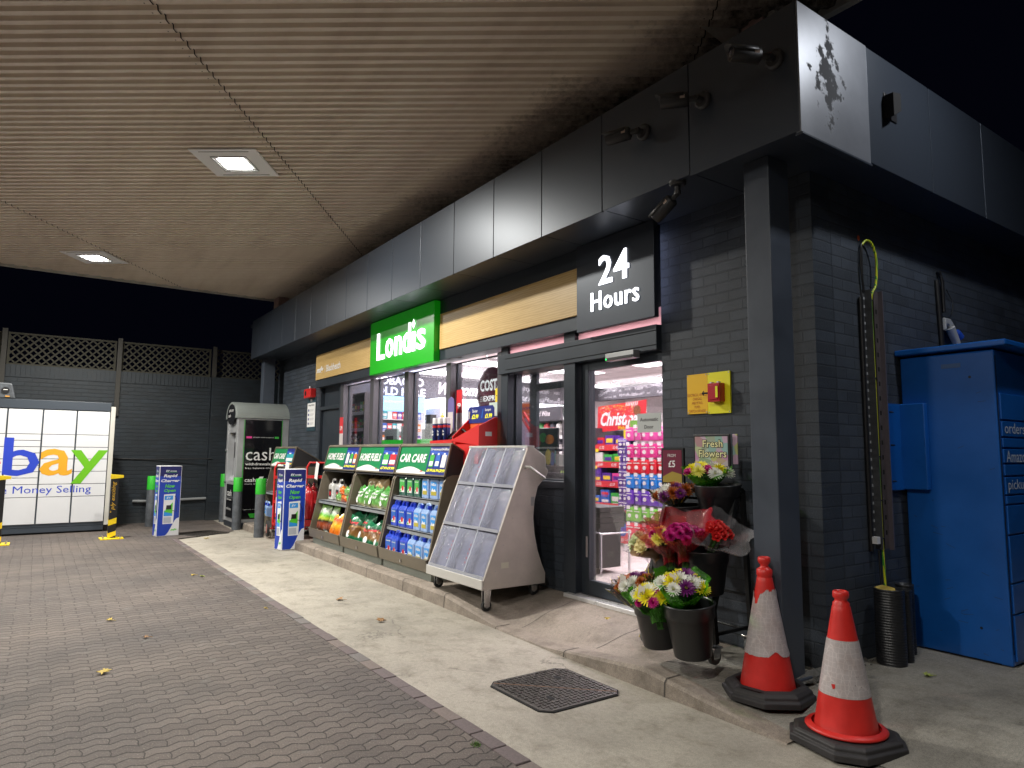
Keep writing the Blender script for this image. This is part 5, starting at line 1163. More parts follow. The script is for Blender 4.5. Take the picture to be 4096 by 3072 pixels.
b.text('all bank cards accepted',(xx,-.67,1.675),Y,Z,.38,.028,LETP); b.quad((xx,-.79,1.67),(xx,-.69,1.67),(xx,-.69,1.71),(xx,-.79,1.71),PCD['pink']); b.quad((xx,-.27,1.67),(xx,-.19,1.67),(xx,-.19,1.71),(xx,-.27,1.71),PCD['green'])
b.text('Cashzone is a trading name',(xx,-.80,.335),Y,Z,.45,.018,LETP); b.add([(xx,-.66,.19),(xx,-.16,.19),(xx,-.16,.27),(xx,-.70,.27)],[(0,1,2,3)],GRN); b.build('lettering',t)
b=MB(); b.box(ax0+.12,ax1-.12,ay0+.14,ay0+.15,.9,1.78,mat('atm_recess',(.45,.36,.33),.4,es=.5,ecol=(1,.75,.65))); b.box(ax0+.22,ax1-.25,ay0+.10,ay0+.139,1.3,1.6,BLACK); b.add([(ax0+.12,ay0+.03,.86),(ax1-.12,ay0+.03,.86),(ax1-.12,ay0+.139,.98),(ax0+.12,ay0+.139,.98)],[(0,1,2,3)],SILV); b.build('screen_recess',t)
b=MB(); b.box(ax0+.16,ax1-.1,ay0+.008,ay0+.019,.18,.8,ATB); b.text('cash',(ax0+.22,ay0+.006,.58),X,Z,.36,.12,LETP); b.text('cash zone',(ax0+.22,ay0+.006,.32),X,Z,.36,.05,LETP); b.text('withdrawals',(ax0+.22,ay0+.006,.50),X,Z,.36,.03,LETP); b.build('front_panel',t)
b=MB(); b.disc((ax0+.43,ay0-.032,2.13),X,Z,.33,.2,ATB,24); b.text('cash zone',(ax0+.25,ay0-.034,2.18),X,Z,.36,.06,LETP); b.text('cash',(ax0+.2,ay0-.034,2.08),X,Z,.2,.06,LETP); b.build('gable_panel',t)
b=MB(); b.tube([(ax0+.06,ay0-.03,1.45),(ax0+.06,ay0,1.45)],.025,CHROME,12); b.tube([(ax0+.1,ay0-.03,.83),(ax0+.1,ay0,.83)],.025,CHROME,12); b.build('lock',t)
# ================================================================ FIRE EXTINGUISHER TROLLEYS
EXR=mat('extinguisher_red',(.48,.02,.025),.3,coat=.3)
def trolley(x,y,rz,label,z=.0):
    t=thing('extinguisher_trolley',label,'trolley',(x,y,z),rz,'red extinguisher trolleys',local=True)
    b=MB(); b.tube([(-.19,0,.12),(-.19,0,1.12),(-.15,0,1.2),(.15,0,1.2),(.19,0,1.12),(.19,0,.12)],.017,RED,10); 
    for zz in (.55,.95): b.box(-.19,.19,-.13,-.01,zz,zz+.045,RED)
    b.box(-.2,.2,-.26,.02,.20,.225,RED); b.box(-.2,.2,-.26,-.24,.225,.30,RED); b.tube([(-.27,.04,.13),(.27,.04,.13)],.012,RED,8); b.build('frame',t,local=True)
    for s_ in (-1,1):
        b=MB(); b.tube([(s_*.26-.02,.04,.13),(s_*.26+.02,.04,.13)],.13,BLK2,24); b.tube([(s_*.26-.023,.04,.13),(s_*.26+.023,.04,.13)],.075,mat('wheel_hub_pink',(.4,.16,.14),.5),16); b.build('wheel',t,local=True,bevel=.01)
    return t
def extinguisher(x,y,z,label):
    t=thing('fire_extinguisher',label,'fire extinguisher',(x,y,z),0,'red fire extinguishers on the trolleys',local=True)
    b=MB(); b.lathe([(.0,0),(.085,0),(.088,.02),(.088,.42),(.075,.48),(.04,.52),(.022,.53),(.022,.56)],EXR,n=24); b.build('cylinder',t,local=True)
    b=MB(); b.lathe([(.0895,.0),(.0895,.09)],BLACK,n=24); b.build('base_band',t,local=True)
    b=MB(); b.box(-.02,.02,-.02,.02,.55,.6,CHROME); b.tube([(0,0,.6),(.05,-.02,.63),(.1,-.03,.62)],.008,BLACK,6); b.tube([(0,0,.58),(.05,-.02,.575),(.1,-.03,.57)],.007,RED,6); b.tube([(-.02,-.02,.57),(-.09,-.05,.54),(-.1,-.06,.4),(-.095,-.06,.2)],.011,BLACK,8); b.build('valve',t,local=True)
    b=MB(); b.quad((.03,-.092,.15),(.07,-.092,.15),(.07,-.092,.38),(.03,-.092,.38),LETP); b.build('label_print',t,local=True)
    return t
def tag_(x,y,z,rz,label):
    b=MB(); b.add([(-.05,0,0),(.04,0,-.02),(.07,.01,.24),(-.02,.01,.27)],[(0,1,2,3)],LETP); o=b.build('inspection_tag',label=label); o['category']='tag'; o['group']='white tags on the extinguishers'; o.location=(x,y,z); o.rotation_euler=(0,0,rz)
trolley(-11.55,-.55,R_(80),'red extinguisher trolley on the left, mostly behind the advertising box',.03); trolley(-10.98,-.20,R_(62),'red extinguisher trolley on the right, next to the left Home Fuels stand',.05)
for i,(x,y,z,l) in enumerate(((-11.44,-.66,.26,'front fire extinguisher on the left trolley'),(-11.44,-.46,.26,'rear fire extinguisher on the left trolley'),(-10.92,-.38,.26,'left fire extinguisher on the right trolley'),(-10.80,-.18,.26,'right fire extinguisher on the right trolley, touching the stand'),(-11.2,-.2,.26,'fire extinguisher half hidden between the two trolleys'))):
    tt=extinguisher(x,y,z,l); tt.scale=(1,1,1.12)
tag_(-11.33,-.62,.98,.4,'white inspection tag on the left trolley'); tag_(-10.80,-.30,.98,.2,'white inspection tag on the extinguisher beside the stand')
# ================================================================ PERIMETER WALL, TRELLIS
t=thing('perimeter_wall','tall dark painted brick boundary wall across the far side of the forecourt','wall',(-15.45,-5,0))
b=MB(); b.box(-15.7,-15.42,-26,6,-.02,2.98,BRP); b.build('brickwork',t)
b=MB(); b.box(-15.42,-15.39,-26,-.9,-.02,1.02,BRP); b.build('plinth_course',t)
b=MB()
yy=-12.0
SOLD=mat('painted_brick_cap',(.013,.019,.026),.6,var=.25,vs=12,bs=60,bst=.4)
while yy<2: b.box(-15.70,-15.408,yy+.004,yy+.071,2.76,2.985,SOLD); yy+=.075
b.build('coping_bricks',t)
b=MB(); b.box(-15.42,-15.30,-1.06,6,0,2.98,BRP); b.build('pier',t)
TRW=mat('trellis_timber',(.030,.028,.018),.75,var=.2,vs=6); PSW=mat('post_timber',(.032,.030,.026),.7,var=.2)
def trellis(y0,y1,label):
    t=thing('trellis_panel',label,'trellis',(-15.5,(y0+y1)/2,2.99),0,'diamond trellis panels on the boundary wall'); z0,z1=2.99,3.60
    b=MB(); b.box(-15.56,-15.52,y0,y1,z0,z0+.035,TRW); b.box(-15.56,-15.52,y0,y1,z1-.035,z1,TRW); b.box(-15.56,-15.52,y0,y0+.035,z0+.035,z1-.035,TRW); b.box(-15.56,-15.52,y1-.035,y1,z0+.035,z1-.035,TRW); b.build('frame',t)
    b=MB(); H=z1-z0-.06; s=.135; hw=.014
    for d_,xx in ((1,-15.535),(-1,-15.550)):
        k=y0-H
        while k<y1+H:
            ya,yb=(k,k+H) if d_==1 else (k+H,k)
            za,zb=z0+.03,z0+.03+H
            # clip
            def at(y): return za+(zb-za)*(y-ya)/(yb-ya)
            lo,hi=max(min(ya,yb),y0+.02),min(max(ya,yb),y1-.02)
            if hi-lo>.03:
                a=Vector((xx,lo,at(lo)));c=Vector((xx,hi,at(hi))); dv=(c-a).normalized(); nv=Vector((0,-dv.z,dv.y))*hw
                vs=[a-nv,c-nv,c+nv,a+nv]; vs+=[v+X*.012 for v in vs]; b.add(vs,[(3,2,1,0),(4,5,6,7),(0,1,5,4),(2,3,7,6)],TRW)
            k+=s
    b.build('lattice',t)
ypost=[-8.35,-6.40,-4.62,-2.78,-1.02,.75]
for i,(a,c) in enumerate(zip(ypost,ypost[1:])): trellis(a+.045,c-.045,['trellis panel farthest left, out of the picture','trellis panel left of the lockers','trellis panel above the grey lockers, left of the first post','trellis panel between the two tall posts','dim trellis panel on the right, above the cash machine'][i])
for i,y in enumerate(ypost):
    b=MB(); b.box(-15.62,-15.36,y-.04,y+.04,2.98,3.64,PSW) if False else b.box(-15.405,-15.36,y-.04,y+.04,2.1,3.64,PSW); o=b.build('fence_post',label='timber post carrying the trellis, %s from the left'%ORD[i]); o['category']='post'; o['group']='timber posts on the boundary wall'
b=MB(); b.tube([(-15.36,-2.4,.43),(-15.36,-2.1,.42),(-15.36,-.9,.45)],.03,mat('pipe_grey',(.2,.21,.22),.5),10); b.tube([(-15.40,-4,1.30),(-15.40,-2.2,1.25),(-15.28,-1.0,1.27)],.012,BLACK,6); o=b.build('wall_pipe',label='thin grey pipe running low along the boundary wall'); o['category']='pipe'
# ================================================================ PARCEL LOCKERS (white, left)
t=thing('parcel_locker','white panelled parcel locker bank with the ebay logo and Money Selling lettering','parcel locker',(-14.4,-4.7,0))
LW=mat('locker_white',(.60,.61,.64),.35,var=.03,vs=2); LN=mat('locker_navy',(.035,.045,.06),.45)
ly0,ly1=-6.42,-2.96
b=MB(); b.box(-14.75,-14.115,ly0,ly1,.12,2.12,LN); b.box(-14.75,-14.09,ly0,ly1,2.12,2.27,LN); b.box(-14.75,-14.12,ly0,ly1,.03,.17,LN); b.box(-14.70,-14.2,ly0,ly1,-.02,.03,BLACK); b.build('carcass',t,bevel=.004)
b=MB(); b.box(-14.6,-14.06,ly1+.002,ly1+.07,.12,2.20,mat('trim_cream',(.5,.49,.45),.5)); b.build('end_trim',t)
cols_=[-2.96,-3.465,-3.955,-4.445,-4.935,-5.425,-5.915,-6.41]
full=[2.11,1.69,1.475,1.27,1.055,.84,.625,.175]; fine=[2.11,1.69,1.58,1.475,1.37,1.265,1.16,1.055,.95,.84,.625,.175]
for i,(a,c) in enumerate(zip(cols_,cols_[1:])):
    for za,zb in zip(*(lambda L:(L,L[1:]))(fine if i in (2,4) else full)):
        b=MB(); b.box(-14.115,-14.10,c+.012,a-.012,zb+.005,za-.005,LW); b.build('locker_door',t,bevel=.002)
EB={'e':mat('logo_red',(.65,.02,.04),.4),'b':mat('logo_blue',(.02,.05,.45),.4),'a':mat('logo_amber',(.65,.32,.02),.4),'y':mat('logo_green',(.12,.40,.01),.4)}
b=MB(); xx=-14.0985
for ch,y0_,w_,z0_,h_ in (('e',-5.0,.52,.985,.46),('b',-4.46,.50,.985,.64),('a',-3.955,.47,.985,.46),('y',-3.52,.56,.845,.58)): b.text(ch,(xx,y0_,z0_),Y,Z,w_,h_,EB[ch],bold=.012)
b.build('logo',t)
b=MB(); b.text('e Money Selling',(xx,-4.455,.655),Y,Z,1.27,.16,EB['b'],bold=0); b.build('lettering',t)
# camera housing on the lockers
t=thing('locker_camera','dark grey camera housing sitting on top of the white lockers','camera',(-14.3,-4.55,2.27))
b=MB(); b.prism([(-4.72,2.275),(-4.36,2.275),(-4.42,2.53),(-4.72,2.55)],-14.5,-14.1,BOLG); b.build('housing',t,bevel=.02)
b=MB(); b.tube([(-14.1,-4.5,2.41),(-14.085,-4.5,2.41)],.055,BLACK,16); b.box(-14.088,-14.08,-4.53,-4.47,2.415,2.425,LETP); b.box(-14.099,-14.085,-4.5,-4.44,2.30,2.32,mat('amber_dot',(.5,.25,.05),.5)); b.build('lens',t)
# protective hoops in front of the lockers
def hoop(y,label,graf=True):
    t=thing('protection_post',label,'protection post',(-12.9,y,0),0,'yellow and black protection posts',local=True)
    b=MB(); b.box(-.16,.16,-.165,.165,0,.014,YEL); 
    for sx in (-1,1):
        for sy in (-1,1): b.cyl(sx*.11,sy*.12,.014,.04,.014,GREY,6)
    b.build('base_plate',t,local=True)
    b=MB(); zz=0; i=0
    b.box(-.05,.05,-.055,.055,.014,.98,BLACK); b.build('post',t,local=True)
    b=MB()
    for z0_,z1_ in ((.014,.11),(.21,.32)):
        b.add([(.0515,-.0565,z0_),(.0515,.0565,z0_+.04),(.0515,.0565,z1_+.02),(.0515,-.0565,z1_-.02 if z0_>.1 else z1_-.02)],[(0,1,2,3)],YEL); b.add([(-.0515,-.0565,z0_+.04),(.0515,-.0565,z0_),(.0515,-.0565,z1_-.02),(-.0515,-.0565,z1_+.02)],[(0,1,2,3)],YEL)
    b.prism([(-.06,.96),(.12,.98),(.12,1.02),(-.06,1.035)],-.06,.06,YEL)
    b.build('yellow_marking',t,local=True)
    if graf:
        b=MB(); b.text('" ply exciting',(.053,.03,.42),Z,-Y,.5,.075,mat('graffiti_amber',(.6,.35,.02),.5),shear=.3); b.build('handwriting',t,local=True)
hoop(-2.93,'yellow and black post with handwriting on it at the right corner of the white lockers'); hoop(-4.42,'yellow and black post cut by the left edge of the picture',False)
# ================================================================ CCTV
CAMD=mat('camera_grey',(.035,.035,.038),.45,.2); LENS=mat('camera_glass',(.01,.01,.015),.08)
def cctv(base,d,label,soff=False):
    """bullet camera: round base on the panel, jointed arm, barrel with sun hood pointing along d"""
    t=thing('security_camera',label,'security camera',base,0,'bullet security cameras',local=True)
    nrm=Vector((0,-1,0)) if not soff else Vector((0,0,-1)); d=Vector(d).normalized()
    b=MB(); b.tube([nrm*0,nrm*.022,nrm*.03],[.058,.058,.045],CAMD,24); b.build('wall_plate',t,local=True)
    el=nrm*.075+Vector((0,0,-.005)); cp=el+d*.06
    b=MB(); b.tube([nrm*.02,el,cp],[.02,.019,.019],CAMD,12); b.tube([el-nrm*.012,el+nrm*.012],.024,CAMD,12); b.build('arm',t,local=True)
    b=MB(); b.tube([cp-d*.01,cp,cp+d*.15,cp+d*.17],[.034,.047,.047,.044],CAMD,20); b.build('barrel',t,local=True)
    b=MB(); b.tube([cp+d*.17,cp+d*.1705],[.037,.037],LENS,20); b.tube([cp+d*.171,cp+d*.172],[.015,.015],mat('camera_iris',(.1,.1,.12),.3),10); b.build('lens',t,local=True)
    up=(Z-d*d.z).normalized(); sd=d.cross(up); b=MB(); n=8; vs=[]
    for q,l in ((0,.205),(1,.0)):
        for k in range(n+1):
            a=R_(5)+R_(170)*k/n; rr=.052; ext=l if q==0 else .02
            vs.append(cp+d*(ext-(.04*abs(cos(a))**2 if q==0 else 0))+(sd*cos(a)+up*sin(a))*rr)
    b.add(vs,[(k,k+1,k+n+2,k+n+1) for k in range(n)],CAMD,True); o=b.build('sun_hood',t,local=True); so=o.modifiers.new('thick','SOLIDIFY'); so.thickness=.003
    b=MB(); a=cp+d*.015+sd*-.0475; b.add([a-up*.012,a+d*.03-up*.012,a+d*.03+up*.012,a+up*.012],[(0,1,2,3)],mat('camera_sticker',(.45,.35,.3),.5)); b.build('sticker',t,local=True)
    return t
cctv((-3.27,-.60,3.71),(-.86,-.42,-.07),'bullet security camera on the fascia, the farthest left of the three')
cctv((-2.74,-.60,3.715),(-.72,-.62,.0),'bullet security camera on the fascia, the middle one across the panel joint')
cctv((-2.215,-.60,3.735),(-.42,-.80,.0),'bullet security camera on the fascia, the one nearest the lit corner')
t=cctv((-3.02,-.55,3.275),(-.62,-.05,-.42),'security camera hanging under the soffit beside the 24 Hours sign',True)
b=MB(); b.prism([(-1.5,0),(-1.5,0)],0,0,CAMD) if False else None
# dark box on the side fascia
t=thing('side_fascia_lamp','small black wedge shaped lamp box on the side fascia','wall lamp',(-2.08,.45,3.6))
b=MB(); b.prism([(.36,3.60),(.36,3.76),(.46,3.78),(.46,3.66)],-2.078,-2.01,DARK,'x'); b.box(-2.078,-2.072,.37,.53,3.62,3.79,BLACK); b.build('housing',t,bevel=.004)
# ================================================================ SIGNS ON THE BRICK
t=thing('charging_cutoff_sign','yellow and amber plate about switching off charging and petrol pumps','sign',(-3.235,-.01,1.73))
AMB=mat('sign_amber',(.88,.52,.005),.5); YLS=mat('sign_yellow',(.88,.83,.01),.5); TXR=mat('sign_text_red',(.45,.10,.01),.5)
b=MB(); b.box(-3.43,-3.24,-.012,-.001,1.725,2.02,AMB); b.build('amber_plate',t); b=MB(); b.box(-3.236,-3.04,-.014,-.001,1.72,2.02,YLS); b.build('yellow_plate',t)
b=MB()
for i,l in enumerate(('ELECTRICAL VEHICLE','CHARGING','AND PETROL','PUMPS','SWITCH OFF HERE')):
    wl=.182*len(l)/18; b.text(l,(-3.335-wl/2,-.0135,1.855-i*.03),X,Z,wl,.021,TXR,bold=.0)
for (x,z) in ((-3.42,2.01),(-3.42,1.735),(-3.25,2.01),(-3.25,1.735),(-3.225,2.01),(-3.225,1.73),(-3.05,2.01),(-3.05,1.73)): b.disc((x,-.0155,z),X,Z,.005,.005,GREY,8)
b.build('lettering',t)
t=thing('cutoff_switch','red emergency switch box with black key on the yellow plate','switch',(-3.14,-.03,1.8))
RB=mat('switch_red',(.5,.012,.03),.3,coat=.3)
b=MB(); b.box(-3.19,-3.085,-.075,-.015,1.80,1.935,RB); b.box(-3.175,-3.10,-.082,-.0755,1.815,1.92,RB); b.build('body',t,bevel=.006)
b=MB(); b.box(-3.18,-3.165,-.06,-.03,1.936,1.946,WHITE); b.box(-3.12,-3.105,-.06,-.03,1.936,1.946,WHITE); b.box(-3.115,-3.095,-.0835,-.0822,1.83,1.91,YLS); b.build('label_print',t)
b=MB(); b.tube([(-3.19,-.05,1.868),(-3.225,-.06,1.868),(-3.24,-.06,1.868)],.007,BLACK,8); b.tube([(-3.235,-.06,1.853),(-3.25,-.06,1.868),(-3.235,-.06,1.883)],.004,BLACK,6); b.build('key',t)
t=thing('fire_alarm_box','small red alarm sounder box high on the wall beside the service door','alarm box',(-12.0,-.04,2.4))
b=MB(); b.box(-12.22,-11.86,-.10,-.0,2.39,2.55,RED); b.disc((-12.13,-.1015,2.47),X,Z,.045,.045,BLACK,14); b.build('body',t,bevel=.008); b=MB(); b.tube([(-12.05,-.05,2.55),(-12.05,-.05,2.6)],.015,WHITE,8); b.build('gland',t)
t=thing('parking_notice','tall white parking conditions notice with dark header on the far brick wall','sign',(-12.03,-.02,1.8))
b=MB(); b.box(-12.26,-11.82,-.012,-.001,1.80,2.40,mat('notice_dark',(.02,.05,.07),.5)); b.box(-12.25,-11.83,-.0135,-.0122,1.87,2.30,LETP); b.build('plate',t)
b=MB(); b.text('Parking Conditions',(-12.2,-.0145,2.24),X,Z,.32,.035,BLACK,bold=.02); b.text('MFG',(-12.1,-.0145,2.33),X,Z,.1,.04,LETP,bold=.03)
for i in range(4):
    b.box(-12.21,-12.15,-.0145,-.0138,2.15-i*.08,2.19-i*.08,NAVY)
    for j in range(3): b.box(-12.12,-11.90-(.04 if j==2 else 0),-.0145,-.0138,2.18-i*.08-j*.014,2.184-i*.08-j*.014,GREY)
b.build('lettering',t)
t=thing('flower_price_board','small dark framed board FROM £5 leaning behind the flowers','sign',(-3.42,-.2,1.25))
b=MB(); b.box(-3.535,-3.325,-.19,-.17,1.20,1.47,BLACK); b.box(-3.52,-3.34,-.1915,-.1902,1.22,1.455,MAR); b.add([(-3.52,-.192,1.22),(-3.34,-.192,1.22),(-3.34,-.192,1.28),(-3.43,-.192,1.30),(-3.52,-.192,1.26)],[(0,1,2,3,4)],mat('brass_print',(.35,.25,.03),.5)); b.build('board',t)
b=MB(); b.text('FROM',(-3.47,-.193,1.405),X,Z,.075,.022,LETP); b.text('£5',(-3.465,-.193,1.33),X,Z,.065,.05,LETP,bold=.02); b.build('lettering',t)
# Fresh Flowers board
def floral():
    mt,nt,p=nodes('floral_print'); O=pos(nt); v=N(nt,'ShaderNodeTexVoronoi'); v.inputs['Scale'].default_value=16; nt.links.new(O,v.inputs['Vector'])
    sp=N(nt,'ShaderNodeSeparateColor'); nt.links.new(v.outputs['Color'],sp.inputs[0])
    c=ramp(nt,sp.outputs[0],[(0,(.5,.12,.4)),(.3,(.55,.35,.5)),(.5,(.12,.32,.05)),(.65,(.3,.5,.7)),(.85,(.5,.5,.08)),(1,(.4,.03,.25))]); nt.links.new(mix(nt,.22,c,(.55,.65,.6),'MIX'),p.inputs['Base Color']); p.inputs['Roughness'].default_value=.35; return mt
FLO=floral()
t=thing('fresh_flowers_board','black framed floral poster reading Fresh Flowers above the top bucket','sign',(-3.0,-.14,1.35))
b=MB(); b.box(-3.255,-2.945,-.16,-.145,1.33,1.565,BLACK); b.box(-2.945,-2.905,-.13,-.12,1.36,1.565,FLO); b.build('frame',t,bevel=.003)
b=MB(); b.box(-3.24,-2.96,-.162,-.1602,1.345,1.55,FLO); b.build('poster',t)
CRM=mat('cream_print',(.85,.82,.45),.4)
b=MB()
for m_,dy,o_ in ((BLACK,.0,.07),(CRM,-.0012,.01)):
    e=.004 if m_ is BLACK else 0
    b.text('Fresh',(-3.17-e,-.1635+dy,1.475-e),X,Z,.17+2*e,.05+2*e,m_,bold=o_); b.text('Flowers',(-3.205-e,-.1635+dy,1.405-e),X,Z,.235+2*e,.052+2*e,m_,bold=o_)
b.build('lettering',t)
# ================================================================ FLOWER STAND
FS=mat('stand_black_steel',(.015,.016,.018),.45,.3,bs=80,bst=.1)
t=thing('flower_stand','black A-frame stand on grey castors carrying three tiers of flower buckets','flower stand',(-3.15,-.4,.13))
WHG=mat('castor_grey_rubber',(.16,.17,.17),.6)
for xx in (-3.45,-2.87):
    b=MB()
    def bar(p,q,r=.015):
        p=Vector(p);q=Vector(q);d=(q-p).normalized();s_=X*r*.9;u_=d.cross(X).normalized()*r; vs=[p-s_-u_,p+s_-u_,p+s_+u_,p-s_+u_,q-s_-u_,q+s_-u_,q+s_+u_,q-s_+u_]; b.add(vs,[(3,2,1,0),(4,5,6,7),(0,1,5,4),(1,2,6,5),(2,3,7,6),(3,0,4,7)],FS)
    bar((xx,-.44,.24),(xx,-.46,.45)); bar((xx,-.46,.45),(xx,-.20,1.18)); bar((xx,-.20,1.18),(xx,-.14,1.19)); bar((xx,-.14,1.19),(xx,-.08,.2)); bar((xx,-.44,.30),(xx,-.09,.30),.01); bar((xx,-.44,.56),(xx,-.64,.545),.01); bar((xx,-.33,.84),(xx,-.40,.84),.01)
    b.build('side_frame',t)
b=MB()
for (y,z) in ((-.44,.47),(-.64,.545),(-.34,.82),(-.2,1.12),(-.09,.5),(-.1,.28)): b.tube([(-3.45,y,z),(-2.87,y,z)],.009,FS,8)
b.build('cross_rail',t)
castor(t,-3.45,-.46,.125,.047,WHG); castor(t,-2.87,-.46,.12,.047,WHG); castor(t,-3.45,-.1,.14,.047,WHG); castor(t,-2.87,-.1,.14,.047,WHG)
BK=mat('bucket_black',(.018,.019,.022),.33,bs=60,bst=.04)
def bucket(x,y,z,label,h=.30,r=.135,r0=.092,tilt=.05):
    b=MB(); b.lathe([(0,0),(r0,0),(r0+.004,.006),(r*.93,h*.72),(r*.985,h*.735),(r,h*.93),(r*1.04,h*.96),(r*1.05,h*.985),(r*1.02,h),(r*.98,h),(r*.96,h*.94),(r*.9,h*.7),(r0*.95,.01),(0,.01)],BK,n=40)
    o=b.build('flower_bucket',label=label); o.location=(x,y,z); o['category']='bucket'; o['group']='black flower buckets'; o.rotation_euler=(tilt,0,0); return o
# blossoms ---------------------------------------------------------------
FC={k:mat('petal_'+k,c,.55,var=.12,vs=40) for k,c in dict(white=(.8,.8,.74),yellow=(.85,.75,.02),magenta=(.55,.01,.22),purple=(.16,.01,.16),orange=(.42,.10,.01),pink=(.75,.28,.30),cream=(.75,.66,.32),red=(.6,.015,.015),lemon=(.8,.76,.16),ivory=(.6,.65,.38)).items()}
EYE=mat('flower_eye',(.35,.38,.03),.6); STEM=mat('stem_green',(.05,.16,.03),.6,var=.3,vs=30); LEAFG=mat('foliage_green',(.035,.12,.03),.5,var=.35,vs=30)
_b={}
def blossom(kind,c):
    if (kind,c) in _b: return _b[(kind,c)]
    rr=random.Random(len(_b)+5); b=MB(); m=FC[c]
    def petal(az,el,L,wd,curl,r0=0,z0=0):
        a=Vector((cos(az)*r0,sin(az)*r0,z0)); dr=Vector((cos(az)*cos(el),sin(az)*cos(el),sin(el))); up=Vector((-cos(az)*sin(el),-sin(az)*sin(el),cos(el))); sd=dr.cross(up)
        p1=a+dr*L*.5+up*curl*.4; p2=a+dr*L+up*curl
        b.add([a-sd*wd*.2,a+sd*wd*.2,p1+sd*wd*.5,p2+sd*wd*.22,p2-sd*wd*.22,p1-sd*wd*.5],[(0,1,2,5),(5,2,3,4)],m)
    if kind=='mum':
        for ring,(el,L,nn) in enumerate(((.02,.043,17),(.28,.04,16),(.62,.034,14),(1.0,.026,10),(1.35,.018,6))):
            for k in range(nn): petal(2*PI*k/nn+ring*.4+rr.uniform(-.1,.1),el+rr.uniform(-.06,.06),L*rr.uniform(.9,1.08),.0095,.006,.004,.001*ring)
        if c in('white','purple','yellow'): b.lathe([(.008,.010),(.006,.016),(0,.018)],EYE,n=8)
    elif kind=='carnation':
        for ring,(el,L,nn) in enumerate(((.1,.036,12),(.45,.034,12),(.8,.032,10),(1.15,.03,8),(1.5,.028,4))):
            for k in range(nn):
                az=2*PI*k/nn+ring*.5; petal(az,el+rr.uniform(-.1,.1),L,.020,rr.uniform(-.006,.010)); petal(az+.12,el+.08,L*.93,.017,rr.uniform(-.008,.012))
    else: # rose
        for ring,(el,L,nn,wd) in enumerate(((.75,.030,5,.032),(1.0,.031,5,.028),(1.2,.032,5,.022),(1.35,.032,4,.016))):
            for k in range(nn):
                az=2*PI*k/nn+ring*.6; r0=.014-.0035*ring; petal(az,el,L,wd,-.006 if ring<2 else .003,r0)
        b.lathe([(.0,-.006),(.012,-.002),(.015,.01),(.010,.028),(.004,.033),(0,.033)],m,n=10)
    o=b.build('flower_head'); _b[(kind,c)]=o.data; bpy.data.objects.remove(o); return _b[(kind,c)]
CELLO=film_mat('cellophane',(.93,.93,.95),.08,.05,(.75,.75,.8)); CELG=film_mat('green_sleeve',(.35,.85,.15),.15,.30,(.08,.40,.02)); CELR=film_mat('red_print_sleeve',(.97,.55,.55),.10,.28,(.6,.02,.04)); CELB=film_mat('black_stripe_sleeve',(.75,.72,.6),.15,.35,(.03,.03,.025)); CELT=film_mat('kraft_sleeve',(.85,.7,.5),.3,.55,(.35,.2,.08))
CARDT=mat('bouquet_card',(.6,.55,.5),.6)
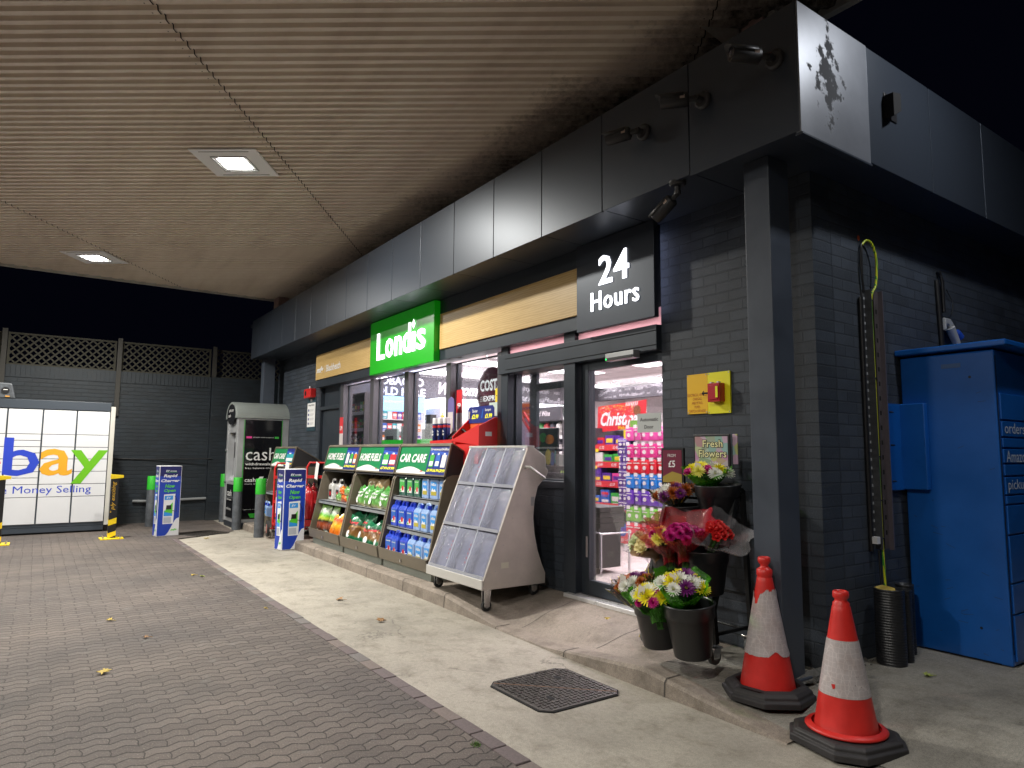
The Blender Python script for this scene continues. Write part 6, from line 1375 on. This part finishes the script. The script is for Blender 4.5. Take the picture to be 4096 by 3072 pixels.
def bouquet(base,d,label,heads,sleeve,spread=.10,L=.26,rw=.13,leafy=14,open_=1.25,stripes=False,tag=True,seed=1,hk=1.05):
    """base: point at the bucket rim; d: direction the bouquet leans"""
    t=thing('flower_bouquet',label,'bouquet',base,0,'wrapped flower bouquets in the buckets',local=True)
    rr=random.Random(seed); d=Vector(d).normalized(); s1=d.orthogonal().normalized(); s2=d.cross(s1)
    pts=[]
    heads=[(k,c,z_*.92) for k,c,z_ in heads]; heads+=[(k,c,z_*.85) for k,c,z_ in heads[:int(len(heads)*.7)]]; spread*=1.12
    n=len(heads)
    for i,(k,c,sz) in enumerate(heads):
        rad=spread*math.sqrt((i+.4)/n); a=i*2.399+seed; p=d*(L*(1-.28*(rad/spread)**2)+rr.uniform(-.012,.012))+(s1*cos(a)+s2*sin(a))*rad
        pts.append(p); o=bpy.data.objects.new('flower_head',blossom(k,c)); COL.objects.link(o); o.parent=t; o.location=p
        q=(d*.6+(p-d*L*.3).normalized()*.8+Vector((.45,-.75,.05))).normalized(); o.rotation_euler=q.to_track_quat('Z','Y').to_euler(); o.scale=(sz,sz,sz)
    b=MB()
    for p in pts: b.tube([d*-.10+(s1*rr.uniform(-.02,.02)),p*.5,p],.0028,STEM,5)
    b.build('stems',t,local=True)
    b=MB()
    for i in range(leafy*5):
        a=rr.uniform(0,6.28); q=rr.uniform(.25,1.0); rad=spread*q*rr.uniform(.3,1.1); c=d*(L*q*.85)+(s1*cos(a)+s2*sin(a))*rad
        v=Vector((rr.uniform(-1,1),rr.uniform(-1,1),rr.uniform(-.3,1))).normalized(); w_=v.orthogonal().normalized(); l=rr.uniform(.02,.045)
        b.add([c,c+v*l*.5+w_*l*.2,c+v*l,c+v*l*.5-w_*l*.2],[(0,1,2,3)],LEAFG)
    b.build('foliage',t,local=True)
    b=MB(); n=36; rows=[]
    hts=[-.08,.0,.06,.11,.16,.20]; vd=Vector((.6,-.75,0))
    for j,h in enumerate(hts):
        q=max(0,h)/.20; row=[]
        for k in range(n):
            a=2*PI*k/n; rad=.045+(rw*open_-.045)*q**.8; rad*=1+.10*sin(5*a+seed)*q+.06*sin(11*a+2*seed+j*.5)*q+.02*sin(27*a)*q
            od=(s1*cos(a)+s2*sin(a)); hh=h*(1-.50*max(-.05,od.dot(vd)))*hk+(.02*sin(4*a+seed*1.7)+.012*sin(9*a+seed))*(q**2)
            row.append(d*hh*(L/.19)+(s1*cos(a)+s2*sin(a))*rad)
        rows.append(row)
    vs=[p for r_ in rows for p in r_]; fs=[(j*n+k,j*n+(k+1)%n,(j+1)*n+(k+1)%n,(j+1)*n+k) for j in range(len(hts)-1) for k in range(n)]
    b.add(vs,fs,sleeve,True); b.build('wrap',t,local=True)
    if stripes:
        b=MB()
        for k in range(26):
            a=2*PI*k/26; r0=rows[2][int(k*n/26)]; r1=rows[-1][int(k*n/26)]; m_=FC['yellow'] if k%2 else BLACK; c=Vector((0,0,0)); sd=(r1-r0).cross(d).normalized()*(.004 if k%2 else .011)
            q0=r0*1.01;q1=r1*1.04; b.add([q0-sd,q0+sd,q1+sd*.6,q1-sd*.6],[(0,1,2,3)],m_)
        b.build('striped_wrap',t,local=True)
    if tag:
        b=MB(); c=d*(L*.92)+Vector((0,-.07,.01)); b.add([c+Vector((-.03,-.02,-.03)),c+Vector((.02,-.02,-.045)),c+Vector((.038,-.025,.03)),c+Vector((-.012,-.025,.045))],[(0,1,2,3)],CARDT)
        e=c+Vector((-.01,-.0235,-.022))
        for i in range(7): b.add([e+X*i*.004+Z*(-.001*i),e+X*(i*.004+.002)+Z*(-.001*i),e+X*(i*.004+.007)+Z*.022,e+X*(i*.004+.005)+Z*.022],[(0,1,2,3)],BLACK)
        b.build('price_card',t,local=True)
    return t
# bottom row
bucket(-3.09,-.71,.225,'black flower bucket at the bottom left of the stand',h=.28,r=.145,r0=.10,tilt=.10); bucket(-2.80,-.74,.235,'black flower bucket at the bottom right of the stand, nearest the camera',h=.315,r=.15,r0=.105,tilt=.10)
bucket(-3.24,-.42,.50,'black flower bucket on the left of the middle tier',h=.29); bucket(-2.93,-.43,.54,'black flower bucket on the right of the middle tier',h=.28,r=.14)
bucket(-3.29,-.20,.80,'black flower bucket on the left of the top tier',h=.27); bucket(-2.995,-.22,.94,'black flower bucket on the right of the top tier',h=.285,r=.15)
H=lambda s,k='mum',z=1.0:[(k if len(w_)<2 else w_[1],w_[0],z*(float(w_[2]) if len(w_)>2 else 1)) for w_ in (q.split(':') for q in s.split())]
bouquet((-3.17,-.77,.44),(-.42,-.10,.9),'bottom left bouquet of purple and orange flowers in black and yellow striped wrap',H('orange:mum:1.2 purple white:mum:1.2 orange:mum:1.1 purple:mum:.9 orange white:mum:1.1 purple orange','mum',1.1),CELB,spread=.115,L=.20,stripes=True,seed=3)
bouquet((-3.0,-.83,.45),(-.05,-.25,.9),'bottom middle bouquet of yellow, white and pink flowers in a bright green sleeve',H('white:mum:1.2 yellow:mum:1.2 yellow:mum:1.2 magenta:carnation:.8 white:mum:1.2 yellow:mum:1.1 magenta:mum:.9 white yellow:mum:1.2 white','mum',1.15),CELG,spread=.11,L=.15,seed=4)
bouquet((-2.82,-.81,.50),(.05,.0,1),'bottom right bouquet of purple, yellow and white flowers in a green sleeve',H('purple:mum:1.3 yellow:mum:1.1 white:mum:1.3 yellow:mum:1.2 magenta:rose:.9 white:mum:1.1 purple:mum:1.1 yellow:mum:1.1 white yellow','mum',1.15),CELG,spread=.125,L=.19,leafy=60,seed=6)
# middle row
bouquet((-3.38,-.50,.74),(-.55,-.15,.5),'small bunch of greenish ivory roses at the far left of the middle tier',H('ivory ivory ivory ivory ivory ivory','rose',1.15),CELLO,spread=.055,L=.13,rw=.09,tag=False,leafy=8,seed=8)
bouquet((-3.26,-.54,.75),(-.25,-.25,.55),'bunch of cream roses in brown paper and film on the middle tier',H('cream cream cream cream cream cream cream cream cream','rose',1.3),CELT,spread=.08,L=.11,rw=.11,tag=False,leafy=8,seed=9)
bouquet((-3.14,-.56,.77),(-.05,-.15,.8),'bunch of lemon yellow and pale pink flowers in red printed film',H('pink:carnation:1.2 magenta:carnation:1.1 lemon:mum:1.3 lemon:mum:1.3 pink:carnation:1.2 magenta:carnation:1.1 lemon:mum:1.2 pink:carnation:1.1 lemon:mum:1.1','mum',1.1),CELR,spread=.105,L=.14,rw=.14,seed=10,tag=False,hk=1.35)
bouquet((-3.0,-.57,.80),(.0,-.10,.9),'bunch of bright magenta carnations in the centre of the middle tier',H('magenta '*13,'carnation',1.25),CELR,spread=.105,L=.15,rw=.17,seed=11,tag=False,hk=1.5)
bouquet((-2.84,-.48,.86),(.32,-.05,.6),'small bunch of red roses in wide cellophane, right of the middle tier',H('red red red red red red red','rose',1.05),CELLO,spread=.065,L=.12,rw=.17,seed=12,tag=False,leafy=8)
# top row
bouquet((-3.30,-.30,1.07),(-.10,-.15,.8),'bouquet of rusty orange and white flowers on the left of the top tier',H('orange:mum:1.4 white:mum:1.2 purple:mum:1.1 orange:mum:1.4 white:mum:1.1 purple orange:mum:1.3 orange:mum:1.2 white orange','mum',1.15),CELB,spread=.13,L=.11,stripes=True,seed=13,tag=False)
bouquet((-3.04,-.28,1.20),(-.05,-.05,1),'topmost bouquet of white and yellow flowers under the Fresh Flowers board',H('white:mum:1.2 yellow:mum:1.1 white:mum:1.2 yellow:mum:1.3 magenta:rose:.9 white:mum:1.2 yellow:mum:1.2 yellow white:mum:1.1 lemon','mum',1.15),CELG,spread=.13,L=.13,seed=14)
# ================================================================ TRAFFIC CONES
CR=mat('cone_red',(.62,.025,.02),.42,var=.12,vs=7,bs=40,bst=.05); CBASE=mat('cone_base_rubber',(.028,.026,.028),.6,var=.35,vs=10,bs=60,bst=.3)
def sleeve_mat(name,tear):
    mt,nt,p=nodes(name); O=objc(nt); v=N(nt,'ShaderNodeTexVoronoi',feature='DISTANCE_TO_EDGE'); v.inputs['Scale'].default_value=42; v.inputs['Randomness'].default_value=.25; nt.links.new(O,v.inputs['Vector'])
    n=noise(nt,O,14,6,.7); n2=noise(nt,O,45,4,.7)
    c=ramp(nt,v.outputs['Distance'],[(.02,(.58,.53,.53)),(.07,(.46,.42,.43))]); c=mix(nt,ramp(nt,n,[(.45,(0,0,0)),(.75,(.7,.7,.7))]),c,(.36,.28,.27)); c=mix(nt,ramp(nt,n2,[(.66,(0,0,0)),(.70,(.8,.8,.8))]),c,(.12,.09,.09))
    nt.links.new(c,p.inputs['Base Color']); p.inputs['Roughness'].default_value=.35; p.inputs['Coat Weight'].default_value=.2; MATS[name]=mt; return mt
SLM=sleeve_mat('reflective_sleeve',0)
def rad(z): return .150-(.150-.042)*(z-.06)/(.66-.06)
def cone(loc,rz,label,torn,lift=.0,hexb=True):
    t=thing('traffic_cone',label,'traffic cone',loc,rz,'red and white traffic cones',local=True); rr=random.Random(4 if torn else 9)
    b=MB()
    if torn: 
        o8=[(.255*cos(R_(22.5+45*k)),.255*sin(R_(22.5+45*k))) for k in range(8)]; o9=[(x*.93,y*.93) for x,y in o8]; oi=[(x*.86,y*.86) for x,y in o8]; ot=[(x*.76,y*.76) for x,y in o8]
        rings=[(o8,0),(o8,.028),(o9,.038),(o9,.05),(oi,.066),(ot,.074)]
    else:
        s=.235;ch=.10
        def oc(s,ch): return [(s,-s+ch),(s,s-ch),(s-ch,s),(-s+ch,s),(-s,s-ch),(-s,-s+ch),(-s+ch,-s),(s-ch,-s)]
        rings=[(oc(s,ch),0),(oc(s,ch),.03),(oc(s-.018,ch-.006),.036),(oc(s-.018,ch-.006),.052),(oc(s-.035,ch-.01),.062)]
    vs=[(x,y,z) for q,z in rings for x,y in q]; n=8; fs=[(j*n+k,j*n+(k+1)%n,(j+1)*n+(k+1)%n,(j+1)*n+k) for j in range(len(rings)-1) for k in range(n)]
    # inner ring of the top: hole around the cone
    ih=.175 if torn else .0
    zt=rings[-1][1]; m0=len(vs)
    if torn:
        vs+=[(ih*cos(R_(22.5+45*k)),ih*sin(R_(22.5+45*k)),zt) for k in range(8)]+[(ih*cos(R_(22.5+45*k))*.98,ih*sin(R_(22.5+45*k))*.98,.02) for k in range(8)]
        for k in range(8): a=(len(rings)-1)*n+k; a2=(len(rings)-1)*n+(k+1)%n; fs.append((a,a2,m0+(k+1)%8,m0+k)); fs.append((m0+k,m0+(k+1)%8,m0+8+(k+1)%8,m0+8+k))
        fs.append(tuple(m0+8+k for k in range(8)))
    else: fs.append(tuple((len(rings)-1)*n+k for k in range(n)))
    b.add(vs,fs,CBASE); b.build('base',t,local=True,bevel=.005)
    if torn:
        b=MB(); 
        for k in (5,): 
            a=R_(22.5+45*k+22.5); c=Vector((cos(a),sin(a),0))*.20; u_=Vector((-sin(a),cos(a),0)); b.add([c-u_*.06-c.normalized()*.012+Z*.078,c+u_*.06-c.normalized()*.012+Z*.078,c+u_*.06+c.normalized()*.012+Z*.076,c-u_*.06+c.normalized()*.012+Z*.076],[(0,1,2,3)],BLK2)
        b.build('grip_slot',t,local=True)
    dent=(lambda a,z: 0 if torn else (-.07*math.exp(-((a-4.9)/.35)**2-((z-.17)/.07)**2)-.05*math.exp(-((a-4.2)/.3)**2-((z-.13)/.05)**2)+.03*math.exp(-((a-4.55)/.12)**2-((z-.15)/.07)**2)))
    z0=.03 if torn else .064
    prof=[(rad(z0)+ (.0 if torn else .004),z0)]+[(rad(z),z) for z in [z0+.02+(.655-z0-.02)*i/24 for i in range(25)]]
    top=[(.040,.66),(.044,.668),(.044,.70),(.036,.706),(.024,.715),(.022,.725),(.034,.742),(.036,.752),(.034,.768),(.028,.772),(.024,.768),(.022,.75)] if torn else [(.040,.66),(.040,.672),(.030,.682),(.0285,.69),(.038,.700),(.039,.715),(.037,.728),(.029,.733),(.027,.72)]
    b=MB(); b.lathe(prof+top,CR,n=48,wob=dent); b.build('body',t,local=True)
    if not torn:
        b=MB(); b.lathe([(.160,.064),(.185,.066),(.19,.074),(.182,.082),(.158,.088)],CR,n=48); b.build('foot_rim',t,local=True)
    # reflective sleeve, ragged where torn
    n=96; vs=[]; 
    def ez(k,up):
        a=2*PI*k/n
        if torn:
            if up: 
                base=.595; f=PI*2*((k/n+.0)%1); c=(a-4.35); c=(c+PI)%(2*PI)-PI
                return base-.075*math.exp(-(c/.42)**2)+rr.uniform(-.004,.004)-(.012 if int(k/5)%2 else 0)
            c=((a-5.6)+PI)%(2*PI)-PI; return .235+.03*math.exp(-(c/.25)**2)+rr.uniform(-.002,.002)
        return .50 if up else .24
    m_=10
    lo=[ez(k,False) for k in range(n)]; hi=[ez(k,True) for k in range(n)]
    for j in range(m_+1):
        for k in range(n):
            a=2*PI*k/n; z=lo[k]+(hi[k]-lo[k])*j/m_; r1=(rad(z)+.0022)*(1+dent(a,z))+ (.003*abs(sin(9*a)) if torn and j in(0,m_) else 0); vs.append((r1*cos(a),r1*sin(a),z))
    fs=[(j*n+k,j*n+(k+1)%n,(j+1)*n+(k+1)%n,(j+1)*n+k) for j in range(m_) for k in range(n)]
    b=MB(); b.add(vs,fs,SLM,True); b.build('reflective_sleeve',t,local=True)
    if not torn:
        b=MB(); a=5.0; z=.285; r1=rad(z)+.0045; c=Vector((r1*cos(a),r1*sin(a),z)); u_=Vector((-sin(a),cos(a),0)); b.add([c+u_*.008+Z*.014,c-u_*.010+Z*.012,c-u_*.004-Z*.012,c+u_*.008-Z*.004],[(0,1,2,3)],CR); b.build('peeled_patch',t,local=True)
    return t
cone((-2.465,-.50,slabz(-2.465,-.50)),R_(8),'traffic cone with torn reflective sleeve on an octagonal base by the steel column',True)
cone((-1.935,-.63,slabz(-1.935,-.63)),R_(-12),'traffic cone nearest the camera, with intact sleeve and dented red foot',False)
# ================================================================ SIDE WALL FITTINGS
t=thing('cable_channel','long slotted metal cable channel fixed upright on the side wall','cable channel',(-2.38,.65,.82))
GALV=mat('galvanised_dark',(.10,.105,.115),.45,.5,var=.25,vs=12); STC=mat('strut_brown_grey',(.09,.075,.08),.55,.2,var=.3,vs=10)
b=MB(); b.box(-2.386,-2.376,.565,.60,.81,2.56,GALV); b.box(-2.376,-2.330,.595,.60,.81,2.56,GALV); b.box(-2.386,-2.345,.655,.715,.81,2.56,STC); b.box(-2.345,-2.315,.712,.722,.80,2.56,mat('strut_edge',(.16,.14,.17),.4,.4))
b.build('channel',t)
b=MB()
for i in range(29): b.box(-2.3762,-2.3745,.576,.592,.87+i*.058,.888+i*.058,mat('slot_bright',(.4,.42,.44),.5))
for i in range(16): b.box(-2.3455,-2.344,.67,.69,.9+i*.1,.93+i*.1,DARK)
b.build('slots',t)
t=thing('earth_cable','green and yellow striped cable looping over the top of the wall channel','cable',(-2.37,.63,.6))
def gy():
    mt,nt,p=nodes('earth_cable_sheath'); P=pos(nt); sp=N(nt,'ShaderNodeSeparateXYZ'); nt.links.new(P,sp.inputs[0])
    s_=maths(nt,'SINE',maths(nt,'MULTIPLY_ADD',sp.outputs['Z'],6,maths(nt,'MULTIPLY',sp.outputs['Y'],420)))
    nt.links.new(ramp(nt,s_,[(.45,(.6,.62,.02)),(.55,(.06,.3,.03))]),p.inputs['Base Color']); p.inputs['Roughness'].default_value=.4; return mt
GYM=gy()
b=MB(); b.tube(cr([(-2.37,.58,2.88),(-2.36,.62,2.915),(-2.35,.67,2.90),(-2.345,.71,2.82),(-2.345,.715,2.72),(-2.345,.69,2.60),(-2.35,.632,2.5),(-2.35,.63,2.2),(-2.35,.632,1.6),(-2.35,.628,1.1),(-2.35,.63,.8),(-2.34,.62,.60),(-2.33,.60,.52)]),.008,GYM,10); b.build('striped_sheath',t)
b=MB()
for z in (2.49,1.95,1.42,1.13,.88): b.tube([(-2.352,.615,z),(-2.338,.632,z),(-2.352,.648,z)],.004,BLACK,6)
b.build('cable_tie',t)
t=thing('black_cable','pair of thin black cables beside the striped cable','cable',(-2.37,.57,.8))
b=MB(); b.tube(cr([(-2.375,.60,2.90),(-2.37,.565,2.86),(-2.37,.555,2.7),(-2.37,.575,2.55)]),.006,BLACK,8); b.tube(cr([(-2.375,.59,2.88),(-2.37,.575,2.8),(-2.37,.57,2.65),(-2.37,.585,2.55)]),.005,BLACK,8)
b.tube([(-2.37,.53,2.5),(-2.375,.535,1.6),(-2.375,.535,.8)],.016,BLACK,8); b.tube([(-2.36,.60,.8),(-2.35,.59,.62),(-2.34,.57,.5)],.008,BLACK,8); b.build('sheath',t)
ORS=mat('spray_orange',(.5,.08,.02),.7)
b=MB(); b.disc((-2.386,.57,2.93),Y,Z,.018,.02,ORS,9); b.disc((-2.386,.60,2.76),Y,Z,.012,.022,ORS,7); o=b.build('spray_mark',label='faint orange spray marks on the brick by the cable loop'); o['category']='paint mark'
b=MB(); b.box(-2.38,-2.33,.525,.565,.85,.895,WHITE); o=b.build('junction_clip',label='small white block at the lower end of the cable channel'); o['category']='clip'
RUBP=mat('corrugated_pipe',(.018,.019,.022),.42,var=.2,vs=10)
def pipe(x,y,r,h,label,ov=1.0):
    t=thing('corrugated_pipe',label,'pipe',(x,y,.11),0,'black corrugated ducts standing by the wall',local=True)
    p=[]; k=0; z=0
    while z<h: p+= [(r,z),(r*1.045,z+.004),(r*1.045,z+.009),(r,z+.013)]; z+=.0165
    p+=[(r*.9,h),(r*.88,h-.15)]
    b=MB(); b.lathe(p,RUBP,n=28); b.build('duct',t,local=True); b=MB(); b.disc((0,0,h-.06),X,Y,r*.88,r*.88,mat('duct_soil',(.06,.045,.03),.9,var=.4,vs=60),24); b.build('soil',t,local=True); t.scale=(ov,1,1); return t
pipe(-2.26,.50,.085,.47,'thick black corrugated duct standing upright at the foot of the side wall'); pipe(-2.245,.63,.055,.455,'second corrugated duct pressed against the thick one'); pipe(-2.32,.83,.055,.46,'corrugated duct in shadow nearest the blue locker')
b=MB(); b.add([(-2.33,.46,.585),(-2.31,.47,.575),(-2.24,.55,.56),(-2.25,.56,.58),(-2.30,.5,.60)],[(0,1,2,3,4)],LF[0]); o=b.build('fallen_leaf',label='tan leaf caught on top of the thick corrugated duct'); o['category']='leaf'; o['group']='fallen leaves'
# mortar rubble at wall foot
random.seed(9); RUB=mat('rubble',(.13,.125,.115),.9,var=.4,vs=30,bs=50,bst=.6)
b=MB(); b.box(-2.42,-2.375,-.18,.4,.08,.125,RUB); b.add([(-2.62,-.44,.115),(-2.38,-.44,.112),(-2.34,-.2,.115),(-2.36,.42,.12),(-2.40,.42,.15),(-2.42,-.17,.15),(-2.60,-.2,.14)],[(0,1,2,3,4,5,6)],RUB)
for i in range(70):
    x=-2.37+random.uniform(-.02,.10)*random.random(); y=random.uniform(-.3,.95); s_=random.uniform(.004,.014); b.box(x,x+s_,y,y+s_,.118,.12+s_*.7,RUB)
o=b.build('mortar_rubble',label='rough grey mortar and grit along the foot of the side wall'); o['category']='rubble'; o['kind']='stuff'
# blue plug connector above the locker
t=thing('power_plug','grey and blue industrial power connector hanging on a black cable over the blue locker','plug connector',(-2.3,1.8,2.3))
PG=mat('plug_grey',(.4,.41,.42),.45)
b=MB(); b.tube([(-2.375,1.72,2.86),(-2.37,1.74,2.87),(-2.36,1.76,2.80),(-2.36,1.76,2.55)],.014,BLACK,8); b.tube([(-2.375,1.70,2.8),(-2.37,1.70,2.6),(-2.37,1.73,2.1)],.02,BLACK,8); b.tube([(-2.37,1.85,2.75),(-2.37,1.93,2.68),(-2.37,1.95,2.6),(-2.37,1.9,2.55)],.004,BLK2,6); b.build('cable',t)
b=MB(); b.prism([(1.71,2.50),(1.80,2.50),(1.86,2.46),(1.87,2.43),(1.80,2.42),(1.78,2.45),(1.73,2.45),(1.73,2.41),(1.71,2.40)],-2.375,-2.33,PG); b.tube([(-2.34,1.80,2.43),(-2.33,1.88,2.31)],[.035,.028],PG,14); b.tube([(-2.33,1.88,2.31),(-2.325,1.90,2.27)],[.02,.02],PG,12); b.build('connector',t,bevel=.008)
b=MB(); b.tube([(-2.33,1.87,2.40),(-2.32,1.92,2.36)],[.032,.032],mat('plug_blue',(.02,.08,.45),.35),14); b.build('blue_cover',t)
# ================================================================ BLUE LOCKER
LBL=mat('locker_blue',(.006,.105,.43),.36,coat=.25,var=.14,vs=2.2,bs=220,bst=.04)
t=thing('blue_parcel_locker','tall bright blue parcel locker at the right edge with partly visible white lettering','parcel locker',(-2.1,1.6,.11))
b=MB(); b.box(-2.37,-1.785,1.03,3.6,.125,2.12,LBL); b.build('carcass',t,bevel=.012)
b=MB(); b.box(-2.385,-1.70,.985,3.65,2.135,2.175,LBL); b.build('roof_lid',t,bevel=.008)
b=MB(); b.box(-2.56 if False else -2.50,-2.31,.99,1.02,1.195,1.79,LBL) if False else b.box(-2.385,-2.20,.975,1.028,1.195,1.79,LBL); b.box(-2.384,-2.30,.86,.975,1.195,1.79,LBL) if False else None
b.build('side_door',t,bevel=.006)
b=MB(); b.prism([(-2.386,.80),(-2.376,.80),(-2.36,.99),(-2.386,.99)],1.19,1.79,LBL,'z')
for z in (1.25,1.5,1.73): b.tube([(-2.376,.85,z),(-2.374,.90,z)],.008,BLACK,6)
b.build('access_flap',t)
zs=[1.84,1.66,1.55,1.48,1.38,1.30,1.18,1.12,.93,.63,.44,.15]
for za,zb in zip(zs,zs[1:]):
    b=MB(); b.box(-1.784,-1.772,1.06,1.50,zb+.006,za-.006,LBL); b.build('locker_door',t,bevel=.003); b=MB(); b.box(-1.784,-1.772,1.51,1.95,zb+.006,za-.006,LBL); b.build('locker_door',t,bevel=.003)
LGT=mat('locker_lettering',(.6,.68,.78),.5)
b=MB()
for s_,z_,w_,h_ in (('orders',1.575,.33,.07),('Amazon',1.39,.36,.075),('pickup',1.195,.31,.085)): b.text(s_,(-1.7705,1.09,z_),Y,Z,w_,h_,LGT)
b.build('lettering',t)
b=MB()
for za,zb in zip(zs,zs[1:]):
    for y_ in (1.44,1.89): b.disc((-1.7708,y_,(za+zb)/2),Y,Z,.008,.008,BLACK,8)
b.box(-1.7835,-1.783,1.035,1.048,.2,2.08,DARK); b.build('lock',t)
b=MB(); b.box(-2.10,-1.98,1.0275,1.0285,2.02,2.05,mat('rating_plate',(.05,.12,.3),.4)); b.box(-2.30,-1.85,1.0285,1.0290,.127,.133,DARK); b.build('rating_plate',t)
b=MB(); SCF=mat('scuff_mark',(.03,.06,.14),.7); rq=random.Random(3)
for i in range(26):
    x_=rq.uniform(-2.34,-1.83); z_=rq.choice((rq.uniform(.16,.6),rq.uniform(.4,1.9))); l_=rq.uniform(.01,.06); a_=rq.uniform(-.5,.5); b.add([(x_,1.0288,z_),(x_+l_,1.0288,z_+a_*l_),(x_+l_,1.0288,z_+a_*l_+.0025),(x_,1.0288,z_+.0035)],[(0,1,2,3)],SCF)
b.build('scuff',t)
b=MB()
for (x,z) in ((-1.93,1.95),(-1.95,.33)): b.disc((x,1.0285,z),X,Z,.009,.009,BLACK,8)
b.build('screw',t)
